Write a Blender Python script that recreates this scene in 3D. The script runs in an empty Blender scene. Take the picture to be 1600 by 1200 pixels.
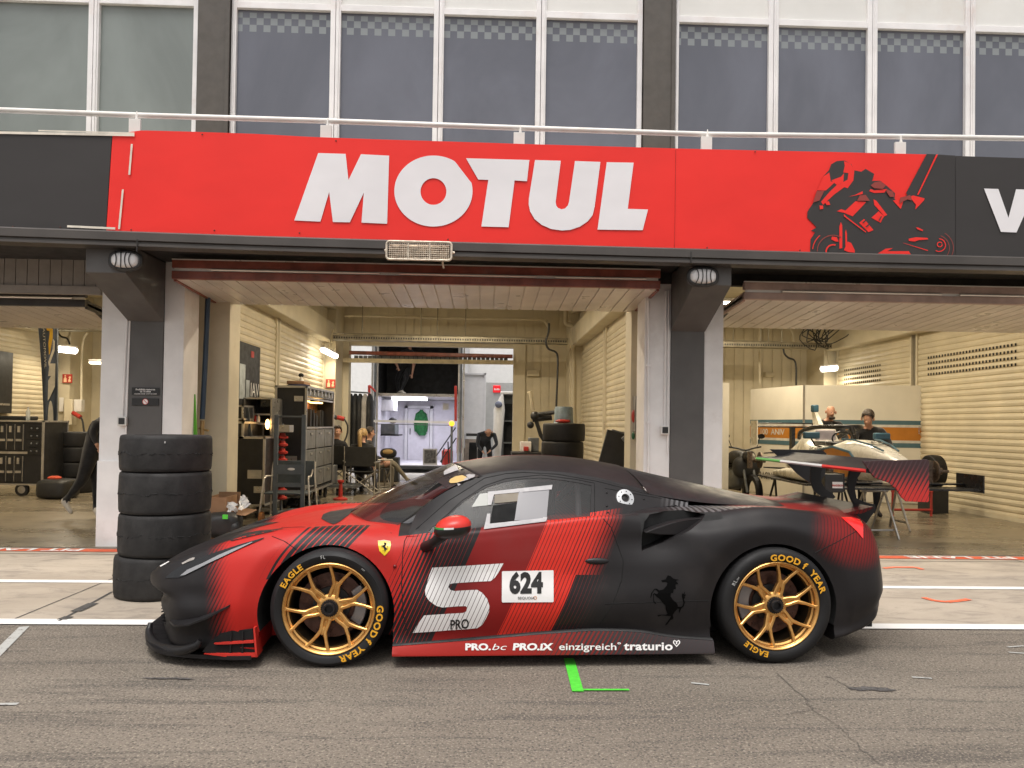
import bpy, bmesh, math, random
from mathutils import Vector, Matrix, noise
from mathutils.bvhtree import BVHTree
from mathutils.geometry import tessellate_polygon
random.seed(7)
SC = bpy.context.scene
COL = SC.collection
R = math.radians
# ------------------------------------------------------------------ camera
F_PX, CX, CY, CAM_H = 1200.0, 800.0, 645.0, 1.41      # focal length and principal point of the 1600 x 1200 photograph
_yaw, _pit, _rol = .0342, .0158, .0143
CF = Vector((math.sin(_yaw)*math.cos(_pit), math.cos(_yaw)*math.cos(_pit), math.sin(_pit)))
_r0 = Vector((math.cos(_yaw), -math.sin(_yaw), 0)); _u0 = _r0.cross(CF)
CR = math.cos(_rol)*_r0 + math.sin(_rol)*_u0
CU = CR.cross(CF)
CP = Vector((0, 0, CAM_H))
cd = bpy.data.cameras.new('camera'); cam = bpy.data.objects.new('camera', cd); COL.objects.link(cam)
cd.sensor_width = 36; cd.lens = 36*F_PX/1600; cd.shift_y = (CY-600)/1600; cd.clip_start = .05; cd.clip_end = 2000
cam.matrix_world = Matrix(((CR.x, CU.x, -CF.x, 0), (CR.y, CU.y, -CF.y, 0), (CR.z, CU.z, -CF.z, CAM_H), (0, 0, 0, 1)))
SC.camera = cam
# ------------------------------------------------------------------ sky, sun, exposure (overcast)
SUN_EL, SUN_AZ = 70, 195
w = bpy.data.worlds.new('World'); SC.world = w; w.use_nodes = True
nt = w.node_tree; nt.nodes.clear()
sky = nt.nodes.new('ShaderNodeTexSky'); sky.sky_type = 'NISHITA'; sky.sun_disc = False
sky.sun_elevation = R(SUN_EL); sky.sun_rotation = R(SUN_AZ); sky.dust_density = 5; sky.ozone_density = .6
hs = nt.nodes.new('ShaderNodeHueSaturation'); hs.inputs['Saturation'].default_value = .12
tint = nt.nodes.new('ShaderNodeMix'); tint.data_type = 'RGBA'; tint.blend_type = 'MULTIPLY'; tint.inputs[0].default_value = 1
tint.inputs[7].default_value = (1, .985, .97, 1)
bg = nt.nodes.new('ShaderNodeBackground'); bg.inputs['Strength'].default_value = .15
out = nt.nodes.new('ShaderNodeOutputWorld')
nt.links.new(sky.outputs[0], hs.inputs['Color']); nt.links.new(hs.outputs[0], tint.inputs[6])
nt.links.new(tint.outputs[2], bg.inputs[0]); nt.links.new(bg.outputs[0], out.inputs[0])
sl = bpy.data.lights.new('sun', 'SUN'); sl.energy = 1.1; sl.angle = R(25); sl.color = (1, .965, .92)
sun = bpy.data.objects.new('sun', sl); COL.objects.link(sun)
sun.rotation_euler = (R(90-SUN_EL), 0, R(180-SUN_AZ))
SC.view_settings.view_transform = 'Standard'; SC.view_settings.look = 'None'
SC.view_settings.exposure = .37; SC.view_settings.gamma = 1
SC.cycles.max_bounces = 7; SC.cycles.diffuse_bounces = 4; SC.cycles.glossy_bounces = 4; SC.cycles.transparent_max_bounces = 12
SC.cycles.sample_clamp_indirect = 6; SC.cycles.use_denoising = True; SC.cycles.caustics_reflective = False; SC.cycles.caustics_refractive = False

def at(px, py, Y):                      # the point of the plane y = Y seen at a pixel of the photograph
    d = CF + CR*((px-CX)/F_PX) - CU*((py-CY)/F_PX)
    return CP + d*(Y/d.y)
def gnd(px, py, z=0.0):
    d = CF + CR*((px-CX)/F_PX) - CU*((py-CY)/F_PX)
    return CP + d*((z-CAM_H)/d.z)
def s2l(c):
    c = c/255
    return c/12.92 if c <= .04045 else ((c+.055)/1.055)**2.4
def rgb(r, g, b): return (s2l(r), s2l(g), s2l(b), 1)
# ------------------------------------------------------------------ node helpers
class V:
    """a float socket with operators, to write node graphs as expressions"""
    nt = None
    def __init__(s, sock): s.s = sock
    def _m(op, *a, clamp=False):
        n = V.nt.nodes.new('ShaderNodeMath'); n.operation = op; n.use_clamp = clamp
        for i, x in enumerate(a):
            if isinstance(x, V): V.nt.links.new(x.s, n.inputs[i])
            else: n.inputs[i].default_value = x
        return V(n.outputs[0])
    def __add__(s, o): return V._m('ADD', s, o)
    __radd__ = __add__
    def __sub__(s, o): return V._m('SUBTRACT', s, o)
    def __rsub__(s, o): return V._m('SUBTRACT', o, s)
    def __mul__(s, o): return V._m('MULTIPLY', s, o)
    __rmul__ = __mul__
    def __truediv__(s, o): return V._m('DIVIDE', s, o)
    def __gt__(s, o): return V._m('GREATER_THAN', s, o)
    def __lt__(s, o): return V._m('LESS_THAN', s, o)
def vmax(a, b): return V._m('MAXIMUM', a, b)
def vmin(a, b): return V._m('MINIMUM', a, b)
def vfrac(a): return V._m('FRACT', a)
def vabs(a): return V._m('ABSOLUTE', a)
def vramp(x, a, b):                     # 0 at a, 1 at b, clamped
    n = V.nt.nodes.new('ShaderNodeMapRange'); n.interpolation_type = 'SMOOTHSTEP'
    V.nt.links.new(x.s, n.inputs[0]); n.inputs[1].default_value = a; n.inputs[2].default_value = b
    if a > b:
        n.inputs[1].default_value = b; n.inputs[2].default_value = a; n.inputs[3].default_value = 1; n.inputs[4].default_value = 0
    return V(n.outputs[0])
def cmix(fac, a, b):
    n = V.nt.nodes.new('ShaderNodeMix'); n.data_type = 'RGBA'
    if isinstance(fac, V): V.nt.links.new(fac.s, n.inputs[0])
    else: n.inputs[0].default_value = fac
    for i, x in ((6, a), (7, b)):
        if isinstance(x, tuple): n.inputs[i].default_value = x
        else: V.nt.links.new(x, n.inputs[i])
    return n.outputs[2]
def coords(kind='Object'):
    t = V.nt.nodes.new('ShaderNodeTexCoord'); return t.outputs[kind]
def sep(sock):
    n = V.nt.nodes.new('ShaderNodeSeparateXYZ'); V.nt.links.new(sock, n.inputs[0])
    return V(n.outputs[0]), V(n.outputs[1]), V(n.outputs[2])
def scaled(sock, x, y, z):
    n = V.nt.nodes.new('ShaderNodeMapping'); V.nt.links.new(sock, n.inputs[0]); n.inputs['Scale'].default_value = (x, y, z)
    return n.outputs[0]
def nz(sock, scale, detail=4, rough=.55, dist=0):
    n = V.nt.nodes.new('ShaderNodeTexNoise'); V.nt.links.new(sock, n.inputs['Vector'])
    n.inputs['Scale'].default_value = scale; n.inputs['Detail'].default_value = detail
    n.inputs['Roughness'].default_value = rough; n.inputs['Distortion'].default_value = dist
    return V(n.outputs[0])
def vor(sock, scale, feature='F1', out_='Distance'):
    n = V.nt.nodes.new('ShaderNodeTexVoronoi'); n.feature = feature; V.nt.links.new(sock, n.inputs['Vector'])
    n.inputs['Scale'].default_value = scale
    return n.outputs[out_]
def bumped(bsdf, h, dist=.01, strength=.5):
    b = V.nt.nodes.new('ShaderNodeBump'); b.inputs['Strength'].default_value = strength; b.inputs['Distance'].default_value = dist
    V.nt.links.new(h.s, b.inputs['Height']); V.nt.links.new(b.outputs[0], bsdf.inputs['Normal'])
def begin(name):
    m = bpy.data.materials.new(name); m.use_nodes = True; V.nt = m.node_tree
    return m, m.node_tree.nodes['Principled BSDF']
def link(a, b): V.nt.links.new(a.s if isinstance(a, V) else a, b)
MATS = {}
def M(name, col=None, rough=.6, metal=0, var=.12, scale=6, bump=0, bscale=60, spec=.5, dirt=None, coat=0, emit=0, rvar=.1, sheen=0):
    """a procedural surface: base colour broken by noise, uneven roughness, optional grain and dirt"""
    if name in MATS: return MATS[name]
    m, b = begin(name); o = coords()
    n = nz(o, scale, 5)
    dark = tuple(c*(1-var*1.3) for c in col[:3])+(1,); light = tuple(min(1, c*(1+var)) for c in col[:3])+(1,)
    c = cmix(vramp(n, .3, .7), dark, light)
    if dirt:
        c = cmix(vramp(nz(o, scale*.45, 7, .7), .52, .78)*dirt[1], c, dirt[0])
    link(c, b.inputs['Base Color'])
    link(vramp(nz(o, scale*1.7, 3), .2, .8)*rvar*2+(rough-rvar), b.inputs['Roughness'])
    b.inputs['Metallic'].default_value = metal; b.inputs['Specular IOR Level'].default_value = spec
    b.inputs['Coat Weight'].default_value = coat; b.inputs['Coat Roughness'].default_value = .1
    if sheen: b.inputs['Sheen Weight'].default_value = sheen
    if bump: bumped(b, nz(o, bscale, 4), .004, bump)
    if emit: link(c, b.inputs['Emission Color']); b.inputs['Emission Strength'].default_value = emit
    MATS[name] = m
    return m
# ------------------------------------------------------------------ mesh builder
WM = {}
class MB:
    def __init__(s): s.v = []; s.f = []; s.m = []; s.mi = 0
    def add(s, vs, fs):
        o = len(s.v); s.v += [Vector(v) for v in vs]; s.f += [tuple(i+o for i in f) for f in fs]; s.m += [s.mi]*len(fs); return s
    def box(s, x0, x1, y0, y1, z0, z1, rot=0, piv=None):
        vs = [Vector((x, y, z)) for z in (z0, z1) for y in (y0, y1) for x in (x0, x1)]
        if rot:
            p = Vector(piv) if piv else Vector(((x0+x1)/2, (y0+y1)/2, (z0+z1)/2)); m = rot if not isinstance(rot, (int, float)) else Matrix.Rotation(rot, 3, 'Z')
            vs = [m @ (v-p)+p for v in vs]
        return s.add(vs, [(0, 2, 3, 1), (4, 5, 7, 6), (0, 1, 5, 4), (2, 6, 7, 3), (0, 4, 6, 2), (1, 3, 7, 5)])
    def quad(s, a, b, c, d): return s.add([a, b, c, d], [(0, 1, 2, 3)])
    def bar(s, a, b, wx, wz, up=(0, 0, 1)):
        a, b = Vector(a), Vector(b); d = (b-a).normalized(); up = Vector(up)
        if abs(d.dot(up)) > .97: up = Vector((0, 1, 0))
        x = d.cross(up).normalized()*wx/2; z = x.cross(d).normalized()*wz/2
        return s.add([a-x-z, a+x-z, a+x+z, a-x+z, b-x-z, b+x-z, b+x+z, b-x+z], [(0, 1, 2, 3), (7, 6, 5, 4), (0, 4, 5, 1), (1, 5, 6, 2), (2, 6, 7, 3), (3, 7, 4, 0)])
    def tube(s, pts, r, n=10, cap=True, closed=False):
        pts = [Vector(p) for p in pts]; k = len(pts); rs = r if isinstance(r, (list, tuple)) else [r]*k
        t = [((pts[(i+1) % k] if (closed or i < k-1) else pts[i])-(pts[i-1] if (closed or i > 0) else pts[i])).normalized() for i in range(k)]
        ref = Vector((0, 0, 1)) if abs(t[0].z) < .9 else Vector((1, 0, 0)); x = t[0].cross(ref).normalized(); rings = []
        for i in range(k):
            x = (x-t[i]*x.dot(t[i])).normalized(); y = t[i].cross(x)
            rings.append([pts[i]+(x*math.cos(2*math.pi*j/n)+y*math.sin(2*math.pi*j/n))*rs[i] for j in range(n)])
        return s.loft(rings, cap=cap and not closed, wrap=closed)
    def loft(s, rings, cap=True, wrap=False, closed=True):
        n = len(rings[0]); k = len(rings); vs = [p for r_ in rings for p in r_]; fs = []
        for i in range(k if wrap else k-1):
            for j in range(n if closed else n-1):
                a, b = i*n+j, i*n+(j+1) % n; i2 = (i+1) % k; fs.append((a, b, i2*n+(j+1) % n, i2*n+j))
        if cap: fs += [tuple(range(n-1, -1, -1)), tuple((k-1)*n+j for j in range(n))]
        return s.add(vs, fs)
    def lathe(s, prof, c=(0, 0, 0), axis='Z', n=32, closed=False):
        """prof: (radius, height) pairs"""
        c = Vector(c); rings = []
        for r, h in prof:
            ring = []
            for j in range(n):
                a = 2*math.pi*j/n; p = (r*math.cos(a), r*math.sin(a))
                ring.append(c+(Vector((p[0], p[1], h)) if axis == 'Z' else Vector((p[0], h, p[1])) if axis == 'Y' else Vector((h, p[0], p[1]))))
            rings.append(ring)
        return s.loft(rings, cap=not closed, wrap=closed)
    def ball(s, c, r, n=12, k=8):
        c = Vector(c); r = Vector(r) if not isinstance(r, (int, float)) else Vector((r, r, r)); rings = []
        for i in range(1, k):
            a = math.pi*i/k; rings.append([c+Vector((r.x*math.sin(a)*math.cos(2*math.pi*j/n), r.y*math.sin(a)*math.sin(2*math.pi*j/n), -r.z*math.cos(a))) for j in range(n)])
        o = len(s.v); s.loft(rings, cap=False)
        s.v += [c+Vector((0, 0, -r.z)), c+Vector((0, 0, r.z))]; a, b = len(s.v)-2, len(s.v)-1
        for j in range(n):
            s.f.append((a, o+(j+1) % n, o+j)); s.f.append((b, o+(k-2)*n+j, o+(k-2)*n+(j+1) % n)); s.m += [s.mi]*2
        return s
    def poly(s, loops, fn):
        """filled 2-D polygon with holes; fn maps (u, v) to a point"""
        if not isinstance(loops[0][0], (list, tuple, Vector)): loops = [loops]
        tri = tessellate_polygon([[Vector((p[0], p[1], 0)) for p in l] for l in loops]); flat = [p for l in loops for p in l]
        return s.add([fn(p[0], p[1]) for p in flat], [tuple(t) for t in tri])
    def prism(s, loop, fn0, fn1):
        n = len(loop); s.add([fn0(*p) for p in loop]+[fn1(*p) for p in loop], [tuple(range(n-1, -1, -1)), tuple(range(n, 2*n))]+[(i, (i+1) % n, n+(i+1) % n, n+i) for i in range(n)])
        return s
    def xf(s, m):
        s.v = [m @ v for v in s.v]; return s
    def join(s, o, m=None):
        k = len(s.v); s.v += [(m @ v if m else v.copy()) for v in o.v]; s.f += [tuple(i+k for i in f) for f in o.f]; s.m += [a+s.mi for a in o.m]; return s
def _mesh(name, mb, mats, ang=35, recalc=True):
    me = bpy.data.meshes.new(name); me.from_pydata([tuple(v) for v in mb.v], [], mb.f)
    for m in (mats if isinstance(mats, (list, tuple)) else [mats]): me.materials.append(m)
    if max(mb.m, default=0) > 0: me.polygons.foreach_set('material_index', mb.m)
    if recalc:
        bm = bmesh.new(); bm.from_mesh(me); bmesh.ops.recalc_face_normals(bm, faces=bm.faces); bm.to_mesh(me); bm.free()
    if ang is not None:
        me.shade_smooth(); me.set_sharp_from_angle(angle=R(ang))
    me.update(); return me
def _tag(o, label, cat, group, kind):
    if label: o['label'] = label
    if cat: o['category'] = cat
    if group: o['group'] = group
    if kind: o['kind'] = kind
def thing(name, label, cat, loc=(0, 0, 0), rz=0, group=None):
    o = bpy.data.objects.new(name, None); o.empty_display_size = .2; COL.objects.link(o)
    o.location = loc; o.rotation_euler = (0, 0, rz); _tag(o, label, cat, group, None)
    WM[o.name] = Matrix.Translation(Vector(loc)) @ Matrix.Rotation(rz, 4, 'Z')
    return o
def part(name, mb, mat, parent, world=True, bevel=0, ang=35, label=None, kind=None, seg=2):
    """one mesh object under its thing; world=True: the builder's vertices are world coordinates"""
    W = WM[parent.name]
    if world:
        inv = W.inverted(); mb.v = [inv @ v for v in mb.v]
    o = bpy.data.objects.new(name, _mesh(name, mb, mat, ang)); COL.objects.link(o); o.parent = parent; WM[o.name] = W
    if bevel: _bev(o, bevel, seg)
    if label: o['label'] = label
    if kind: o['kind'] = kind
    return o
def _bev(o, w_, seg=2):
    b = o.modifiers.new('bevel', 'BEVEL'); b.width = w_; b.segments = seg; b.limit_method = 'ANGLE'; b.angle_limit = R(40); b.harden_normals = False
def solo(name, mb, mat, label=None, cat=None, group=None, kind=None, bevel=0, ang=35):
    """a thing that is one mesh"""
    lo = Vector([min(v[i] for v in mb.v) for i in range(3)]); hi = Vector([max(v[i] for v in mb.v) for i in range(3)])
    c = Vector(((lo.x+hi.x)/2, (lo.y+hi.y)/2, lo.z)); mb.v = [v-c for v in mb.v]
    o = bpy.data.objects.new(name, _mesh(name, mb, mat, ang)); COL.objects.link(o); o.location = c
    _tag(o, label, cat, group, kind); WM[o.name] = Matrix.Translation(c)
    if bevel: _bev(o, bevel)
    return o
def copy_thing(o, loc, rz=0, label=None, parent=None):
    c = o.copy(); COL.objects.link(c)
    if parent is None:
        c.location = loc; c.rotation_euler = (0, 0, rz); WM[c.name] = Matrix.Translation(Vector(loc)) @ Matrix.Rotation(rz, 4, 'Z')
        if label: c['label'] = label
    else: c.parent = parent; WM[c.name] = WM[parent.name]
    for k in [k for k in bpy.data.objects if k.parent == o]: copy_thing(k, None, parent=c)
    return c
def text2d(s, size=1, bold=0, shear=0, align='CENTER', space=1, sx=1):
    """outline of a word as flat (verts, faces), baseline at 0"""
    cu = bpy.data.curves.new('t', 'FONT'); cu.body = s; cu.size = size; cu.offset = bold; cu.shear = shear; cu.align_x = align
    cu.space_character = space; cu.resolution_u = 3; cu.fill_mode = 'FRONT' if hasattr(cu, 'fill_mode') else cu.fill_mode
    o = bpy.data.objects.new('t', cu); COL.objects.link(o); bpy.context.view_layer.update()
    me = o.evaluated_get(bpy.context.evaluated_depsgraph_get()).to_mesh()
    vs = [(v.co.x*sx, v.co.y) for v in me.vertices]; fs = [tuple(p.vertices) for p in me.polygons]
    bpy.data.objects.remove(o); bpy.data.curves.remove(cu)
    return vs, fs
def add_text(mb, s, fn, **k):
    vs, fs = text2d(s, **k); return mb.add([fn(x, y) for x, y in vs], fs)
# ================================================================== SETTING: ground
def mat_asphalt():
    m, b = begin('asphalt'); o = coords(); x, y, z = sep(o)
    big = nz(scaled(o, .35, 1.1, 1), 1.0, 6, .6); streak = nz(scaled(o, .5, 5, 1), 1.6, 6, .65, .4)
    grain = nz(o, 75, 4, .8); stone = V(vor(o, 60)); pit = nz(o, 38, 3, .6)
    base = cmix(vramp(big, .3, .7), (.14, .118, .096, 1), (.205, .175, .142, 1))
    base = cmix(vramp(streak, .50, .66)*.6, base, (.07, .062, .056, 1))
    wob = nz(scaled(o, .25, .25, 1), 1.0, 3)*.5; mk = None
    for y0_, w0_, k0_ in ((gnd(400, 1160).y, .05, .7), (gnd(800, 1122).y, .035, .4), (gnd(500, 1095).y, .03, .4), (gnd(800, 1180).y, .04, .4)):
        e = vramp(vabs(y+wob*.3-.075-y0_), w0_*1.5, 0)*vramp(nz(scaled(o, .8, 4, 1), 1.7, 6, .7), .42, .62)*k0_; mk = e if mk is None else vmax(mk, e)
    base = cmix(mk, base, (.055, .05, .049, 1))
    base = cmix(vramp(grain, .5, .68)*.9, base, (.44, .38, .30, 1))
    base = cmix(vramp(stone, .45, .12)*.75, base, (.045, .04, .038, 1))
    base = cmix(vramp(pit, .6, .8)*.6, base, (.05, .045, .045, 1))
    link(base, b.inputs['Base Color']); b.inputs['Roughness'].default_value = .82; b.inputs['Specular IOR Level'].default_value = .35
    bumped(b, grain*.6+stone*.8+pit*.5, .006, .8); return m
def mat_concrete(name, c0, c1, dark, rough=.8, gloss=0):
    m, b = begin(name); o = coords()
    big = nz(scaled(o, .5, 1, 1), .9, 8, .65, .3); fine = nz(o, 60, 4, .7); st = nz(scaled(o, .8, 1.9, 1), 2.6, 8, .72, 1.2)
    c = cmix(vramp(big, .32, .68), c0, c1); c = cmix(vramp(st, .46, .68)*.6, c, dark); c = cmix(vramp(fine, .5, .8)*.25, c, dark)
    link(c, b.inputs['Base Color']); link(vramp(big, .2, .8)*.15+(rough-.07), b.inputs['Roughness'])
    bumped(b, fine+st*.6, .004, .35*(1-gloss)+.03); return m
A_EDGE, G_EDGE = 5.42, 8.55
mb = MB(); mb.quad((-300, -200, 0), (300, -200, 0), (300, 400, 0), (-300, 400, 0)); solo('pit_lane', mb, mat_asphalt(), kind='structure', ang=None)
CONC = mat_concrete('apron_concrete', (.34, .285, .225, 1), (.47, .40, .32, 1), (.19, .162, .137, 1))
mb = MB(); mb.quad((-60, A_EDGE, .004), (60, A_EDGE, .004), (60, G_EDGE-.0, .004), (-60, G_EDGE, .004)); solo('concrete_apron', mb, CONC, kind='structure', ang=None)
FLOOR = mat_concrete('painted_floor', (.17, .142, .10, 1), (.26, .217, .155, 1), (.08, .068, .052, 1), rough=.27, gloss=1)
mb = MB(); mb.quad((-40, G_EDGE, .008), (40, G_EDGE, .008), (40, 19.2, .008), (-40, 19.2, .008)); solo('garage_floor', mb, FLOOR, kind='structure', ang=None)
YARD = mat_concrete('yard_concrete', (.38, .37, .36, 1), (.5, .49, .47, 1), (.25, .24, .23, 1))
mb = MB(); mb.quad((-40, 19.2, .004), (40, 19.2, .004), (40, 60, .004), (-40, 60, .004)); solo('paddock_yard', mb, YARD, kind='structure', ang=None)
def mat_paint(name, col, under, wear=.5):
    m, b = begin(name); o = coords(); n = nz(o, 24, 6, .75); n2 = nz(scaled(o, .6, 3, 1), 5, 4)
    link(cmix(vramp(n+n2*.4, .78+.25*(1-wear), .70+.25*(1-wear)), under, col), b.inputs['Base Color'])
    b.inputs['Roughness'].default_value = .7; bumped(b, n, .002, .4); return m
WPAINT = mat_paint('white_line_paint', (.78, .76, .73, 1), (.3, .27, .24, 1), .35)
OPAINT = mat_paint('orange_line_paint', (.62, .10, .035, 1), (.4, .2, .12, 1), .3)
mb = MB()
for y0, y1 in ((5.36, 5.50), (6.72, 6.83)): mb.quad((-30, y0, .008), (30, y0, .008), (30, y1, .008), (-30, y1, .008))
solo('pit_line', mb, WPAINT, kind='structure', ang=None)
mb = MB(); mb.quad((-30, 8.28, .009), (30, 8.28, .009), (30, 8.46, .009), (-30, 8.46, .009)); solo('garage_threshold_stripe', mb, OPAINT, kind='structure', ang=None)
LETTER = M('lettering_white', (.8, .78, .76, 1), .6, var=.04)
mb = MB()
for cx in (gnd(1510, 875).x, gnd(1510, 875).x-12.14, gnd(35, 861).x):
    add_text(mb, 'PIT LANE', lambda u, v, c=cx: Vector((c-u, 8.44-v, .0125)), size=.2, bold=.006, sx=1.5 if cx == cx else 1)
solo('pit_lane_lettering', mb, LETTER, kind='structure', ang=None)
# worn edge band between the apron and the garage floor, expansion joints, patched joints
JOINT = M('joint_filler', (.07, .065, .06, 1), .85, var=.3, scale=20)
mb = MB(); mb.quad((-40, 8.13, .0075), (40, 8.13, .0075), (40, 8.145, .0075), (-40, 8.145, .0075)); mb.quad((-40, 8.50, .0105), (40, 8.50, .0105), (40, 8.515, .0105), (-40, 8.515, .0105))
for i in range(-6, 8):
    X = gnd(150, 915).x+i*3.035
    mb.quad((X, A_EDGE+.09, .0065), (X+.012, A_EDGE+.09, .0065), (X+.012, 8.28, .0065), (X, 8.28, .0065))
a, b_ = gnd(92, 972), gnd(175, 926)
def strip(mb, p, q, w_, z):
    p = Vector((p[0], p[1], z)); q = Vector((q[0], q[1], z)); d = (q-p).normalized(); n_ = Vector((-d.y, d.x, 0))*w_/2
    mb.quad(p-n_, q-n_, q+n_, p+n_)
strip(mb, a, b_, .02, .0085); strip(mb, gnd(96, 970), gnd(108, 965), .07, .0095); strip(mb, gnd(118, 957), gnd(146, 944), .08, .0095)
solo('expansion_joint', mb, JOINT, kind='structure', ang=None)
# hairline cracks and rubbery patches in the lane
CRACK = M('dark_crack', (.10, .088, .077, 1), .9, var=.3, scale=30)  # dark tone of the cracks themselves
mb = MB(); random.seed(3)
def crack(pts, w_):
    for (a0, b0), (a1, b1) in zip(pts, pts[1:]):
        n_ = 7; prev = None
        for i in range(n_+1):
            t = i/n_; p = gnd(a0+(a1-a0)*t+random.uniform(-3, 3), b0+(b1-b0)*t+random.uniform(-1.5, 1.5))
            if prev: strip(mb, prev, p, w_*random.uniform(.5, 1.4), .0045)
            prev = p
crack([(1215, 1052), (1262, 1098), (1270, 1110), (1315, 1140), (1345, 1170), (1380, 1198)], .0035); crack([(1270, 1110), (1225, 1118)], .004); crack([(1290, 1058), (1330, 1075)], .006)
solo('lane_crack', mb, CRACK, kind='structure', ang=None)
PATCH = M('tar_patch', (.09, .082, .078, 1), .8, var=.4, scale=40, bump=.6, bscale=90)
mb = MB()
def blob(mb, cx, cy, rx, ry, z, n_=26, seed=0, fn=None):
    random.seed(seed); pts = []
    for j in range(n_):
        a_ = 2*math.pi*j/n_; k = random.uniform(.6, 1.15); pts.append((cx+rx*k*math.cos(a_), cy+ry*k*math.sin(a_)))
    mb.add([(p[0], p[1], z) for p in pts]+[(cx, cy, z)], [(j, (j+1) % n_, n_) for j in range(n_)])
for px, py, rx, ry, sd in ((1355, 1077, .12, .035, 1), (1384, 1079, .05, .03, 2), (256, 1061, .13, .012, 3), (290, 1062, .05, .014, 4)):
    g = gnd(px, py); blob(mb, g.x, g.y, rx, ry, .0045+.0004*sd, seed=sd)
solo('tar_patch', mb, PATCH, kind='structure', ang=None)
WORN = mat_paint('worn_white_paint', (.42, .42, .40, 1), (.16, .145, .13, 1), .8)
mb = MB(); strip(mb, gnd(38, 980), gnd(-60, 1078), .06, .005); strip(mb, gnd(-20, 1102), gnd(28, 1101), .03, .005)
for (p, q) in (((1575, 1012), (1600, 1010)), ((1576, 1020), (1602, 1022)), ((1425, 1059), (1456, 1061)), ((1080, 1068), (1108, 1071))): strip(mb, gnd(*p), gnd(*q), .02, .005)
solo('worn_lane_marking', mb, WORN, kind='structure', ang=None)
SPRAY = mat_paint('fluorescent_orange_spray', (.85, .16, .07, 1), (.34, .29, .25, 1), .35)
mb = MB()
def stroke(mb, pts, w_, z):
    for p, q in zip(pts, pts[1:]): strip(mb, gnd(*p), gnd(*q), w_, z); z += .0004
stroke(mb, [(1381, 889), (1395, 887.5), (1430, 887.5), (1442, 891)], .05, .009); stroke(mb, [(1443, 935), (1460, 940), (1480, 942), (1500, 940), (1514, 938)], .055, .009)
solo('orange_spray_mark', mb, SPRAY, kind='structure', ang=None)
GTAPE = M('green_tape', (.09, .62, .05, 1), .5, var=.08, scale=30)
mb = MB(); strip(mb, gnd(889, 1030), gnd(903, 1082), .062, .0065); strip(mb, gnd(899, 1079.5), gnd(983, 1079.5), .022, .0075)
solo('floor_tape', mb, GTAPE, 'bright green tape stuck in an L shape on the asphalt below the car', 'tape', ang=None)

# ================================================================== BUILDING
FY = 8.65; BY = 7.60; UY = 10.6; BK = 19.0           # facade plane, banner plane, upper windows, garage back wall
XP = [2.26+6.07*i for i in range(-4, 4)]              # the dividing walls
WHITE = M('white_render', (.82, .80, .79, 1), .7, var=.06, scale=2.5, bump=.12, bscale=120, dirt=((.42, .34, .28, 1), .35))
PGREY = M('grey_pillar_paint', (.105, .10, .097, 1), .6, var=.08, scale=3, bump=.15, bscale=90)
BRONZE = M('brown_grey_sheet', (.075, .066, .06, 1), .42, var=.12, scale=2, metal=.2)
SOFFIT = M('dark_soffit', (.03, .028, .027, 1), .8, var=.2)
CREAM = M('cream_wall_paint', (.64, .575, .43, 1), .6, var=.07, scale=1.6, bump=.1, bscale=50, dirt=((.42, .34, .2, 1), .45))
bld = thing('pit_building', 'long pit garage building with white framed upper windows, grey pillars and cream painted garages', 'building', (0, FY, 0))
def bp(name, mb, mat, **k): return part(name, mb, mat, bld, **k)
for i, xp in enumerate(XP):
    if not (-12 < xp < 12): continue
    PL, PO = ((-.13, .2475), (-.335, .54)) if i < 3 else ((-.165, .216), (-.465, .437))
    bp('pillar', MB().box(xp+PL[0], xp+PL[1], FY, FY+.5, 0, 3.25), PGREY, bevel=.004)
    m_ = MB(); yf = 7.72; z0 = 2.86; z1 = 2.5; x0, x1 = xp+PL[0]-.006, xp+PL[1]+.006     # corbel: a wedge that carries the overhang
    m_.add([(x0, yf, 3.16), (x1, yf, 3.16), (x1, yf, z0), (x0, yf, z0), (x0, FY-.003, 3.16), (x1, FY-.003, 3.16), (x1, FY-.003, z1), (x0, FY-.003, z1)],
           [(0, 1, 2, 3), (4, 7, 6, 5), (0, 3, 7, 4), (1, 5, 6, 2), (3, 2, 6, 7), (0, 4, 5, 1)])
    bp('corbel', m_, PGREY, bevel=.006)
    for a0, a1 in ((PO[0], PL[0]-.003), (PL[1]+.003, PO[1])):
        a0 += xp; a1 += xp
        m_ = MB().box(a0, a1, FY+.012, FY+.45, 0, 3.25); m_.box(a0-.0+(.0 if a0 < xp else .0), a1, FY-.02, FY+.012, 0, .95 if abs(xp+3.81) < .1 and a0 < xp else .35)
        bp('door_post', m_, WHITE, bevel=.004)
    # dividing wall: pilasters front and back; roller shutters close the rest
    bp('pilaster', MB().box(xp-.47, xp+.68, FY+.8, FY+1.2, 0, 4.05), CREAM, bevel=.008); bp('pilaster', MB().box(xp-.3, xp+.3, 18.0, BK, 0, 4.05), CREAM, bevel=.008)
    bp('dividing_wall', MB().box(xp-.07, xp+.07, FY+1.2, 10.25, 0, 4.05), CREAM); bp('dividing_wall', MB().box(xp-.2, xp+.2, FY+.5, FY+.8, 0, 4.05), CREAM)
    m_ = MB(); m_.box(xp-.26, xp+.26, 10.25, 18.0, 3.28, 3.72); m_.box(xp-.1, xp+.1, 10.25, 18.0, 3.72, 4.05)
    bp('shutter_box', m_, CREAM, bevel=.02)
    bp('ceiling_beam', MB().box(xp-.3, xp+.3, FY+.5, BK, 4.05, 4.35), CREAM)
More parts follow.
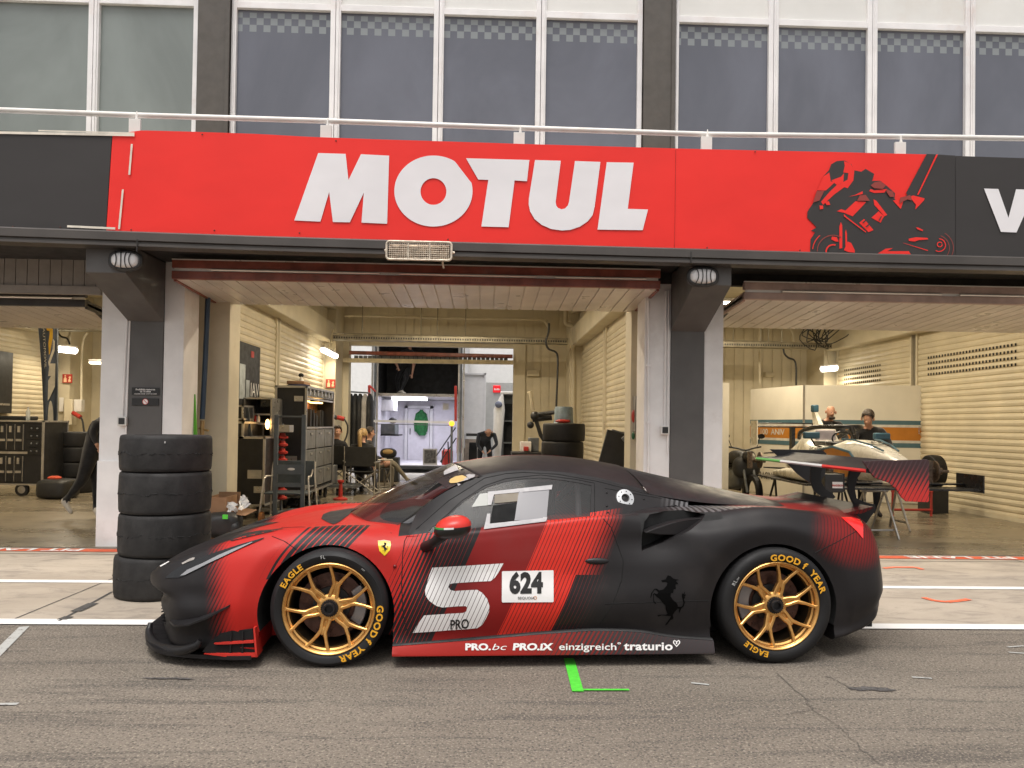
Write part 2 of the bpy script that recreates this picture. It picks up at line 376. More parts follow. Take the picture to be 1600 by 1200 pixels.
# ceilings, soffit, fascia, terrace
bp('ceiling', MB().box(-16, 14.4, FY+.5, BK, 4.35, 4.4), CREAM)
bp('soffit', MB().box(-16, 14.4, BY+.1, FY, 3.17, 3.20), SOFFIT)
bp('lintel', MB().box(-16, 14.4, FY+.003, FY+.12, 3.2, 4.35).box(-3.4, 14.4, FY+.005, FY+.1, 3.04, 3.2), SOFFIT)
bp('terrace_slab', MB().box(-16, 14.4, BY+.15, UY+1.5, 3.93, 4.0), WHITE); bp('terrace_upstand', MB().box(-16, 14.4, BY+.15, BY+.2, 3.2, 3.93), WHITE)
fpts = [(-420, 339), (-200, 346), (0, 355), (165, 361), (400, 369.5), (700, 378.5), (1000, 387), (1300, 395.5), (1600, 402.5), (2100, 414)]
m_ = MB()
prof = [(0, 0), (0, 16), (-.04, 17), (-.04, 24), (.02, 26)]
rows = []
for (px, py) in fpts:
    p = at(px, py, BY); s_ = 7.6/1200; rows.append([p+Vector((0, -.03, 0)), p+Vector((0, -.045, -.015)), p+Vector((0, -.045, -.09)), p+Vector((0, -.02, -.10)), p+Vector((0, -.02, -.118)), p+Vector((0, -.04, -.122)), p+Vector((0, -.04, -.145)), p+Vector((0, .02, -.15)), p+Vector((0, .12, -.15)), p+Vector((0, .12, 0))])
m_.loft(rows); bp('fascia', m_, BRONZE)
m_ = MB()
for X in (at(218, 370, BY).x, at(1078, 390, BY).x): m_.box(X-.004, X+.004, BY-.052, BY-.045, 3.04, 3.16)
bp('fascia_joint', m_, SOFFIT)
# ribbed panel above the left garage door
m_ = MB(); X = -9.6
while X < -4.3:
    m_.box(X, X+.117, FY+.02, FY+.035, 2.88, 3.25); X += .125
m_.box(-9.6, -4.3, FY+.036, FY+.06, 2.88, 3.25); m_.box(-9.6, -4.29, FY-.0, FY+.06, 2.79, 2.88)
bp('ribbed_lintel_panel', m_, M('taupe_panel', (.30, .265, .235, 1), .55, var=.08))
# back wall with service doorways
def back_wall(x0, x1, o0, o1, oz):
    m_ = MB(); m_.box(x0, o0, BK, BK+.2, 0, 4.35); m_.box(o1, x1, BK, BK+.2, 0, 4.35); m_.box(o0, o1, BK, BK+.2, oz, 4.35)
    x = x0+.35
    while x < x1-.3:
        if x < o0-.2 or x > o1+.2: m_.box(x, x+.18, BK-.02, BK, 0, 4.3)
        else: m_.box(x, x+.18, BK-.02, BK, oz+.12, 4.3)
        x += .21
    bp('back_wall', m_, CREAM)
    m_ = MB(); m_.box(o0-.3, o0, BK-.1, BK-.02, 0, oz+.1); m_.box(o1, o1+.3, BK-.1, BK-.02, 0, oz+.1); m_.box(o0-.3, o1+.3, BK-.1, BK-.021, oz+.1, oz+.25)
    bp('doorway_frame', m_, CREAM, bevel=.01)
DX0, DX1 = at(545, 650, BK).x, at(801, 650, BK).x; DZ = at(700, 542, BK).z
back_wall(-3.81, 2.26, DX0, DX1, DZ)
back_wall(2.26, 8.33, 5.0, 7.2, .9+0*DZ) if False else None
m_ = MB(); m_.box(2.26, 8.33, BK, BK+.2, 0, 4.35); x = 2.6
while x < 8.0: m_.box(x, x+.2, BK-.02, BK, 0, 4.3); x += .24
m_.box(3.2, 3.3, BK-.08, BK-.02, 0, 3.1); m_.box(2.6, 3.3, BK-.08, BK-.02, 3.1, 3.2)
bp('back_wall', m_, CREAM)
back_wall(-9.88, -3.81, -4.92, -4.45, 2.9)
bp('side_wall', MB().box(-16, -15.9, FY, BK, 0, 4.3).box(14.3, 14.4, FY, BK, 0, 4.3), CREAM)
bp('back_wall', MB().box(-16, -9.88, BK, BK+.2, 0, 4.35).box(8.33, 14.4, BK, BK+.2, 0, 4.35), CREAM)
# ------------------------------------------------------------------ upper storey
FRAME = M('white_window_frame', (.82, .80, .80, 1), .5, var=.05, dirt=((.5, .3, .2, 1), .3), scale=3)
UPAN = M('white_upper_panel', (.74, .73, .70, 1), .6, var=.04, dirt=((.6, .5, .42, 1), .4), scale=1.2)
BRN = M('brown_upper_column', (.085, .074, .064, 1), .6, var=.08)
def mat_glass(name, body, chk=False, lite=(.2, .23, .24, 1), spec=.5):
    m, b = begin(name); o = coords(); x, y, z = sep(o)
    c = cmix(vramp(nz(scaled(o, 1, 1, .6), .55, 5, .6, .5), .34, .66), tuple(v*.82 for v in body[:3])+(1,), tuple(v*1.1 for v in body[:3])+(1,))  # cloud-like reflection variation painted into the pane colour
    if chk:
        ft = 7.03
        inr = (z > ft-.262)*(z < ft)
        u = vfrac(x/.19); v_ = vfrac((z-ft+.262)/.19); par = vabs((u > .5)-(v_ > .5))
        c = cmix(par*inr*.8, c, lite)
        pass
    link(c, b.inputs['Base Color']); b.inputs['Roughness'].default_value = .12; b.inputs['Specular IOR Level'].default_value = spec
    bumped(b, nz(o, 1.2, 2), .01, .12); return m
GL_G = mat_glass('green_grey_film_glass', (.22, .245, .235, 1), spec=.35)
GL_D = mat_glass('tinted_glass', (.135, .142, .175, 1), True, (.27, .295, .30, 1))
FT = at(767, 28, UY).z                                 # underside of the window head

cols = [at(337, 100, UY).x-6.07, at(337, 100, UY).x, at(1027, 100, UY).x, at(1027, 100, UY).x+6.07]
for i, cx in enumerate(cols):
    bp('upper_column', MB().box(cx-.21, cx+.21, UY-.12, UY+.3, 4.0, 10.2).box(cx+.17, cx+.225, UY-.14, UY-.12, 4.0, 10.2), BRN, bevel=.004)
    if i == 3: break
    x0, x1 = cx+.22, cols[i+1]-.22
    n_ = 4; w_ = (x1-x0)/n_
    for k in range(n_):
        a, b2 = x0+k*w_, x0+(k+1)*w_
        m_ = MB(); t = .07
        m_.box(a+.004, a+t, UY-.06, UY+.04, 3.99, FT+1.2); m_.box(b2-t, b2-.004, UY-.06, UY+.04, 3.99, FT+1.2)
        m_.box(a+t, b2-t, UY-.058, UY+.04, FT, FT+.09); m_.box(a+t, b2-t, UY-.05, UY+.04, 3.99, 4.07)
        m_.box(a+t*.4, a+t*.7, UY-.075, UY-.06, 3.99, FT+1.2)
        win = part('window', m_, FRAME, bld, bevel=.004)
        pn = MB().box(a+t, b2-t, UY, UY+.02, 4.07, FT)
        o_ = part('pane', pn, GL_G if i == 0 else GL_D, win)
        part('upper_panel', MB().box(a+t, b2-t, UY-.01, UY+.03, FT+.09, FT+1.2), UPAN, win)
bp('parapet', MB().box(-16, 14.4, UY-.07, UY+.3, FT+1.2, 10.2), UPAN)
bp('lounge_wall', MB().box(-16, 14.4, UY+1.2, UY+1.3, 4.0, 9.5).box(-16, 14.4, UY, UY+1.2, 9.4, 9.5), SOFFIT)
# railing above the banners
RAILM = M('cream_white_pipe', (.78, .75, .71, 1), .4, var=.05, dirt=((.55, .42, .3, 1), .3), scale=4)
rl = thing('railing', 'white pipe railing along the terrace edge above the red banner', 'railing', (0, BY, 4.2))
rp = [(-260, 163), (0, 172), (212, 180), (510, 189), (811, 200), (1103, 210), (1405, 213.5), (1600, 216.5), (1900, 222)]
part('pipe', MB().tube([at(px, py, BY+.12) for px, py in rp], .027, 14), RAILM, rl)
for px, py in ((212, 198), (510, 208), (811, 219), (1103, 225.5), (1405, 234), (-92, 188)):
    p = at(px, py, BY+.1); m_ = MB().box(p.x-.055, p.x+.055, BY+.07, BY+.1, p.z-.16, p.z+.07); m_.lathe([(.018, 0), (.004, .09)], (p.x+.012, BY+.09, p.z+.06), n=8)
    part('bracket', m_, RAILM, rl, bevel=.018, seg=3)
# ------------------------------------------------------------------ banners
def vinyl(name, c, rough=.45):
    m, b = begin(name); o = coords(); n = nz(scaled(o, 1, 1, 1.6), 1.1, 3)
    link(cmix(vramp(n, .3, .7), tuple(v*.93 for v in c[:3])+(1,), c), b.inputs['Base Color']); b.inputs['Roughness'].default_value = rough
    b.inputs['Specular IOR Level'].default_value = .3
    bumped(b, n+nz(o, 300, 2)*.02, .03, .25); return m
RED = vinyl('red_vinyl', (.88, .032, .024, 1)); BLK = vinyl('black_vinyl', (.045, .041, .040, 1)); WHV = vinyl('white_vinyl', (.84, .82, .84, 1)); PINKR = vinyl('mid_tone_vinyl', (.30, .055, .045, 1))
TOP = [(-420, 186), (-200, 195), (0, 204.5), (100, 207.5), (176, 208.5), (212, 203.5), (300, 206), (400, 209.5), (470, 213.5), (590, 218), (650, 219.5), (800, 224.5), (1055, 232), (1300, 237.5), (1462, 241.5), (1495, 243.5), (1600, 247), (2100, 260)]
BOT = fpts
def lerpy(T, x):
    for (a, b2), (c, d) in zip(T, T[1:]):
        if a <= x <= c: return b2+(d-b2)*(x-a)/(c-a)
def banner_sheet(xs_, mat, name, label, ltop=None, slantL=0, slantR=0, n_=60):
    rows = []; x0, x1 = xs_
    for i in range(n_+1):
        x = x0+(x1-x0)*i/n_; t_, b2 = lerpy(TOP, x), lerpy(BOT, x)+1
        col = []
        for j in range(5):
            f = j/4; s0 = slantL*(1-f)*(1-i/n_)+slantR*(1-f)*(i/n_)
            p = at(x+s0, t_+(b2-t_)*f, BY); p.y += .004*noise.noise(Vector((p.x*1.3, p.z*2, 3)))
            col.append(p)
        rows.append(col)
    m_ = MB(); fr = rows; m_.loft(fr, cap=False, closed=False)
    k = len(m_.v); m_.loft([[p+Vector((0, .02, 0)) for p in r_] for r_ in rows], cap=False, closed=False)
    t = thing(name, label, 'banner', at((x0+x1)/2, 300, BY)); part('sheet', m_, mat, t, ang=60); return t
bn = banner_sheet((166, 1492), RED, 'advertising_banner', 'long red banner with big white MOTUL lettering and a motorcycle racer print', slantL=10)
bl = banner_sheet((-420, 165), BLK, 'advertising_banner', 'plain black banner left of the red one, with white tape scraps', slantR=10)
br = banner_sheet((1493, 2100), BLK, 'advertising_banner', 'black banner with a white letter V at the right end of the row')
def gp(loops, t, mat, name, z=(450, 225, 5.3333), off=.010):
    """a print on the banner: outline in pixels of a zoomed crop of the photograph, laid on the banner's plane"""
    m_ = MB(); ls = loops if isinstance(loops[0][0], (tuple, list)) else [loops]
    m_.poly(ls, lambda u, v: at(z[0]+u/z[2], z[1]+v/z[2], BY-off+.002)); return m_
def circ(cx, cy, rx, ry, n_=40, a0=0, a1=360): return [(cx+rx*math.cos(R(a0+(a1-a0)*i/n_)), cy+ry*math.sin(R(a0+(a1-a0)*i/n_))) for i in range(n_+(a1-a0 != 360))]
z2 = (730, 235, 5.3333)
lm = MB()
for k_, zz in (([[(252, 75), (480, 82), (504, 300), (608, 85), (843, 97), (826, 665), (612, 655), (632, 405), (515, 653), (374, 650), (343, 400), (270, 647), (52, 637)]], (450, 225, 5.3333)),
               ([circ(1212, 392, 326, 296, 60, -1, 359)[:0] or [(p if not (p[0] > 1395 and p[1] < 320 and (p[0]-1395)*1.31 > (p[1]-150)) else (1395+(p[1]-150)/1.31, p[1])) for p in circ(1212, 392, 326, 296, 80)], circ(1212, 396, 108, 111, 40)], (450, 225, 5.3333)),
               ([[(-10, 65), (518, 80), (498, 257), (395, 250), (345, 640), (118, 634), (176, 245), (92, 243)]], z2),
               ([[(565, 80), (780, 86), (737, 430), (742, 460), (758, 480), (785, 490), (815, 484), (838, 460), (848, 430), (898, 88), (1110, 96), (1062, 470), (1045, 540), (1005, 590), (940, 635), (860, 662), (790, 668), (700, 655), (620, 620), (560, 570), (525, 510), (512, 450), (514, 400)]], z2),
               ([[(1163, 98), (1387, 102), (1338, 487), (1507, 492), (1462, 665), (1086, 660)]], z2)):
    g_ = gp(k_, bn, WHV, 'x', zz); lm.join(g_)
part('lettering', lm, WHV, bn, ang=None)
V_ = gp([(1322, 287), (1422, 290), (1492, 490), (1545, 292), (1680, 296), (1548, 592), (1440, 588)], br, WHV, 'x', (1240, 230, 4.4444)); part('lettering', V_, WHV, br, ang=None)
zr = (1240, 230, 4.4444)
def rp_(polys, off, mat, name='racer_print'):
    m_ = MB()
    for i, p in enumerate(polys): m_.join(gp(p, bn, mat, 'x', zr, off+.0003*i))
    part(name, m_, mat, bn, ang=None)
rp_([[(925, 46), (1122, 58), (1122, 752), (115, 735), (118, 640), (150, 590), (120, 580), (160, 556), (95, 490), (95, 450), (140, 380), (165, 300), (205, 205), (245, 160), (262, 118), (300, 96), (350, 92), (400, 115), (420, 160), (470, 170), (500, 150), (560, 185), (545, 235), (600, 232), (650, 270), (705, 320), (700, 355), (745, 420), (735, 370), (790, 330), (780, 320)]], .010, BLK)
rp_([[(350, 97), (395, 112), (422, 160), (415, 230), (375, 285), (345, 275), (330, 250), (375, 225), (380, 180), (345, 175), (355, 130)], [(262, 230), (330, 205), (350, 180), (345, 250), (300, 262)],
     [(205, 205), (248, 175), (258, 238), (290, 240), (225, 300), (165, 300)], [(300, 262), (350, 250), (355, 275), (280, 330), (205, 400), (190, 380), (250, 310)],
     [(430, 330), (480, 305), (480, 325), (380, 345)], [(430, 375), (505, 380), (410, 480), (350, 455), (300, 445), (330, 430), (360, 440)],
     [(555, 362), (575, 372), (650, 470), (630, 480), (560, 400)], [(535, 290), (560, 300), (650, 290), (630, 315), (560, 318), (525, 305)],
     [(590, 445), (630, 480), (615, 500), (605, 525), (540, 490)], [(490, 498), (555, 575), (520, 590), (455, 525)],
     [(690, 370), (735, 420), (745, 428), (775, 335), (730, 365)], [(815, 340), (830, 335), (910, 355), (905, 370), (845, 432), (850, 400), (830, 375), (820, 360)],
     [(318, 550), (328, 520), (338, 545), (338, 700), (318, 705)], [(358, 590), (364, 570), (370, 600), (372, 680), (360, 690)], [(265, 620), (300, 625), (312, 655), (290, 655), (262, 640)],
     [(375, 655), (400, 665), (425, 715), (425, 732), (380, 728), (350, 715)], [(585, 738), (640, 705), (690, 700), (650, 722), (800, 722), (815, 745)],
     [(760, 665), (765, 665), (935, 715), (930, 720)], [(800, 635), (850, 625), (930, 630), (935, 640), (870, 645), (840, 655), (800, 650)], [(850, 555), (870, 560), (900, 575), (895, 582), (860, 570)],
     [(1000, 50), (1003, 50), (868, 330), (858, 330), (990, 50)], [(180, 405), (205, 405), (205, 428), (182, 432)], [(215, 380), (245, 375), (255, 400), (230, 402)], [(350, 463), (362, 478), (505, 588), (500, 592), (350, 480)]], .0115, RED)
def arc(cx, cy, r0, r1, a0, a1, n_=16):
    return circ(cx, cy, r1, r1*.98, n_, a0, a1)+circ(cx, cy, r0, r0*.98, n_, a0, a1)[::-1]
rp_([arc(275, 720, 108, 114, 178, 300), arc(990, 700, 118, 122, -60, 25), arc(990, 700, 90, 94, -70, 40), [(560, 245), (600, 235), (640, 265), (620, 290), (560, 285), (535, 265)], [(645, 290), (690, 310), (700, 345), (670, 345), (645, 310)], [(460, 335), (500, 330), (530, 372), (440, 372)], [(160, 305), (215, 300), (180, 370), (135, 385)], [(740, 350), (810, 332), (825, 370), (790, 362), (735, 390)]], .0195, PINKR)
rp_([arc(1010, 680, 42, 48, -90, 120), arc(275, 720, 140, 146, 185, 230), arc(275, 725, 44, 54, 120, 290), arc(1015, 675, 14, 20, 0, 360)], .0205, RED)
rp_([[(478, 520), (500, 505), (505, 510), (485, 528)], [(500, 550), (525, 530), (530, 536), (508, 556)], [(590, 508), (608, 478), (614, 482), (596, 512)], arc(275, 725, 0.5, 30, 0, 359)], .0215, BLK)
scr = MB()
for (a, b2), (c, d), w2 in (((206, 225), (202, 273), 2.2), ((192, 296), (186, 358), 2.2), ((105, 353.5), (180, 357), 2.5), ((-60, 206), (210, 211), 3), ((60, 204), (210, 208), 1.6)):
    p, q = at(a, b2, BY-.012), at(c, d, BY-.012); scr.bar(p, q, .002, w2*.0063*1.3, up=(0, 0, 1)) if abs(c-a) > abs(d-b2) else scr.bar(p, q, w2*.0063*1.3, .002, up=(0, 1, 0))
part('tape_scrap', scr, M('cream_tape', (.74, .68, .58, 1), .6), bl)
rv = MB()
for px, py in ((20, 356), (94, 357), (205, 361), (335, 362), (1180, 239), (1105, 389), (860, 388), (1250, 393), (468, 366), (700, 376), (316, 212), (525, 222)):
    rv.lathe([(.008, 0), (.006, -.004)], at(px, py-2, BY-.006), 'Y', 8)
sm_ = MB()
for px in (1056,): sm_.bar(at(px, lerpy(TOP, px)+1, BY-.0062), at(px-2, lerpy(BOT, px)-1, BY-.0062), .002, .004, up=(0, 1, 0))
part('sheet_seam', sm_, M('seam_dark_red', (.35, .02, .015, 1), .5), bn)
part('rivet', rv, M('rivet_rust', (.12, .05, .04, 1), .6, metal=.5), bn)
# ------------------------------------------------------------------ up-and-over doors
WOOD = M('red_brown_beam', (.24, .065, .04, 1), .4, var=.25, scale=5, dirt=((.3, .2, .16, 1), .3))
WOOD2 = M('worn_red_brown_beam', (.42, .29, .24, 1), .5, var=.2, scale=3, dirt=((.30, .27, .26, 1), .9))
DKB = M('dark_brown_beam', (.03, .026, .026, 1), .4, var=.2)
ALU = M('aluminium_strip', (.62, .56, .5, 1), .28, metal=.9, var=.2, scale=14)
TRIM = M('bright_trim', (.80, .74, .66, 1), .35, metal=.35, var=.04, scale=2)
SLAT = M('greyed_slat_panel', (.66, .60, .54, 1), .34, var=.1, scale=1.5, metal=.1, dirt=((.42, .33, .27, 1), .6), spec=.6)
def door(x0, x1, yf, yb, zf, zb, mat, label, h=.2, arm=False):
    t = thing('garage_door', label, 'garage door', ((x0+x1)/2, yf, zf))
    m_ = MB(); m_.box(x0, x1, yf, yf+.06, zf, zf+h*.42); m_.box(x0, x1, yf, yf+.06, zf+h*.58, zf+h); part('edge_beam', m_, mat, t, bevel=.003)
    m_ = MB(); m_.box(x0+.02, x1-.02, yf+.02, yf+.05, zf+h*.42, zf+h*.58)
    m_.box(x0, x1, yf-.006, yf+.03, zf+h, zf+h+.012)
    for a, b2 in ((.08, .42), (.46, .74), (.78, .97)): m_.tube([(x0+(x1-x0)*a, yf-.006, zf+h*.5), (x0+(x1-x0)*b2, yf-.006, zf+h*.5)], .012, 6)
    part('trim_strip', m_, TRIM, t)
    m_ = MB(); x = x0; n_ = int((x1-x0)/.16); w_ = (x1-x0)/n_
    for i in range(n_):
        a, b2 = x0+i*w_+.006, x0+(i+1)*w_-.006
        m_.add([(a, yf+.06, zf), (b2, yf+.06, zf), (b2, yb, zb), (a, yb, zb), (a, yf+.06, zf+.03), (b2, yf+.06, zf+.03), (b2, yb, zb+.03), (a, yb, zb+.03)], [(0, 3, 2, 1), (0, 1, 5, 4), (1, 2, 6, 5), (2, 3, 7, 6), (3, 0, 4, 7), (4, 5, 6, 7)])
    m_.add([(x0, yf+.06, zf+.012), (x1, yf+.06, zf+.012), (x1, yb, zb+.012), (x0, yb, zb+.012), (x0, yf+.06, zf+.05), (x1, yf+.06, zf+.05), (x1, yb, zb+.05), (x0, yb, zb+.05)], [(0, 3, 2, 1), (0, 1, 5, 4), (1, 2, 6, 5), (2, 3, 7, 6), (3, 0, 4, 7), (4, 5, 6, 7)])
    part('slatted_leaf', m_, SLAT, t, bevel=.004)
    m_ = MB()
    for x in (x0+.015, x1-.015): m_.bar((x, yf+.06, zf+.03), (x, yb+.05, zb+.03), .03, .09)
    part('side_frame', m_, mat, t)
    m_ = MB()
    for x in (x0+.06, x1-.06): m_.bar((x, yf+.15, zf+.08), (x, FY+1.2, zf-.15 if arm else zf+.3), .03, .05)
    part('lift_arm', m_, DKB, t)
    return t
zf = at(650, 443, 8.19).z; zb = at(650, 481, 9.57).z
door(-3.33, 1.86, 8.19, 9.57, zf, zb, WOOD, 'raised garage door with red-brown edge beam over the middle garage', h=at(650, 414, 8.19).z-zf)
door(at(1163, 450, 8.25).x, 8.0, 8.25, 9.9, at(1300, 470, 8.25).z, at(1300, 515, 9.9).z, WOOD2, 'raised garage door with worn pinkish beam over the right garage', h=.185, arm=True)
door(-9.5, at(133, 470, 9.0).x, 9.0, 10.4, at(70, 478, 9.0).z, at(70, 513, 10.4).z, DKB, 'raised garage door with dark beam over the left garage', h=.19, arm=True)
# ------------------------------------------------------------------ roller shutters between the garages
SHUT = M('cream_shutter', (.64, .565, .41, 1), .45, var=.08, scale=1.3, dirt=((.5, .34, .16, 1), .4), spec=.5)
HOLE = M('shutter_hole', (.015, .013, .012, 1), .9)
def shutter(xp, side, y0, y1, label, rows=(), z1=3.28):
    """side +1: slats bulge towards +x"""
    t = thing('roller_shutter', label, 'roller shutter', (xp, (y0+y1)/2, 0))
    z = .03; prof = []
    m_ = MB(); h = .105; n_ = int((z1-z)/h)
    for i in range(n_):
        for u, d in ((0, 0), (.12, .016), (.5, .026), (.88, .016), (.97, 0)): prof.append((z+(i+u)*h, d))
    ring = [[Vector((xp+side*d, y, zz)) for zz, d in prof] for y in (y0, y1)]
    m_.loft(ring, cap=False, closed=False); m_.box(xp-.008, xp-.002, y0, y1, 0, z1) if side > 0 else m_.box(xp+.002, xp+.008, y0, y1, 0, z1)
    part('slat_curtain', m_, SHUT, t, ang=25)
    for y in (y0, y1-.05): part('guide_rail', MB().box(xp-.03 if side > 0 else xp-.045, xp+.045 if side > 0 else xp+.03, y, y+.05, 0, z1), CREAM, t)
    b3 = MB(); b3.box(xp-.03, xp+.03, y0+.05, y1-.05, 0, .07); part('bottom_bar', b3, CREAM, t)
    hd = MB()
    for zz in (1.35, .55): hd.tube([(xp+side*.03, y1-.18, zz), (xp+side*.07, y1-.18, zz), (xp+side*.07, y1-.18, zz+.14), (xp+side*.03, y1-.18, zz+.14)], .008, 6)
    part('handle', hd, ALU, t)
    if rows:
        q = MB(); sx = xp+side*.029
        for (ya, yb2) in rows:
            for r_ in range(4):
                zz = 2.42+r_*h; y = ya
                while y < yb2:
                    q.box(sx-.0015, sx+.0015, y, y+.036, zz+.05-.022, zz+.05+.022); y += .088
        part('ventilation_holes', q, HOLE, t)
    return t
shutter(-3.81, 1, 10.27, 13.95, 'near cream roller shutter on the left side of the middle garage, behind the flight cases')
shutter(-3.81, 1, 14.1, 17.98, 'far cream roller shutter on the left side of the middle garage')
shutter(2.26, -1, 10.27, 14.3, 'near cream roller shutter on the right side of the middle garage')
shutter(2.26, -1, 14.45, 17.98, 'far cream roller shutter on the right side of the middle garage, beside the tyre stack')
shutter(8.33, -1, 10.27, 14.55, 'near cream roller shutter of the right garage with a long band of square ventilation holes', [(11.75, 14.2)])
shutter(8.33, -1, 14.7, 17.9, 'far cream roller shutter of the right garage with a short band of ventilation holes', [(15.9, 17.5)])
shutter(-9.88, 1, 10.27, 17.9, 'cream roller shutter on the left side of the left garage')
# ================================================================== THE RACE CAR (local frame: x rearwards from the front axle, y away from the camera, z up)
CAR_O, CAR_A = Vector((-.924, 5.408, 0)), .0435
car = thing('race_car', 'low matte black and red race car number 624 with gold wheels in the pit lane', 'race car', CAR_O, CAR_A)
CW = WM[car.name]; CI = CW.inverted(); CAM_L = CI @ CP
def cray(px, py):
    d = CF + CR*((px-CX)/F_PX) - CU*((py-CY)/F_PX); return (CI.to_3x3() @ d).normalized()
def car_at(px, py, y):
    d = cray(px, py); return CAM_L+d*((y-CAM_L.y)/d.y)
def pchip(T):
    xs_ = [a[0] for a in T]; ys_ = [a[1] for a in T]; n = len(T); d = [(ys_[i+1]-ys_[i])/(xs_[i+1]-xs_[i]) for i in range(n-1)]
    m = [d[0]]+[0 if d[i-1]*d[i] <= 0 else 2*d[i-1]*d[i]/(d[i-1]+d[i]) for i in range(1, n-1)]+[d[-1]]
    def f(x):
        if x <= xs_[0]: return ys_[0]
        if x >= xs_[-1]: return ys_[-1]
        i = 0
        while x > xs_[i+1]: i += 1
        h = xs_[i+1]-xs_[i]; t = (x-xs_[i])/h
        return (2*t**3-3*t*t+1)*ys_[i]+(t**3-2*t*t+t)*h*m[i]+(-2*t**3+3*t*t)*ys_[i+1]+(t**3-t*t)*h*m[i+1]
    return f
def T(*a): return pchip([(a[i], a[i+1]) for i in range(0, len(a), 2)])
XN, XR = -1.20, 3.46
# heights and half widths of the longitudinal curves
zs = T(-1.2, .42, -1.12, .485, -.92, .585, -.7, .668, -.52, .725, -.34, .758, -.15, .772, 0, .773, .2, .765, .42, .757, .8, .775, 1.27, .828, 1.6, .862, 1.9, .868, 2.2, .872, 2.44, .905, 2.62, .920, 2.75, .912, 2.9, .892, 3.1, .862, 3.25, .83, 3.38, .79, 3.46, .72)
ys = T(-1.2, .40, -1.12, .58, -1.0, .68, -.8, .73, -.5, .75, -.2, .76, .2, .77, .6, .82, 1.0, .845, 1.6, .85, 1.95, .80, 2.2, .80, 2.45, .82, 2.65, .83, 2.9, .80, 3.1, .76, 3.25, .72, 3.38, .66, 3.46, .58)
ym = T(-1.2, .46, -1.14, .64, -1.0, .80, -.8, .90, -.5, .955, -.2, .965, .3, .955, .6, .94, 1.0, .935, 1.5, .94, 1.9, .95, 2.2, .96, 2.65, .968, 2.9, .955, 3.1, .92, 3.25, .87, 3.38, .80, 3.46, .70)
zm = T(-1.2, .30, -1, .33, 0, .38, 1.2, .36, 2.6, .40, 3.46, .40)
yu = T(-1.2, .44, -1.12, .62, -1.0, .75, -.8, .84, -.5, .90, -.2, .915, .3, .90, .6, .885, 1.0, .885, 1.5, .89, 1.8, .90, 2.1, .935, 2.4, .945, 2.65, .945, 2.9, .925, 3.1, .88, 3.25, .83, 3.38, .76, 3.46, .66)
zu = T(-1.2, .37, -1.0, .45, -.7, .54, -.4, .60, 0, .63, .6, .64, 1.5, .69, 2.0, .70, 2.6, .74, 3.1, .70, 3.46, .58)
yl = T(-1.2, .44, -1.12, .62, -1.0, .78, -.8, .88, -.5, .93, 0, .94, .4, .93, 1.0, .91, 1.6, .905, 2.2, .93, 2.65, .95, 3.0, .92, 3.2, .85, 3.38, .76, 3.46, .66)
zl = T(-1.2, .22, -1.0, .19, 0, .18, .5, .18, 2.3, .20, 3.0, .2, 3.25, .24, 3.46, .32)
zb = T(-1.2, .13, -1, .085, 0, .085, 2.9, .10, 3.15, .14, 3.35, .19, 3.46, .27)
yi = T(-1.2, .25, -1, .42, -.5, .52, .3, .6, 1.6, .72, 2.2, .58, 2.6, .60, 3.1, .52, 3.46, .42)
zi = T(-1.2, .45, -1.1, .52, -.92, .585, -.7, .645, -.5, .695, -.3, .735, -.1, .765, .1, .785, .4, .79, 1.2, .82, 1.7, .86, 2.0, .90, 2.3, .90, 2.6, .90, 2.9, .885, 3.1, .875, 3.3, .868, 3.38, .86, 3.46, .78)
zc = T(-1.2, .46, -1.1, .53, -.92, .595, -.7, .655, -.5, .705, -.3, .75, -.1, .785, .1, .80, .4, .80, 1.7, .86, 2.0, .90, 2.6, .90, 2.9, .885, 3.1, .88, 3.3, .885, 3.38, .88, 3.46, .79)
def catmull(P, k):
    out = []
    Q = [P[0]*2-P[1]]+P+[P[-1]*2-P[-2]]
    for i in range(1, len(Q)-2):
        for j in range(k):
            t = j/k; a, b, c, d = Q[i-1:i+3]
            out.append(.5*((2*b)+(c-a)*t+(2*a-5*b+4*c-d)*t*t+(3*b-a-3*c+d)*t**3))
    out.append(P[-1]); return out
def dent(x, y, z):
    """the arch lips roll inwards round each wheel; a soft hollow along the door"""
    for cx, cz, r in ((-.02, .30, .39), (2.65, .312, .40)):
        d = math.hypot(x-cx, z-cz)
        if d < r+.105 and z > .1: y -= .035*(1-max(0, (d-r))/.105)
    if .3 < x < 2.3: y -= .012*math.exp(-((z-.52)/.07)**2)*min(1, (x-.3)/.3, (2.3-x)/.3)
    # scoop in front of the haunch intake
    if 1.45 < x < 2.45:
        zt = .71-.0*(x-1.9); e = math.exp(-((z-zt)/.095)**2)
        f = 0 if x < 1.5 else (x-1.5)/.45 if x < 1.95 else max(0, 1-(x-1.95)/.28)
        y -= .05*e*f*f*(3-2*f)
    # bumper undercut below the lamps
    if x < -.55: y -= .02*math.exp(-((z-.40)/.05)**2)*min(1, (-.55-x)/.2)
    return y
rings = []; NX = 230
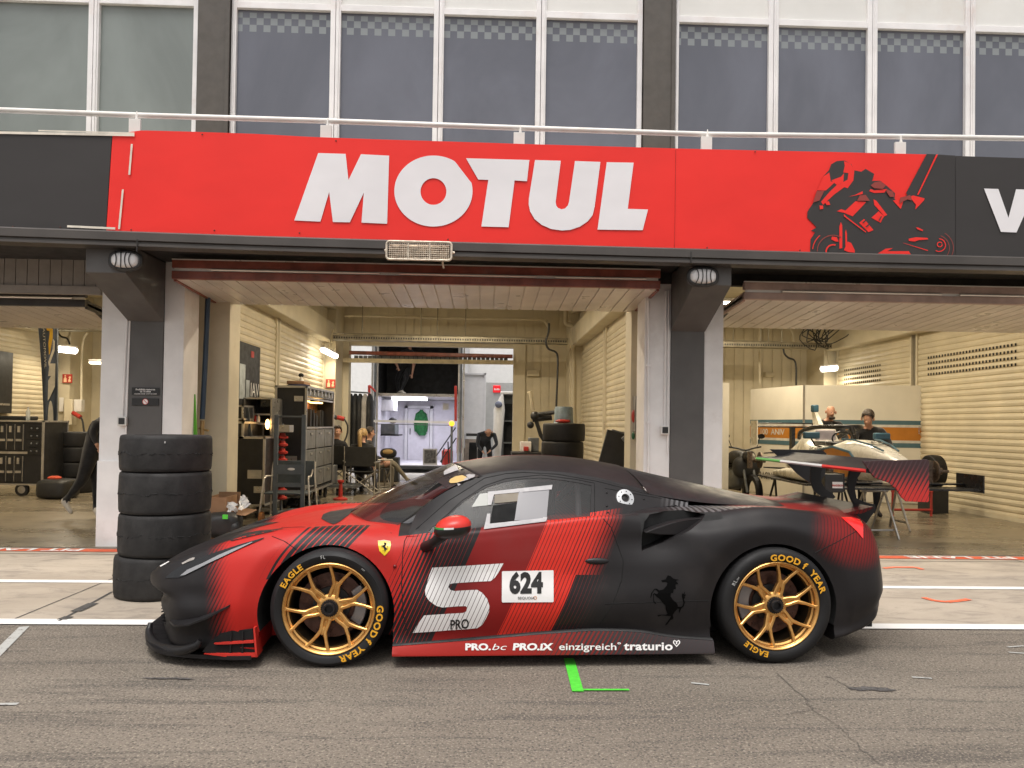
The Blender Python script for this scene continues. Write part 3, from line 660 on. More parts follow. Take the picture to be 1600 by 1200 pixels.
for i in range(NX+1):
    x = XN+(XR-XN)*i/NX
    P = [Vector((0, zb(x))), Vector((-yl(x)*.6, zb(x))), Vector((-(yl(x)-.03), zb(x)+.002)), Vector((-yl(x), zl(x))), Vector((-ym(x), zm(x))), Vector((-yu(x), zu(x))),
         Vector((-(ys(x)*.45+yu(x)*.55), zs(x)*.66+zu(x)*.34)), Vector((-ys(x), zs(x))), Vector((-(ys(x)*.5+yi(x)*.5), (zs(x)+zi(x))/2+.006)), Vector((-yi(x), zi(x))), Vector((-yi(x)*.5, zc(x)*.7+zi(x)*.3)), Vector((0, zc(x)))]
    h = catmull(P, 7); half = []
    for p in h: half.append(Vector((x, -dent(x, -p.x, p.y) if p.x < -.3 and p.y > .12 else p.x, p.y)))
    kx = min(1, max(0, (-.78-x)/.34)); kx = kx*kx*(3-2*kx)
    for p in half:
        lw = min(1, max(0, (.415-p.z)/.06)); p.x += .095*kx*lw*lw*(3-2*lw)
    rings.append(half+[Vector((q.x, -q.y, q.z)) for q in half[-2:0:-1]])
bm_ = MB(); n = len(rings[0]); bm_.loft(rings, cap=False)
for end, rg, sx in ((0, rings[0], -1), (1, rings[-1], 1)):     # rounded closing caps
    c = sum(rg, Vector())/n; prev = [end*(NX)*n+j for j in range(n)]
    for k, (f, dx) in enumerate(((.9, .018), (.6, .03), (.25, .034))):
        o = len(bm_.v); bm_.v += [c+(p-c)*f+Vector((sx*dx, 0, 0)) for p in rg]
        for j in range(n): bm_.f.append((prev[j], prev[(j+1) % n], o+(j+1) % n, o+j)); bm_.m.append(0)
        prev = [o+j for j in range(n)]
    bm_.f.append(tuple(prev)); bm_.m.append(0)
def boolean(name, base_mb, cutters, mats):
    o = bpy.data.objects.new(name, _mesh(name, base_mb, mats, None)); COL.objects.link(o); cs = []
    for c in cutters:
        co = bpy.data.objects.new('cutter', _mesh('cutter', c, mats, None)); COL.objects.link(co); cs.append(co)
        m = o.modifiers.new('b', 'BOOLEAN'); m.operation = 'DIFFERENCE'; m.object = co; m.solver = 'EXACT'
    bpy.context.view_layer.update()
    me = bpy.data.meshes.new_from_object(o.evaluated_get(bpy.context.evaluated_depsgraph_get()))
    bpy.data.objects.remove(o)
    for c in cs: bpy.data.objects.remove(c)
    return me
cut = []
for cx, cz, r in ((-.02, .30, .39), (2.65, .312, .40)):
    for s in (-1, 1):
        c = MB(); c.lathe([(r, s*1.3), (r, s*.56)], (cx, 0, cz), 'Y', 72); cut.append(c)
        c = MB(); c.box(cx-r*.985, cx+r*.985, min(s*1.3, s*.56), max(s*1.3, s*.56), -.2, cz-.1); cut.append(c)
ik = [(1006, 863), (1008, 838), (1013, 818), (1024, 808), (1051, 804.5), (1084, 803.5), (1113, 807), (1103, 816), (1081, 830), (1042, 849.5)]
c = MB(); P0, P1 = [], []
for q in ik:
    p = car_at(q[0], q[1], -.93); P0.append(Vector((p.x, -1.2, p.z))); dep = .13+.10*min(1, max(0, (p.x-1.86)/.22)); P1.append(Vector((p.x, -.93+dep, p.z)))
c.add(P0+P1, [tuple(range(9, -1, -1)), tuple(range(10, 20))]+[(i, (i+1) % 10, 10+(i+1) % 10, 10+i) for i in range(10)]); cut.append(c)
c = MB(); c.box(-1.5, -1.03, -.62, .62, .165, .355); cut.append(c)
for s in (-1, 1): c = MB(); c.add([(-1.5, s*.62, .17), (-1.02, s*.62, .17), (-1.02, s*.62, .34), (-1.5, s*.62, .37), (-1.5, s*.9, .17), (-1.09, s*.9, .17), (-1.09, s*.9, .30), (-1.5, s*.9, .34)], [(0, 1, 2, 3), (7, 6, 5, 4), (0, 4, 5, 1), (1, 5, 6, 2), (2, 6, 7, 3), (3, 7, 4, 0)]) if False else None
def mat_livery(name='livery', roof=False):
    m, b = begin(name); o = coords(); x, y, z = sep(o)
    s = x-z*.44; ay = vabs(y)
    def stripes(u, pitch, cover): return vfrac(u/pitch+40) < cover
    BLACKC = (.0145, .0128, .0135, 1); REDC = (.46, .018, .013, 1); BRIGHT = (.62, .028, .016, 1); DEEP = (.21, .009, .008, 1)
    red = cmix(vramp(s, .3, .56), REDC, DEEP); red = cmix((s > .895)*(s < 1.5), red, BRIGHT)  # DEEP paints the dark reflection into the door's red
    # black coverage, region by region
    q = x+z*.15
    nose = vmin(vramp(q, -.50, -.66)+stripes(s, .022, .4)*vramp(q, -.47, -.56)*.45, 1)
    zq_ = vmax(z-.55, 0); s2 = x-z*.45-zq_*zq_*1.5
    fen = stripes(s2, .037, vramp(s2, -.64, -.52)*.80)*(s2 < -.235)*(ay > .67)*(x < .3)*(z > .5)*(z < .785)
    door = vmax(stripes(s, .0235, vramp(s, .08, .36)*.86+.04), s > .505)*(s < .525)*(s > .10)*(x > .3)
    thin = stripes(s, .0225, .17)*(s > .9)*(s < 1.21)
    up = vmin(vramp(s, 1.16, 1.40)*1.05+stripes(s, .0225, .3)*.6, 1)*(z > .525)*(s > 1.12)
    low = (s > 1.205)*(z < .525)
    lowl = 1-stripes(s, .0225, .9)*1.0
    low = low*(1-lowl*vramp(s, 1.45, 1.25)*.25)
    back = (s > 1.42)
    blk = vmax(vmax(vmax(nose, fen), vmax(door, thin)), vmax(vmax(up, low), back))
    # red returning at the tail and on the rear deck
    dx = (x-3.27)/.42; dz = (z-.76)/.24; d2 = dx*dx+dz*dz
    tail = (1-stripes(s, .026, .28)*.75)*(x > 2.7)*(ay > .45)*vramp(d2, 1.0, .05)
    deck = vramp(x, 2.45, 2.62)*(ay < .68)*(z > .8)*vramp(vabs(ay-.38), .34, .2)*vramp(x, 3.42, 3.2)
    deck = deck*(1-stripes(x, .03, vramp(x, 2.95, 3.3)*.5))
    blk = vmin(blk, 1-vmin(vmax(tail, deck), 1))
    roofred = (z > 1.0)*vramp(x, 1.75, 1.1)*vramp(y, .0, .06)*vramp(y, .46, .42)
    blk = vmin(vmax(blk, (z-x*.12 > .692)*(x < 2.3)*(x > .38)), 1-roofred*.85)
    c = cmix(blk, red, BLACKC)
    # reflective grey bars where the buttress meets the engine cover
    bars = (vfrac(s/.036+40) < .55)*(x > 1.95)*(x < 2.80)*(z > .885)*(ay < .80)*(ay > .52)*vramp(x, 2.0, 2.2)*vramp(x, 2.8, 2.55)
    c = cmix(bars*.8, c, (.16, .155, .16, 1))
    c = cmix(vramp(nz(o, 3, 5), .45, .8)*.12, c, (.12, .10, .09, 1))
    link(c, b.inputs['Base Color']); link(vramp(nz(o, 9, 4), .3, .7)*.06+.46-bars*.15, b.inputs['Roughness'])
    b.inputs['Specular IOR Level'].default_value = .26
    bumped(b, nz(o, 2.2, 3), .01, .06); return m
LIV = mat_livery()
WELL = M('wheel_well_black', (.012, .012, .012, 1), .8)
BLK_S = M('satin_black', (.013, .012, .013, 1), .42, var=.1, spec=.35)
BLK_M = M('matt_black', (.012, .0115, .0115, 1), .6, var=.15)
def mesh_part(name, me, parent, ang=35):
    me.name = name; o = bpy.data.objects.new(name, me); COL.objects.link(o); o.parent = parent; WM[o.name] = WM[parent.name]
    if ang: me.shade_smooth(); me.set_sharp_from_angle(angle=R(ang))
    return o
me = boolean('body', bm_, cut, [LIV, WELL])
for p in me.polygons:
    cc = p.center; mi = 0
    for cx, cz, r in ((-.02, .30, .39), (2.65, .312, .40)):
        if math.hypot(cc.x-cx, cc.z-cz) < r-.001+.004*(abs(cc.y) < .9) and abs(cc.y) > .555 and all(math.hypot(me.vertices[v].co.x-cx, me.vertices[v].co.z-cz) < r+.003 for v in p.vertices): mi = 1
    if cc.z < .088: mi = 1
    if cc.x > -1.2 and cc.x < -1.02 and abs(cc.y) < .622 and .16 < cc.z < .37 and (abs(p.normal.x) > .9 or abs(p.normal.z) > .9 or abs(p.normal.y) > .9) and (cc.x > -1.035 or abs(abs(cc.y)-.62) < .003 or abs(cc.z-.165) < .003 or abs(cc.z-.355) < .003): mi = 1
    if -.905 < cc.y < -.6 and 1.84 < cc.x < 2.35 and .62 < cc.z < .9 and p.normal.y < -.2 and cc.y > -.86: mi = 1
    p.material_index = mi
body = mesh_part('body', me, car)
# ------------------------------------------------------------------ greenhouse
zr = T(-.1, .62, .1, .66, .30, .735, .45, .84, .60, .955, .75, 1.035, .90, 1.085, 1.03, 1.108, 1.14, 1.114, 1.36, 1.105, 1.62, 1.068, 1.85, 1.01, 2.1, .945, 2.4, .90, 2.7, .88, 3.0, .85)
zt = T(-.05, .77, .036, .826, .194, .918, .40, 1.01, .557, 1.078, .69, 1.128, .82, 1.155, .95, 1.176, 1.13, 1.193, 1.32, 1.197, 1.57, 1.181, 1.83, 1.142, 2.0, 1.105, 2.18, 1.066, 2.5, 1.0, 2.75, .95, 3.0, .90)
yrr = T(-.1, .70, .3, .69, .6, .635, .9, .598, 1.2, .588, 1.6, .585, 1.9, .575, 2.2, .555, 2.6, .54, 3.0, .52)
def cen(x, t):                                     # roof skin between the two rails, t in -1..1
    f = 1-abs(t)**2.3
    return Vector((x, yrr(x)*t, zr(x)+(zt(x)-zr(x))*f))
def yside(x, z):                                   # side skin from the waist up to the rail
    k = min(1, max(0, (z-.74)/max(.05, zr(x)-.74))); yb_ = .835+.02*min(1, max(0, x-.4))-(max(0, x-1.5)**2)*.35+(-.06 if x < .35 else 0)
    return -(yb_+(yrr(x)-yb_)*k**1.12)
def patch(f, nu=40, nv=28):
    m_ = MB(); m_.loft([[f(i/nu, j/nv) for j in range(nv+1)] for i in range(nu+1)], cap=False, closed=False); return m_
hd = lambda t: .70+.17*abs(t)**1.6                 # header line
rh = lambda t: 1.87+.08*abs(t)**2                  # rear edge of the roof
W0 = lambda t: .0+.30*abs(t)**2.2
roof = part('roof', patch(lambda u, v: cen(hd(2*v-1)+(rh(2*v-1)-hd(2*v-1))*u, 2*v-1)), LIV, car, world=False)
sm = roof.modifiers.new('thickness', 'SOLIDIFY'); sm.thickness = .012; sm.offset = -1
def mat_cglass(name, tintc, a, rough=.05, spec=.6):
    m, b = begin(name); b.inputs['Base Color'].default_value = tintc; b.inputs['Roughness'].default_value = rough
    b.inputs['Specular IOR Level'].default_value = spec; b.inputs['Alpha'].default_value = a; o = coords(); bumped(b, nz(o, 2, 2), .004, .1); return m
GLS = mat_cglass('windscreen_glass', (.018, .018, .018, 1), .64); SGL = mat_cglass('door_glass', (.055, .055, .055, 1), .66, .12, .16)
part('windscreen', patch(lambda u, v: cen(W0(2*v-1)+(hd(2*v-1)-W0(2*v-1))*u, (2*v-1)*.985)+Vector((0, 0, .001))), GLS, car, world=False)
part('sunstrip', patch(lambda u, v: cen(hd(2*v-1)-.20+.195*u, (2*v-1)*.985)+Vector((0, 0, .004))), M('sunstrip_black', (.022, .021, .022, 1), .3), car, world=False)
ec = part('engine_cover', patch(lambda u, v: cen(rh(2*v-1)+.012+(2.95-rh(2*v-1))*u, (2*v-1)*(.985-.12*u))-Vector((0, 0, .004))), M('engine_cover_black', (.018, .018, .019, 1), .42, var=.2, spec=.3), car, world=False)
def pt_side(px, py):                               # a pixel's ray met with the side skin
    y = -.7
    for _ in range(14):
        p = car_at(px, py, y); y = y*.4+.6*yside(p.x, p.z)
    return p
def refine(loops, step):
    """triangulate an outline and cut it on a grid so it can follow a curved skin"""
    ls = loops if isinstance(loops[0][0], (tuple, list)) else [loops]
    b = bmesh.new(); flat = [b.verts.new((p[0], p[1], 0)) for l in ls for p in l]
    for t in tessellate_polygon([[Vector((p[0], p[1], 0)) for p in l] for l in ls]):
        try: b.faces.new([flat[i] for i in t])
        except ValueError: pass
    return _grid(b, step)
def _grid(b, step):
    xs_ = [v.co.x for v in b.verts]; ys_ = [v.co.y for v in b.verts]
    for ax, lo, hi in ((0, min(xs_), max(xs_)), (1, min(ys_), max(ys_))):
        k = math.floor(lo/step)+1
        while k*step < hi:
            co = [0, 0, 0]; no = [0, 0, 0]; co[ax] = k*step+.00137; no[ax] = 1
            bmesh.ops.bisect_plane(b, geom=b.verts[:]+b.edges[:]+b.faces[:], plane_co=co, plane_no=no, dist=1e-6); k += 1
    b.verts.index_update(); r = ([tuple(v.co[:2]) for v in b.verts], [tuple(v.index for v in f.verts) for f in b.faces]); b.free(); return r
def skin(loops, fn, step=9):
    vs, fs = refine(loops, step); m_ = MB(); m_.add([fn(*p) for p in vs], fs); return m_
waist = [(632, 836), (660, 837), (700, 835), (736, 832), (757, 827), (856, 814), (922, 809), (938, 806), (990, 795), (1037, 783), (1056, 780)]
def rail_pt(x): return Vector((x, -yrr(x), zr(x)))
def to_px(p):
    w_ = CW @ p; d = w_-CP; z_ = d.dot(CF); return (CX+F_PX*d.dot(CR)/z_, CY-F_PX*d.dot(CU)/z_)
railpx = [to_px(rail_pt(.30+.06*i)) for i in range(33)]
dlo = [(676, 823), (694, 811), (722, 786), (742, 771), (762, 761), (785, 753.5), (804, 750), (825, 747.5), (845, 746.5), (878, 750), (905, 754.5), (924, 758.5), (922, 808), (856, 812.5), (790, 821), (736, 829), (700, 832), (668, 832)]
outer = [q for q in railpx if q[0] > 640] + [(1075, 782), (1075, 800)] + [(x_, y_+9) for x_, y_ in waist[::-1]]
side = part('side_frame', skin([outer, dlo], lambda a, b2: pt_side(a, b2)), LIV, car, world=False)
part('door_glass', skin(dlo, lambda a, b2: pt_side(a, b2)+Vector((0, .004, 0))), SGL, car, world=False)
# far side: the same panel mirrored
far = MB(); vs, fs = refine([outer, dlo], 9); far.add([Vector((p.x, -p.y, p.z)) for p in [pt_side(*q) for q in vs]], fs); part('side_frame', far, LIV, car, world=False)
far = MB(); vs, fs = refine(dlo, 9); far.add([Vector((p.x, -p.y-.004, p.z)) for p in [pt_side(*q) for q in vs]], fs); part('door_glass', far, SGL, car, world=False)
# ------------------------------------------------------------------ projecting trim onto the finished skins
bpy.context.view_layer.update()
def bvh_of(objs):
    V_, F_ = [], []
    for o in objs:
        k = len(V_); V_ += [v.co.copy() for v in o.data.vertices]; F_ += [tuple(i+k for i in p.vertices) for p in o.data.polygons]
    return BVHTree.FromPolygons(V_, F_)
BT = bvh_of([body, roof, side, ec]); GT = bvh_of([o for o in car.children if o.name.startswith(('windscreen', 'door_glass', 'sunstrip'))]+[body, side])
def on(px, py, off=.0022, T_=None):
    d = cray(px, py); h = (T_ or BT).ray_cast(CAM_L, d)
    if h[0] is None: return None
    n_ = h[1] if h[1].dot(d) < 0 else -h[1]
    return h[0]+n_*off-d*off*.6
def decal(loops, off=.0022, step=7, T_=None, pre=None):
    vs, fs = pre or refine(loops, step); P = [on(a, b2, off, T_) for a, b2 in vs]; m_ = MB()
    m_.add([p or Vector() for p in P], [f for f in fs if all(P[i] is not None for i in f)])
    return m_
def dtext(s, fn2, step=.02, off=.0022, **k):
    """text whose outline coordinates fn2 turns into pixels, laid on the body"""
    vs, fs = text2d(s, **k); b = bmesh.new(); bv = [b.verts.new((x, y, 0)) for x, y in vs]
    for f in fs:
        try: b.faces.new([bv[i] for i in f])
        except ValueError: pass
    bmesh.ops.triangulate(b, faces=b.faces[:]); vs, fs = _grid(b, step)
    return decal(None, off, pre=([fn2(x, y) for x, y in vs], fs))
def dpart(name, m_, mat, parent=None, **k): return part(name, m_, mat, parent or body, world=False, ang=60, **k)
LNE = M('panel_gap', (.004, .004, .004, 1), .9)
def seam(pts, r=.0028, T_=None):
    P = []
    for (a, b2), (c2, d) in zip(pts, pts[1:]):
        n_ = max(1, int(math.hypot(c2-a, d-b2)/5))
        for i in range(n_):
            p = on(a+(c2-a)*i/n_, b2+(d-b2)*i/n_, -.0004, T_)
            if p is not None and (not P or (p-P[-1]).length < .15): P.append(p)
    p = on(*pts[-1], -.0004, T_)
    if p is not None: P.append(p)
    return MB().tube(P, r, 6)
for pts in ([(638, 834), (632, 846), (629, 868), (627.5, 915), (630, 960), (637, 990)], [(938, 806), (955, 824), (966, 854), (974, 876), (971.5, 906), (958, 942), (938, 974)],
            [(945, 943.5), (1020, 941), (1112, 938)], [(1273, 864), (1304, 849), (1338, 830)], [(440, 824.5), (470, 823.5), (522, 826), (560, 829), (612, 833)], [(425, 838), (445, 846), (462, 858), (474, 866)],
            [(678, 822), (700, 803), (721, 783), (757, 759), (790, 748), (845, 742), (900, 749), (929, 755), (929, 806)], [(650, 827), (700, 783), (757, 747), (790, 740), (818, 738), (872, 741), (933, 752), (1004, 770), (1050, 779)],
            [(945, 763), (1035, 779)]):
    dpart('panel_gap', seam(pts), LNE)
dpart('emblem', decal([(590.5, 845), (600, 843.8), (610, 845.5), (610.8, 852), (609, 860), (601.2, 868.5), (593, 861), (591, 852)]), M('yellow_enamel', (.80, .56, .01, 1), .3, var=.05))
dpart('emblem', decal([(591, 845.3), (600, 843.9), (609.8, 845.6), (609.5, 847), (600, 845.8), (591.5, 846.7)], .003), M('emblem_rim', (.7, .35, .2, 1), .4))
def horse(cx, cy, k, off, parts=True):
    """rearing horse, drawn on a 1200-unit square"""
    P = [[(515, 262), (600, 240), (640, 165), (690, 180), (750, 230), (850, 250), (790, 270), (840, 330), (785, 340), (790, 420), (750, 430), (740, 500), (700, 500), (690, 560), (740, 630), (800, 680), (830, 730), (815, 800), (770, 850), (735, 905), (745, 960), (735, 990), (690, 1000), (625, 1085), (590, 1105), (600, 1080), (680, 970), (700, 930), (640, 925), (520, 915), (470, 935), (440, 920), (480, 905), (600, 905), (635, 890), (600, 800), (595, 730), (540, 680), (500, 620), (420, 560), (390, 520), (375, 540), (385, 650), (425, 690), (405, 705), (370, 660), (365, 520), (385, 500), (440, 520), (465, 490), (440, 460), (400, 430), (350, 500), (325, 590), (312, 580), (330, 500), (390, 420), (430, 415), (480, 450), (560, 430), (620, 360), (635, 310), (600, 290), (540, 295)],
         [(815, 750), (880, 760), (915, 740), (935, 680), (905, 560), (910, 500), (930, 520), (960, 470), (950, 530), (985, 520), (955, 570), (965, 590), (940, 610), (960, 680), (935, 750), (890, 790), (850, 880), (845, 840), (860, 790), (810, 790)]]
    return [[(cx+(a-640)*k, cy+(b2-640)*k) for a, b2 in l] for l in P]
m_ = MB()
for l in horse(990+640/12, 885+640/12, 1/12, 0): m_.join(decal(l, .002))
dpart('horse_decal', m_, M('gloss_black_vinyl', (.0015, .0015, .0015, 1), .5, spec=.08))
m_ = MB()
for l in horse(601, 855.5, .0165, 0): m_.join(decal(l, .004, 3))
dpart('horse_decal', m_, LNE)
# the big striped 5, the PRO word, the number plate, the sponsors' line
def mat_five():
    m, b = begin('striped_white_vinyl'); o = coords(); x, y, z = sep(o)
    st = vfrac((x-z*.44)/.0268+40) < .87
    link(cmix(st, (.05, .008, .008, 1), (.78, .76, .75, 1)), b.inputs['Base Color']); b.inputs['Roughness'].default_value = .4; return m
Z5 = lambda L: [(630+a/6.4, 870+b2/6.4) for a, b2 in L]
five = Z5([(290, 108), (640, 88), (1003, 65), (950, 160), (920, 205), (875, 243), (700, 252), (500, 265), (465, 275), (455, 305), (470, 330), (510, 342), (620, 335), (740, 330), (790, 360), (840, 420), (862, 490), (858, 550), (830, 610), (790, 680), (740, 712), (640, 722), (470, 733), (280, 748), (95, 760), (140, 680), (210, 585), (400, 572), (600, 560), (630, 545), (640, 510), (625, 493), (540, 495), (390, 507), (330, 490), (260, 440), (225, 390), (218, 340), (235, 270), (262, 180)])
dpart('number_decal', decal(five, .002), mat_five())
TXB = M('lettering_black', (.012, .011, .011, 1), .4)
dpart('word_decal', dtext('PRO', lambda x, y: (703+x*15.5, 983-y*20.5-x*1.0), align='LEFT', bold=.022, off=.0035), TXB)
plate = [(785.5, 892.3), (864, 891), (864.8, 892), (865, 939.5), (864, 940.8), (785, 941.2), (784, 940), (784.2, 893.4)]
dpart('number_plate', decal(plate, .0035), M('plate_white', (.80, .78, .77, 1), .35, var=.03))
dpart('number_plate', dtext('624', lambda x, y: (796+x*33.5, 925.8-y*43-x*.4), align='LEFT', bold=.05, sx=1, space=1.04, off=.0052), TXB)
dpart('number_plate', dtext('SEQUOIA', lambda x, y: (809+x*6.2, 936.2-y*5.5), align='LEFT', bold=.02, off=.0052), M('lettering_grey', (.15, .14, .14, 1), .5))
dpart('number_plate', decal([circ(836.3, 934, 2.6, 2.6, 16), circ(836.3, 934, 1.7, 1.7, 16)], .0052, 3), M('small_orange_mark', (.5, .2, .08, 1), .5))
# ------------------------------------------------------------------ side skirts
skt = T(.34, .118, .98, .163, 1.27, .185, 1.57, .20, 1.80, .192, 2.01, .16, 2.26, .14)
def mat_skirt():
    m, b = begin('skirt_livery'); o = coords(); x, y, z = sep(o)
    s = x-z*.6; st = vfrac(s/.028+40) < (vramp(x, .9, 2.1)*.98)
    c = cmix(vramp(x, .8, 2.05)*.75, (.36, .022, .016, 1), (.035, .027, .027, 1)); c = cmix(st*vramp(x, .9, 1.5), c, (.045, .038, .039, 1))
    link(c, b.inputs['Base Color']); b.inputs['Roughness'].default_value = .45; b.inputs['Specular IOR Level'].default_value = .25; return m
SKM = mat_skirt()
for s in (-1, 1):
    rg = []
    for i in range(41):
        x = .365+(2.262-.365)*i/40; t_ = skt(x)
        rg.append([Vector((x, s*.86, t_)), Vector((x, s*.955, t_)), Vector((x, s*.978, .084)), Vector((x, s*.978, .072)), Vector((x, s*.86, .072))])
    sk = part('side_skirt', MB().loft(rg), SKM, car, world=False, ang=30)
    if s < 0:
        B0 = BT; BT = bvh_of([sk])
        def row(word, x0, x1, y0, size, **k):
            vs, fs = text2d(word, align='LEFT', **{a: b2 for a, b2 in k.items() if a != 'off'}); W_ = max(v[0] for v in vs)-min(v[0] for v in vs); mn = min(v[0] for v in vs)
            return dtext(word, lambda x, y: (x0+(x-mn)/W_*(x1-x0), y0-y*size-(x-mn)/W_*.0), align='LEFT', off=.002, **k)
        m_ = row('PRO.', 727, 767, 1015.5, 14, bold=.045); m_.join(row('bc', 769, 792, 1015.5, 14, shear=.25, bold=-.004)); m_.join(row('PRO.iX', 801, 864.5, 1015.5, 14.5, bold=.045, shear=.1))
        m_.join(row('einzigreich', 873.5, 963, 1015.5, 15.2, bold=.012)); m_.join(row('traturio', 974.5, 1051, 1015.5, 17.5, bold=.03, space=1.05)); m_.join(row('o', 964.5, 970, 1006.5, 6, bold=.03))
        hrt = [(1057, 1011), (1051.5, 1005), (1051.5, 1001.5), (1054, 1000), (1057, 1002), (1060, 1000), (1062.5, 1001.5), (1062.5, 1005)]; hin = [(1057, 1009), (1053.2, 1004.6), (1053.2, 1002.4), (1054.6, 1001.6), (1057, 1004), (1059.6, 1001.6), (1060.8, 1002.4), (1060.8, 1004.6)]
        m_.join(decal([hrt, hin], .002, 4)); m_.join(decal([(1056, 1003.5), (1058, 1003.5), (1058, 1006.5), (1056, 1006.5)], .002, 4))
        dpart('sponsor_lettering', m_, LETTER, sk); BT = B0
        dpart('sill_shadow_gap', MB().loft([[Vector((x, -.945, skt(x)+.002)), Vector((x, -.94, skt(x)+.010)), Vector((x, -.90, skt(x)+.010)), Vector((x, -.90, skt(x)+.002))] for x in [.365+.0474*i for i in range(41)]]), BLK_M, car)
# ------------------------------------------------------------------ lamps, vents, handle, badge, filler
HL = mat_cglass('headlamp_lens', (.26, .26, .27, 1), 1, .12)
DK = M('gloss_black_lens', (.008, .008, .009, 1), .12)
m_ = decal([(258, 903.5), (266, 896), (278, 887.5), (304, 875), (342, 861.5), (378, 850), (413, 840.3), (412, 842), (377, 857), (351, 869.5), (325, 882), (304, 892.5), (290, 899), (281, 902.5)], .003)
hl = part('headlamp', m_, DK, car, world=False, ang=60)
dpart('lens', decal([(282, 899.8), (293.5, 890.5), (318, 879.8), (342.5, 867.5), (365, 858), (395, 847), (394, 848.6), (377.5, 856.4), (351, 869), (325, 881), (304, 891.5), (290, 898.5)], .005), HL, hl)  # pale grey sliver paints the highlight streak along the lens
VNT = BLK_M
for pg in ([(359, 844.5), (366, 839.5), (382, 833.5), (405, 829.5), (425, 828), (444, 825.5), (428, 830.5), (405, 835.5), (380, 841.5), (362, 846)], [(345, 836.5), (352, 832.5), (370, 826), (390, 821), (412, 817.5), (437, 816), (420, 820), (395, 825.5), (365, 834), (348, 839)],
           [(388, 817.5), (412, 811.5), (432, 809.5), (420, 812.5), (398, 818)]):
    dpart('hood_vent', decal(pg, .003), VNT)
dpart('emblem', decal([(284, 880), (290, 877), (296, 873.5), (301, 871.5), (305, 871.5), (303, 875), (297, 877), (290, 880), (286, 882)], .003), ALU)
dpart('tow_eye', decal([(250, 885), (264, 877.5), (265, 878.5), (252, 886)], .004), LETTER)
m_ = decal([(502, 811), (505, 804), (516, 799.5), (540, 796), (556, 794), (545, 805), (530, 816), (521, 820), (511, 816)], .003); dpart('cowl_vent', m_, BLK_M)
hnd = MB(); c0 = on(933, 877, -.004); hnd.ball(c0, (.078, .017, .021), 20, 10); dpart('door_handle', hnd, BLK_S, car)
p = on(617, 885, .001); dpart('side_marker', MB().ball(p, (.011, .008, .011)), M('dark_red_lens', (.15, .01, .01, 1), .2), car)
fc = pt_side(976, 779); fq = MB(); fn_ = Vector((.15, -.9, .38)).normalized(); ux = Vector((1, 0, 0)); ux = (ux-fn_*ux.dot(fn_)).normalized(); uz = fn_.cross(ux)*-1
def fdisc(r0, r1, h0, h1, m_, n_=28):
    for j in range(n_):
        a0, a1 = 2*math.pi*j/n_, 2*math.pi*(j+1)/n_
        def q(r, h, a): return fc+(ux*math.cos(a)+uz*math.sin(a))*r+fn_*h
        m_.quad(q(r0, h0, a0), q(r1, h1, a0), q(r1, h1, a1), q(r0, h0, a1))
fdisc(.027, .058, .016, .012, fq); fdisc(.058, .062, .012, -.02, fq); fdisc(.024, .027, .0, .016, fq)
cap = part('fuel_filler', fq, M('brushed_aluminium', (.72, .72, .72, 1), .3, metal=.85, var=.05), car, world=False)
m_ = MB(); fdisc(0.0001, .024, .004, .0, m_); part('filler_cap', m_, BLK_M, cap, world=False)
m_ = MB()
for j in range(8):
    a = 2*math.pi*j/8+.2; m_.ball(fc+(ux*math.cos(a)+uz*math.sin(a))*.044+fn_*.016, .0035, 8, 5)
for px, py in ((948, 770), (948, 791), (1006, 780), (950, 801)): m_.ball(pt_side(px, py), .007, 8, 5)
part('screw', m_, M('dark_bolt', (.03, .03, .03, 1), .4, metal=.6), cap, world=False)
# window film, net, openings and a painted reflection on the door glass
FILM = M('white_window_tape', (.40, .385, .39, 1), .5, var=.08, scale=20); FILG = mat_cglass('grey_film', (.22, .215, .23, 1), .8, .3)
def gdec(L, off): return decal(L, off, T_=GT)
ZW = lambda L: [(680+a/8, 700+b2/8) for a, b2 in L]
dpart('window_film', gdec(ZW([(1095, 548), (1425, 520), (1390, 900), (1040, 905), (1050, 700)]), .003), FILG, car)
for L in ([(660, 552), (1465, 465), (1455, 522), (735, 585), (700, 715), (662, 715)], [(650, 825), (690, 825), (682, 950), (1345, 880), (1350, 868), (1400, 870), (1388, 925), (608, 1022)], [(1045, 548), (1095, 545), (1048, 905), (990, 912)]):
    dpart('window_tape', gdec(ZW(L), .005), FILM if len(L) != 4 else FILG, car)
dpart('window_opening', gdec(ZW([(722, 722), (1045, 682), (1005, 905), (688, 945)]), .004), LNE, car)
dpart('painted_window_reflection', gdec(ZW([(560, 575), (700, 560), (665, 718), (455, 742)]), .003), mat_cglass('pale_reflection', (.28, .29, .26, 1), .75, .3), car)  # pale patch painted on as a reflection in the glass
dpart('window_vent', gdec(ZW([(745, 588), (1045, 562), (1040, 668), (740, 695)]), .004), M('brown_vent', (.16, .13, .09, 1), .5), car)
# windscreen stickers, tear-off strip, and roof-edge gap
ZS = ZW
for L, mt in (([(110, 300), (130, 280), (260, 212), (292, 280), (115, 342), (110, 328)], FILM), ([(290, 200), (325, 198), (352, 260), (320, 272)], FILM), ([(175, 430), (190, 395), (260, 358), (340, 345), (395, 370), (360, 410), (270, 440), (195, 445)], M('sticker_gold', (.6, .42, .16, 1), .5)),
              ([(385, 345), (540, 295), (578, 335), (425, 392)], FILM), ([(270, 440), (405, 370), (420, 400), (290, 478)], FILM)):
    dpart('sticker', decal(ZS(L), .004, T_=GT), mt, car)
dpart('panel_gap', seam([(735, 721), (745, 729), (757, 739), (755, 745), (735, 757)], .004, GT), LNE)
for L in ([(566, 829), (586, 819), (622, 803), (660, 786), (694, 769), (692, 772), (665, 790), (638, 808), (616, 829)],): pass
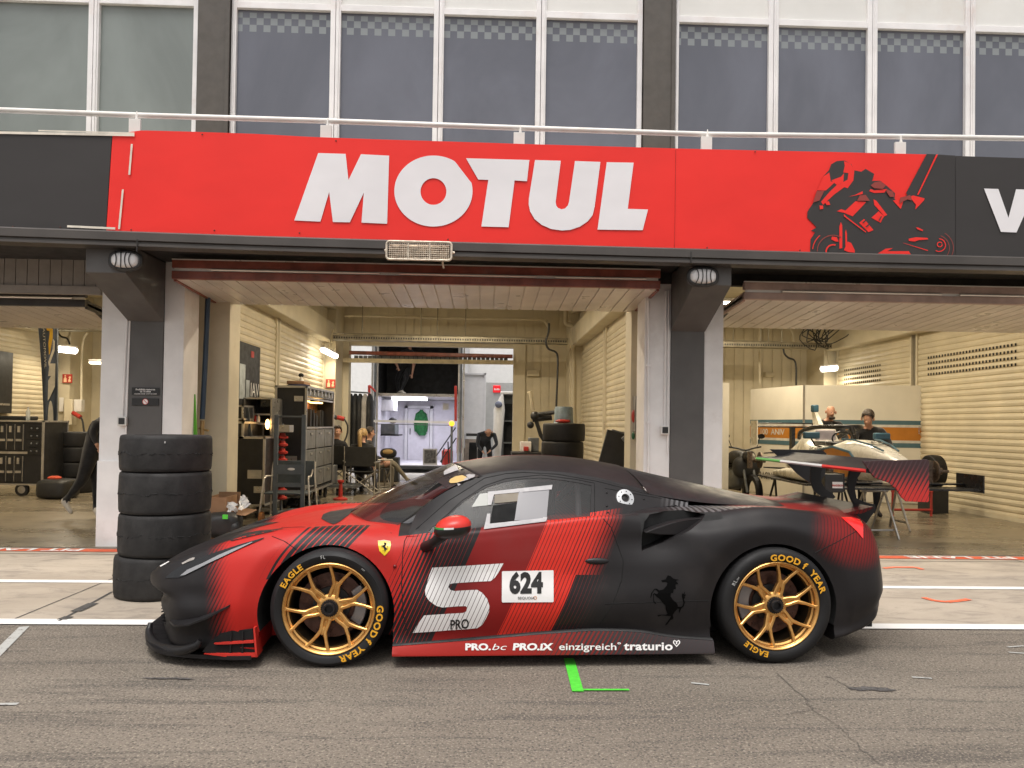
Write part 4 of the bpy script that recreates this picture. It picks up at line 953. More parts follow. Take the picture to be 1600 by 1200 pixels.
# ------------------------------------------------------------------ taillight, tail panel, mirror
TL = M('tail_lens_red', (.75, .02, .02, 1), .15, var=.1, emit=.35)
dpart('taillight', decal([(1314, 809), (1330, 808.5), (1343, 812), (1348, 820), (1348, 842), (1338, 830), (1326, 819)], .004, 4), TL, car)
for s in (1,):
    part('taillight', MB().ball((3.44, s*.5, .72), (.03, .09, .07)), TL, car, world=False)
mir = MB(); ctr = car_at(709, 823, -1.06)
def superell(c, r, e=2.6, n_=26, k=16, cut=None):
    m_ = MB(); rg = []
    for i in range(k+1):
        a = math.pi*i/k-math.pi/2
        def sg(v, p): return math.copysign(abs(v)**p, v)
        rg.append([c+Vector((r[0]*sg(math.cos(a), 2/e)*sg(math.cos(2*math.pi*j/n_), 2/e), r[1]*sg(math.cos(a), 2/e)*sg(math.sin(2*math.pi*j/n_), 2/e), r[2]*sg(math.sin(a), 2/e))) for j in range(n_)])
    return m_.loft(rg, cap=False)
m_ = superell(ctr, (.100, .105, .064), 2.3)
m_.v = [Vector((v.x+(.0 if v.x > ctr.x else -.02*(ctr.z+.02-v.z)/.05), v.y, v.z*1.0+(v.x-ctr.x)*.06)) for v in m_.v]
def mat_mirror():
    m, b = begin('mirror_livery'); o = coords(); x, y, z = sep(o); zz = z-(x-ctr.x)*.06
    c = cmix(zz > ctr.z+.006, (.012, .012, .012, 1), (.62, .03, .02, 1))
    ln = (zz > ctr.z-.002)*(zz < ctr.z+.008); c = cmix(ln*(x < ctr.x+.0)*(x > ctr.x-.055), c, (.7, .7, .7, 1)); c = cmix(ln*(x < ctr.x-.055), c, (.03, .25, .05, 1))
    link(c, b.inputs['Base Color']); b.inputs['Roughness'].default_value = .35; return m
mo = part('wing_mirror', m_, mat_mirror(), car, world=False, ang=60)
st = MB(); a = on(664, 856, .0); b3 = ctr+Vector((-.05, .03, -.045)); st.tube([a+Vector((0, .02, 0)), a*.5+b3*.5+Vector((-.01, -.01, -.012)), b3, ctr], [.035, .028, .034, .03], 14); part('mirror_arm', st, BLK_S, mo, world=False)
# ------------------------------------------------------------------ front: splitter, canard, corner slats, nose intake
def plan(z_, grow, n_=34):
    P = []
    for i in range(n_+1):
        x = XN+(-.43-XN)*(i/n_)**1.7
        P.append(Vector((x, -(yl(x)+grow), z_)))
    return P
sp = MB(); A = plan(.055, .03); fr = [Vector((XN-.055, -.3, .055)), Vector((XN-.07, 0, .055))]
L = A[::-1]+fr; full = L+[Vector((p.x, -p.y, p.z)) for p in L[-2::-1]]
n_ = len(full); sp.add(full+[p+Vector((0, 0, .022)) for p in full], [tuple(range(n_)), tuple(range(2*n_-1, n_-1, -1))]+[(i, (i+1) % n_, n_+(i+1) % n_, n_+i) for i in range(n_)])
part('splitter', sp, BLK_S, car, world=False)
lipm = MB(); lp = [(233, 975, -.52), (231, 990, -.56), (238, 1006, -.66), (256, 1016, -.78), (282, 1018, -.90), (304, 1011, -.965), (311, 1002, -.975)]
P = [car_at(*q) for q in lp]; lipm.tube(catmull([p+Vector((0, .02, 0)) for p in P], 5), [.014+.018*math.sin(math.pi*min(1, i/30)) for i in range(31)], 14)
lipm.v = [Vector((v.x, v.y, v.z)) for v in lipm.v]
part('splitter_lip', lipm, BLK_S, car, world=False, ang=60)
for s in (-1, 1):
    cn = MB(); pts = [(267, 967), (283, 969), (310, 965), (335, 956), (360, 943)]; rg = []
    for i, q in enumerate(pts):
        b4 = on(q[0], q[1], .0); wd = (.012, .06, .088, .07, .012)[i]; th = .005
        nrm = Vector((-.35, -1, -.12)).normalized()
        rg.append([b4-nrm*.03+Vector((0, 0, th)), b4+nrm*wd+Vector((0, 0, th-.012)), b4+nrm*wd+Vector((0, 0, -th-.012)), b4-nrm*.03+Vector((0, 0, -th))])
    if s > 0: rg = [[Vector((v.x, -v.y, v.z)) for v in r_] for r_ in rg]
    part('canard', MB().loft(rg), BLK_S, car, world=False, ang=50)
def xz_plate(L, y0, y1, mat, name, **k):
    for s_ in (-1, 1):
        A = [car_at(a, b2, y0) for a, b2 in L]; n_ = len(A); m_ = MB()
        m_.add([Vector((p.x, s_*-y0, p.z)) for p in A]+[Vector((p.x, s_*-y1, p.z)) for p in A], [tuple(range(n_-1, -1, -1)), tuple(range(n_, 2*n_))]+[(i, (i+1) % n_, n_+(i+1) % n_, n_+i) for i in range(n_)])
        part(name, m_, mat, car, world=False, **k)
REDP = M('red_trim', (.55, .03, .02, 1), .4)
xz_plate([(316, 1018), (330, 1001), (345, 990), (362, 985.5), (394, 983), (397, 1003), (400, 1024), (330, 1023)], -.935, -.80, LNE, 'corner_duct')
xz_plate([(334, 1005.5), (350, 1004), (396, 1001), (396.5, 1004.5), (350, 1007), (336, 1007)], -.955, -.90, REDP, 'duct_slat')
xz_plate([(318, 1022), (352, 1021.5), (400.5, 1021), (401.5, 1027), (350, 1026)], -.955, -.82, REDP, 'duct_slat')
xz_plate([(395.5, 981), (398.5, 981), (402, 1027), (399, 1027)], -.955, -.85, REDP, 'duct_slat')
for q0, q1 in ((360, 358), (378, 377)): xz_plate([(q0, 986), (q0+2, 986), (q1+3, 1022), (q1, 1022)], -.945, -.85, BLK_S, 'duct_slat')
dpart('nose_intake', decal([(238, 917), (247, 922), (251, 930), (254, 958), (246, 960), (241, 940)], .003, 4), LNE, car)
m_ = MB()
for i in range(9): m_.box(-1.06, -1.04, -.60, .60, .18+i*.02, .184+i*.02)
part('grille', m_, BLK_S, car, world=False)
# intake fin on the haunch
fin = MB(); f0 = [(1008, 832.5), (1022, 826), (1050, 817), (1080, 812), (1112, 808), (1100, 818), (1075, 832), (1055, 836.5), (1030, 836)]
A = [car_at(a, b2, -.915+.10*min(1, (a-1008)/60)) for a, b2 in f0]; fin.add(A+[p+Vector((0, .10, 0)) for p in A], [tuple(range(8, -1, -1)), tuple(range(9, 18))]+[(i, (i+1) % 9, 9+(i+1) % 9, 9+i) for i in range(9)])
part('intake_fin', fin, LIV, car, world=False, bevel=.006, ang=30)
# ------------------------------------------------------------------ rear wing
def mat_endplate():
    m, b = begin('endplate_livery'); o = coords(); x, y, z = sep(o); s = x-z*.5
    g = vramp(z, 1.22, 1.0); st = vfrac(s/.03+40) < (vramp(z, .98, 1.2)*.55+.12)
    c = cmix(g, (.06, .035, .04, 1), (.55, .03, .025, 1)); c = cmix(st, c, (.045, .02, .022, 1)); link(c, b.inputs['Base Color']); b.inputs['Roughness'].default_value = .4; return m
wing = MB(); zq = (1120, 420, 2.608)
def zpt(u, v): return (1120+u/2.608, 420+v/2.608)
def plate(L, y, th, mat, name, par=car, smooth=None):
    A = [car_at(*zpt(*q), y) for q in L]; n_ = len(A); m_ = MB()
    m_.add([p+Vector((0, -th/2, 0)) for p in A]+[p+Vector((0, th/2, 0)) for p in A], [tuple(range(n_-1, -1, -1)), tuple(range(n_, 2*n_))]+[(i, (i+1) % n_, n_+(i+1) % n_, n_+i) for i in range(n_)])
    return part(name, m_, mat, par, world=False, bevel=.002)
yb_ = .86
near = plate([(592, 783), (855, 777), (863, 784), (863, 945), (857, 951), (770, 948), (750, 930), (730, 897), (700, 872), (640, 850), (622, 828)], -yb_, .014, mat_endplate(), 'endplate')
far_ = plate([(215, 735), (428, 739), (446, 752), (446, 775), (440, 840), (410, 885), (375, 870), (330, 838), (285, 792), (250, 765)], yb_, .014, BLK_S, 'endplate')
def mat_blade():
    m, b = begin('blade_livery'); o = coords(); x, y, z = sep(o)
    lead = x < (car_at(1350, 734, -yb_).x+.012)
    fl = cmix(y > .38, (.75, .75, .73, 1), (.10, .42, .08, 1)); fl = cmix(y < -.30, fl, (.7, .03, .03, 1))
    link(cmix(lead, (.014, .014, .015, 1), fl), b.inputs['Base Color']); b.inputs['Roughness'].default_value = .5; b.inputs['Specular IOR Level'].default_value = .25; return m
pn, pf = car_at(1351, 735, -yb_), car_at(1228, 717.5, yb_); rg = []
for i in range(25):
    t = i/24; y = -yb_+2*yb_*t; c0 = pn.lerp(pf, t); c0.y = y; c0.z = pn.z*(1-t)+pf.z*t; c0.x = min(c0.x, 9)
    pr = [(0, 0), (.006, .012), (.04, .018), (.14, .020), (.26, .035), (.34, .06), (.34, .052), (.26, .015), (.14, -.012), (.04, -.014), (.006, -.010)]
    rg.append([Vector((pn.x+u*.95, y, pn.z+v-.004)) for u, v in pr])
part('wing_blade', MB().loft(rg), mat_blade(), car, world=False, ang=50)
plate([(540, 820), (592, 820), (572, 852), (560, 895), (568, 935), (600, 950), (642, 960), (645, 985), (625, 1010), (600, 1048), (585, 1048), (570, 1015), (565, 975), (548, 945), (532, 905), (530, 860)], -.33, .018, BLK_S, 'wing_support')
plate([(388, 790), (440, 790), (425, 830), (425, 870), (440, 895), (468, 912), (482, 930), (470, 940), (430, 932), (395, 905), (380, 865), (380, 820)], .33, .018, BLK_S, 'wing_support')
# tail fin/diffuser and rear lip
m_ = MB(); rg = [[Vector((x, y, z)) for x, z in ((3.28, .862), (3.40, .888+.0*y), (3.47, .905), (3.475, .895), (3.40, .86), (3.28, .845))] for y in [-.56+.07*i for i in range(17)]]
part('ducktail', m_.loft(rg), LIV, car, world=False, ang=50)
m_ = MB()
for y in (-.5, -.25, 0, .25, .5): m_.box(3.1, 3.5, y-.006, y+.006, .1, .24)
m_.box(3.1, 3.46, -.6, .6, .2, .22); part('diffuser', m_, BLK_M, car, world=False)
# ------------------------------------------------------------------ wheels
RUB = M('tyre_rubber', (.011, .0105, .011, 1), .6, var=.15, scale=5, bump=.15, bscale=80, spec=.35)
def mat_gold():
    m, b = begin('satin_gold'); o = coords(); n_ = nz(o, 30, 4)
    link(cmix(vramp(n_, .3, .7), (.66, .35, .11, 1), (.78, .44, .145, 1)), b.inputs['Base Color']); b.inputs['Metallic'].default_value = .85; link(n_*.12+.27, b.inputs['Roughness']); return m
GOLD = mat_gold(); YEL = M('tyre_yellow', (.82, .40, .02, 1), .6, var=.1, scale=60)
DISC = M('brake_disc', (.10, .055, .045, 1), .35, metal=.7, var=.2, scale=30); CAL = M('caliper_grey', (.32, .30, .30, 1), .4, metal=.5)
CHALK = M('chalk_mark', (.6, .6, .58, 1), .9)
def wheel(cx, cz, rt, wd, rr, side, words, phase, face=.955):
    y0 = side*face; s = side
    tyre = MB(); pf = [(rr-.004, -.012), (rr+.004, -.004), (rr+.018, .006), (rr+.045, .010), (rt-.022, .004), (rt-.008, -.008), (rt, -.03), (rt+.001, -wd/2), (rt, -wd+.03), (rt-.012, -wd+.005), (rr+.02, -wd), (rr-.004, -wd+.02)]
    tyre.lathe([(r, y0+s*h) for r, h in pf], (cx, 0, cz), 'Y', 72, closed=True)
    t = part('wheel', tyre, RUB, car, world=False, ang=50)
    rim = MB(); rp2 = [(rr, -.012), (rr+.002, -.002), (rr-.003, .002), (rr-.008, .000), (rr-.011, -.007), (rr-.013, -.008), (rr-.016, -.006), (rr-.019, -.009), (rr-.021, -.030), (rr-.030, -.036), (rr-.031, -.075), (rr-.004, -.08)]
    rim.lathe([(r, y0+s*h) for r, h in rp2], (cx, 0, cz), 'Y', 72, closed=True)
    rmo = part('rim', rim, GOLD, t, world=False, ang=50)
    part('rim_barrel', MB().lathe([(rr-.032, y0+s*-.07), (rr-.034, y0+s*(-wd+.03)), (rr-.004, y0+s*(-wd+.02)), (rr-.006, y0+s*-.075)], (cx, 0, cz), 'Y', 64, closed=True), M('barrel_dark', (.05, .035, .02, 1), .5, metal=.5), rmo, world=False)
    sp = MB(); RR = rr-.016
    def pol(r, a, h): return Vector((cx+r*math.cos(a), y0+s*h, cz+r*math.sin(a)))
    def arm(pl):                                       # pl: (radius, angle, depth, width, thickness)
        rg = []
        for i, (r, a, h, w_, th) in enumerate(pl):
            j0, j1 = max(0, i-1), min(len(pl)-1, i+1); d = (pol(pl[j1][0], pl[j1][1], 0)-pol(pl[j0][0], pl[j0][1], 0)).normalized(); nn = Vector((-d.z, 0, d.x))*w_/2; c0 = pol(r, a, h); dn = Vector((0, s, 0))
            rg.append([c0-nn-dn*th, c0-nn*.95-dn*.004, c0-nn*.55, c0+nn*.55, c0+nn*.95-dn*.004, c0+nn-dn*th])
        sp.loft(rg)
    for k in range(6):
        a = phase+k*math.pi/3
        for q in (-1, 1):
            arm([(.038, a+q*.44, -.034, .036, .03), (.066, a+q*.30, -.031, .022, .03), (.095, a+q*.20, -.028, .019, .03), (.122, a+q*.115, -.025, .022, .03), (.142, a+q*.088, -.022, .023, .028), (.19, a+q*.178, -.016, .0175, .026), (RR-.008, a+q*.252, -.008, .0175, .024), (RR+.004, a+q*.262, -.006, .034, .02)])
        arm([(.112, a, -.030, .022, .02), (.130, a, -.026, .022, .02), (.158, a, -.024, .014, .02)])
        arm([(.050, a, -.044, .036, .02), (.085, a, -.041, .036, .02), (.118, a, -.038, .024, .02)])
    sp.lathe([(.050, y0+s*-.030), (.066, y0+s*-.032), (.076, y0+s*-.040), (.078, y0+s*-.06), (.050, y0+s*-.06)], (cx, 0, cz), 'Y', 40, closed=True)
    sp.lathe([(.062, y0+s*-.05), (.062, y0+s*-.09), (.0001, y0+s*-.09), (.0001, y0+s*-.05)], (cx, 0, cz), 'Y', 32)
    part('spokes', sp, GOLD, rmo, world=False, ang=35)
    hb = MB()
    rg = []
    for h, k in ((-.07, 1), (-.02, 1), (-.016, .93)):
        rg.append([pol((.052 if j % 2 else .047)*k, 2*math.pi*j/48, h) for j in range(48)])
    hb.loft(rg); hb.lathe([(.036, y0+s*-.02), (.036, y0+s*-.002), (.032, y0+s*.004), (.024, y0+s*.004), (.021, y0+s*-.03), (.0001, y0+s*-.03)], (cx, 0, cz), 'Y', 32)
    part('centre_nut', hb, BLK_S, rmo, world=False)
    dk = MB(); dk.lathe([(.19, y0+s*-.12), (.19, y0+s*-.15), (.11, y0+s*-.15), (.11, y0+s*-.12)], (cx, 0, cz), 'Y', 48, closed=True)
    for j in range(30):
        a = 2*math.pi*j/30
        for rj in (.13, .15, .17): dk.lathe([(.0045, y0+s*-.1185), (.0045, y0+s*-.12), (.0001, y0+s*-.1185)], (cx+rj*math.cos(a+rj*5), 0, cz+rj*math.sin(a+rj*5)), 'Y', 6)
    part('brake_disc', dk, DISC, t, world=False)
    bh = MB(); bh.lathe([(.108, y0+s*-.11), (.108, y0+s*-.16), (.0001, y0+s*-.16), (.0001, y0+s*-.11)], (cx, 0, cz), 'Y', 40); part('disc_bell', bh, M('bell_dark', (.05, .05, .05, 1), .5, metal=.5), t, world=False)
    cl = MB(); dirn = 0 if cx < 1 else math.pi; rg = []
    for j in range(13):
        a = dirn+R(-36+72*j/12); rg.append([pol(.135, a, -.095), pol(.205, a, -.095), pol(.212, a, -.17), pol(.135, a, -.17)])
    cl.loft(rg); part('caliper', cl, CAL, t, world=False, bevel=.006)
    if words:
        tx = MB(); ch = MB()
        for wrd, ac, size, kind in words:
            vs, fs = text2d(wrd, bold=.035 if kind else -.01, space=1.12, sx=1.12 if kind else 1); r0 = rr+.012 if kind else rr+.03
            (tx if kind else ch).add([pol(r0+y*size, R(ac)-x*size/(r0+.015), .0125 - .018*max(0, (r0+y*size-(rr+.045)))*3) for x, y in vs], fs)
        part('tyre_lettering', tx, YEL, t, world=False, ang=None); part('chalk_mark', ch, CHALK, t, world=False, ang=None)
    return t
wheel(0, .338, .336, .27, .263, -1, [('EAGLE', 138, .046, 1), ('GOOD', -14, .051, 1), ('f', -38, .055, 1), ('YEAR', -62, .051, 1), ('FL', 97, .028, 0), ('MM', 50, .014, 0)], R(15+60))
wheel(2.65, .345, .347, .30, .263, -1, [('GOOD', 81, .051, 1), ('f', 56, .055, 1), ('YEAR', 31, .051, 1), ('EAGLE', 243, .046, 1), ('RL', 152, .032, 0), ('MM', 146, .014, 0)], R(13+60))
wheel(0, .338, .336, .27, .263, 1, None, R(20)); wheel(2.65, .345, .347, .30, .263, 1, None, R(40))
# ------------------------------------------------------------------ cabin
m_ = MB(); m_.box(.55, 1.95, -.72, .72, .70, .80); part('cabin_floor', m_, BLK_M, car, world=False)
m_ = MB()
for s in (-1, 1):
    for a, b2 in (((.35, s*.62, .74), (.82, s*.53, 1.04)), ((.82, s*.53, 1.04), (1.5, s*.52, 1.08)), ((1.5, s*.52, 1.08), (1.5, s*.62, .76)), ((1.5, s*.52, 1.08), (2.1, s*.45, .86))): m_.tube([a, b2], .02, 10)
m_.tube([(.82, -.53, 1.04), (.82, .53, 1.04)], .02, 10); m_.tube([(1.5, -.52, 1.08), (1.5, .52, 1.08)], .02, 10); m_.tube([(1.5, -.52, 1.08), (1.5, .6, .78)], .02, 10)
part('roll_cage', m_, M('cage_grey', (.25, .25, .26, 1), .4), car, world=False)
m_ = superell(Vector((1.28, -.30, .86)), (.10, .22, .24), 3); part('racing_seat', m_, BLK_M, car, world=False)
m_ = superell(Vector((.50, 0, .76)), (.30, .62, .09), 3); part('dashboard', m_, BLK_M, car, world=False)
m_ = MB(); m_.tube([Vector((.86, -.30+.15*math.cos(a), .86+.15*math.sin(a))) for a in [2*math.pi*j/20 for j in range(20)]], .014, 8, closed=True); part('steering_wheel', m_, BLK_M, car, world=False)
# ================================================================== THINGS ON THE FACADE AND ON THE APRON
BLKP = M('black_plastic', (.02, .02, .02, 1), .5, var=.2)
STEEL = M('grey_steel', (.16, .17, .175, 1), .45, metal=.5, var=.15); EDGE = M('case_aluminium', (.50, .48, .45, 1), .35, metal=.8, var=.1)
WHP = M('white_plastic', (.72, .70, .67, 1), .45, var=.05); CASEB = M('case_black_laminate', (.012, .012, .013, 1), .45, var=.25)
SLICK = M('used_slick_rubber', (.022, .0205, .020, 1), .7, var=.25, scale=9, bump=.35, bscale=60, dirt=((.04, .037, .034, 1), .5), spec=.4)
def tyre_mesh(r=.345, w_=.31, ri=.235, worn=0, seed=0):
    m_ = MB(); prof = [(ri, .012), (ri+.02, 0), (ri+.06, -.004+.008), (r-.02, .002), (r-.007, .010), (r-.001, .034), (r+.003, w_*.5), (r-.001, w_-.034), (r-.007, w_-.010), (r-.02, w_-.002), (ri+.06, w_-.004), (ri+.02, w_), (ri, w_-.012), (ri+.012, w_*.5)]
    n_ = 96; rings = []
    for r_, h in prof:
        ring = []
        for j in range(n_):
            a = 2*math.pi*j/n_; rr_ = r_
            if r_ > r-.02: rr_ += .0018*noise.noise(Vector((math.cos(a)*4+seed, math.sin(a)*4, h*14)))
            ring.append(Vector((rr_*math.cos(a), rr_*math.sin(a), h)))
        rings.append(ring)
    m_.loft(rings, cap=False, wrap=True)
    return m_
def scab_mesh(r, w_, seed):
    """torn rubber pick-up in a wavy line round the tread"""
    random.seed(seed); m_ = MB(); n_ = 150
    pts = []
    for j in range(n_):
        a = 2*math.pi*j/n_; h = w_*.5+.016*noise.noise(Vector((math.cos(a)*3+seed, math.sin(a)*3, 0)))*2+random.uniform(-.006, .006); pts.append((a, h))
    for (a, h), (a2, h2) in zip(pts, pts[1:]+pts[:1]):
        if random.random() < .8:
            t = random.uniform(.002, .008); k = random.uniform(.3, 1)
            R_ = r+.003; p = lambda a_, h_, e: Vector(((R_+e)*math.cos(a_), (R_+e)*math.sin(a_), h_))
            m_.add([p(a, h-t, -.004), p(a, h+t*k, -.004), p(a2, h2+t, -.004), p(a2, h2-t*k, -.004), p(a, h, .005*k), p(a2, h2, .005*k)], [(0, 4, 5, 3), (4, 1, 2, 5), (0, 3, 2, 1), (0, 1, 4), (3, 5, 2)])
    return m_
SCAB = M('torn_rubber', (.010, .010, .010, 1), .85, var=.3)
g0 = gnd(255, 930); sy = 6.36; sx = at(256, 800, sy).x; z = .004
for i, (dx, lb) in enumerate(((-.012, 'bottom tyre of the stack of worn slicks behind the car nose'), (.015, 'second tyre from the bottom of the slick stack behind the car nose'), (.014, 'third tyre from the bottom of the slick stack, with a torn scabby band'), (.012, 'topmost worn slick of the stack of four beside the grey pillar'))):
    t = thing('slick_tyre', lb, 'tyre', (sx+dx, sy, z), i*1.3, 'worn slick tyres stacked behind the nose of the car')
    h = .331 if i < 3 else .29
    part('tread', tyre_mesh(.347, h, .24, seed=i*3.3), SLICK, t, world=False, ang=50)
    part('pickup_band', scab_mesh(.347, h, i+5), SCAB, t, world=False, ang=None)
    if i == 3: m_ = MB(); m_.box(-.004, .004, -.354, -.350, .23, .245); part('chalk_mark', m_.xf(Matrix.Rotation(-i*1.3+.35, 4, 'Z')), CHALK, t, world=False)
    z += h+.001
# bulkhead lamps on the corbels
OPAL = M('opal_glass', (.75, .74, .74, 1), .25, var=.03); CAGE = M('black_lamp_cage', (.025, .024, .024, 1), .45)
for X_, px, py, lb in ((XP[2], 198, 408, 'left oval bulkhead lamp with black cage bars on the corbel by the black banner'), (XP[3], 1097, 433, 'right oval bulkhead lamp with black cage bars on the corbel between the garages')):
    c = at(px, py, 7.715); t = thing('bulkhead_lamp', lb, 'lamp', c, 0, 'caged oval lamps on the corbels'); c = Vector((0, 0, 0))
    def ov(rx, rz, y, n_=40, e=2.6): return [Vector((math.copysign(abs(math.cos(a))**(2/e), math.cos(a))*rx, y, math.copysign(abs(math.sin(a))**(2/e), math.sin(a))*rz)) for a in [2*math.pi*j/n_ for j in range(n_)]]
    m_ = MB(); m_.loft([ov(.165, .105, .0), ov(.165, .105, -.03), ov(.150, .09, -.045), ov(.135, .078, -.045), ov(.135, .078, -.02)], cap=True); part('housing', m_, CAGE, t, world=False, ang=40)
    m_ = MB(); m_.loft([ov(.134, .077, -.03), ov(.125, .072, -.06), ov(.10, .058, -.075), ov(.06, .03, -.082), ov(.005, .003, -.083)], cap=True); part('glass', m_, OPAL, t, world=False, ang=60)
    m_ = MB()
    for xx, b5 in ((-.075, .03), (-.022, .012), (.026, -.012), (.075, -.03)): m_.tube([(xx+b5*(1-k*k)-b5*.5, -.05-.042*(1-k*k)**.5, .085*k) for k in [i/6-1 for i in range(13)]], .005, 6)
    part('cage', m_, CAGE, t, world=False)
# floodlight
t = thing('floodlight', 'three-bay floodlight with rusty white wire grille under the red banner', 'floodlight', at(655, 393, 7.52))
c = at(655, 392.5, 7.50); w_, h = .315, .088
RUSTW = M('rusty_white_metal', (.66, .58, .47, 1), .5, metal=.3, var=.2, scale=30, dirt=((.28, .15, .07, 1), .5))
m_ = MB(); m_.box(c.x-w_+.02, c.x+w_-.02, c.y, c.y+.12, c.z-h+.015, c.z+h-.015); part('reflector', m_, M('dirty_reflector', (.33, .25, .17, 1), .3, metal=.7, var=.5, scale=25), t, bevel=.03)
m_ = MB(); m_.tube([Vector((c.x+sx_*(w_-.03)+.03*math.cos(a), c.y-.02, c.z+sz_*(h-.03)+.03*math.sin(a))) for sx_, sz_, a0 in ((1, 1, 0), (-1, 1, 90), (-1, -1, 180), (1, -1, 270)) for a in [R(a0+k*22.5) for k in range(5)]], .011, 8, closed=True)
for f in (-.33, .33): m_.tube([(c.x+f*w_, c.y-.02, c.z-h+.01), (c.x+f*w_, c.y-.02, c.z+h-.01)], .009, 6)
part('frame', m_, RUSTW, t)
m_ = MB(); k = -w_+.03
while k < w_-.02: m_.tube([(c.x+k, c.y-.022, c.z-h+.01), (c.x+k, c.y-.022, c.z+h-.01)], .0028, 4); k += .0205
k = -h+.02
while k < h-.01: m_.tube([(c.x-w_+.02, c.y-.024, c.z+k), (c.x+w_-.02, c.y-.024, c.z+k)], .0028, 4); k += .0205
part('wire_grille', m_, RUSTW, t)
m_ = MB(); m_.tube([(c.x-w_-.02, c.y, c.z), (c.x-w_+.01, c.y, c.z)], .014, 8); m_.tube([(c.x+w_+.03, c.y, c.z-.01), (c.x+w_-.01, c.y, c.z)], .014, 8); m_.tube([(c.x+w_-.09, c.y+.05, c.z-h), (c.x+w_-.08, c.y+.1, c.z-h-.05)], .01, 6); m_.box(c.x-.2, c.x+.2, c.y+.06, c.y+.12, c.z-.02, c.z+.02); part('bracket', m_, RUSTW, t)
# conduits and switch boxes beside the pillars
for px0, px1, pyt, pyb, bx, by, lb in ((200, 191, 470, 655, 191, 658, 'white conduit pair ending in a small black socket on the left door post'), (1041, 1038, 455, 668, 1039, 672, 'white conduit ending in a small black socket on the right door post')):
    t = thing('wall_conduit', lb, 'conduit', at(bx, by, FY-.03), 0, 'conduits beside the pillars')
    m_ = MB(); m_.tube([at(px0, pyt, FY-.005), at(px1, pyb, FY-.005)], .011, 8); m_.tube([at(px0+4, pyt, FY-.005), at(px1+5, pyb+40, FY-.005)], .009, 8); part('pipe', m_, WHITE, t)
    p = at(bx, by, FY-.03); part('socket_box', MB().box(p.x-.05, p.x+.05, FY-.045, FY-.006, p.z-.05, p.z+.05), WHP, t, bevel=.006); part('socket', MB().box(p.x-.033, p.x+.033, FY-.052, FY-.044, p.z-.035, p.z+.035), BLKP, t, bevel=.004)
t = thing('drain_pipe', 'thin white vertical pipe on the left edge of the right door post', 'pipe', at(1014, 700, FY))
part('pipe', MB().tube([at(1013, 470, FY-.01), at(1013, 760, FY-.01)], .014, 10), WHITE, t); m_ = MB()
for py in (571, 660): p = at(1013, py, FY-.01); m_.box(p.x-.025, p.x+.025, FY-.03, FY-.004, p.z-.012, p.z+.012)
part('clip', m_, WHITE, t)
# two small plaques on the left pillar
t = thing('pillar_sign', 'two small black plaques, one with a red ringed symbol, on the left pillar', 'sign', at(227, 618, FY-.012))
def plq(x0, x1, y0, y1): a, b5 = at(x0, y0, FY-.012), at(x1, y1, FY-.012); return MB().box(a.x, b5.x, FY-.012, FY-.003, b5.z, a.z)
part('plaque', plq(206, 248.5, 605.3, 617.5), BLKP, t, bevel=.001); part('plaque', plq(206, 247.5, 622, 634), BLKP, t, bevel=.001)
m_ = MB()
for s_, py, sz in (('Prohibido menores', 609.8, 3.9), ('de 16 años', 613.0, 3.9), ('CHILDREN UNDER 16 NOT ALLOWED', 616.2, 2.05)):
    add_text(m_, s_, lambda x, y, py=py, sz=sz: at(227.2+x*sz, py-y*sz, FY-.0145), size=1, bold=.02)
part('lettering', m_, LETTER, t, ang=None)
m_ = MB(); m_.poly([circ(227, 627.6, 4.6, 4.6, 24)], lambda u, v: at(u, v, FY-.0145)); part('symbol', m_, LETTER, t, ang=None)
m_ = MB(); m_.poly([circ(227, 627.6, 4.6, 4.6, 24), circ(227, 627.6, 3.9, 3.9, 24)], lambda u, v: at(u, v, FY-.016)); m_.poly([(224.6, 625.6), (225.4, 625), (229.6, 629.4), (228.8, 630)], lambda u, v: at(u, v, FY-.016)); part('ring', m_, M('sign_red', (.6, .04, .03, 1), .5), t, ang=None)

# ================================================================== LAMPS AND SIGNS INSIDE
TUBE = M('lit_tube', (1, .93, .78, 1), .3, emit=9, var=.01); TUBD = M('warm_tube', (1, .86, .58, 1), .3, emit=3, var=.01)
def lamp(px0, py0, px1, py1, Y0, Y1, label, mat=TUBE, r=.055, power=28, hanger=None):
    a, b5 = at(px0, py0, Y0), at(px1, py1, Y1); t = thing('tube_lamp', label, 'lamp', (a+b5)/2)
    d = (b5-a).normalized()
    part('diffuser', MB().tube([a, a+d*.03, b5-d*.03, b5], [r*.5, r, r, r*.5], 12), mat, t)
    part('housing', MB().bar(a+Vector((0, .0, r*.9)), b5+Vector((0, .0, r*.9)), .1, .05), WHP, t, bevel=.01)
    if hanger: part('hanger', MB().tube([(a+b5)/2+Vector((0, 0, r)), (a+b5)/2+Vector((0, .1, .3)), (a+b5)/2+Vector((.02, .3, .55))], .018, 8), CREAM, t)
    L_ = bpy.data.lights.new('tube_light', 'AREA'); L_.shape = 'RECTANGLE'; L_.size = (b5-a).length; L_.size_y = .1; L_.energy = power*.35; L_.color = (1, .86, .64)
    o = bpy.data.objects.new('tube_light', L_); COL.objects.link(o); c = (a+b5)/2-Vector((0, 0, r+.03)); ang = math.atan2(d.y, d.x)
    o.location = c; o.rotation_euler = (0, 0, ang); o.parent = t; o.location = c-t.location
    return t
lamp(504, 546, 525, 556.5, 16.6, 17.8, 'short bright tube lamp on the left wall of the middle garage beside the extinguisher sign', r=.06, power=40, hanger=True)
lamp(84, 544, 121, 548, 16.9, 17.0, 'bright tube lamp hanging beside the feather flag in the left garage', r=.075, power=40, hanger=True)
lamp(139, 566, 176, 567, 16.0, 16.1, 'dim warm tube lamp next to the left door post', TUBD, r=.04, power=10)
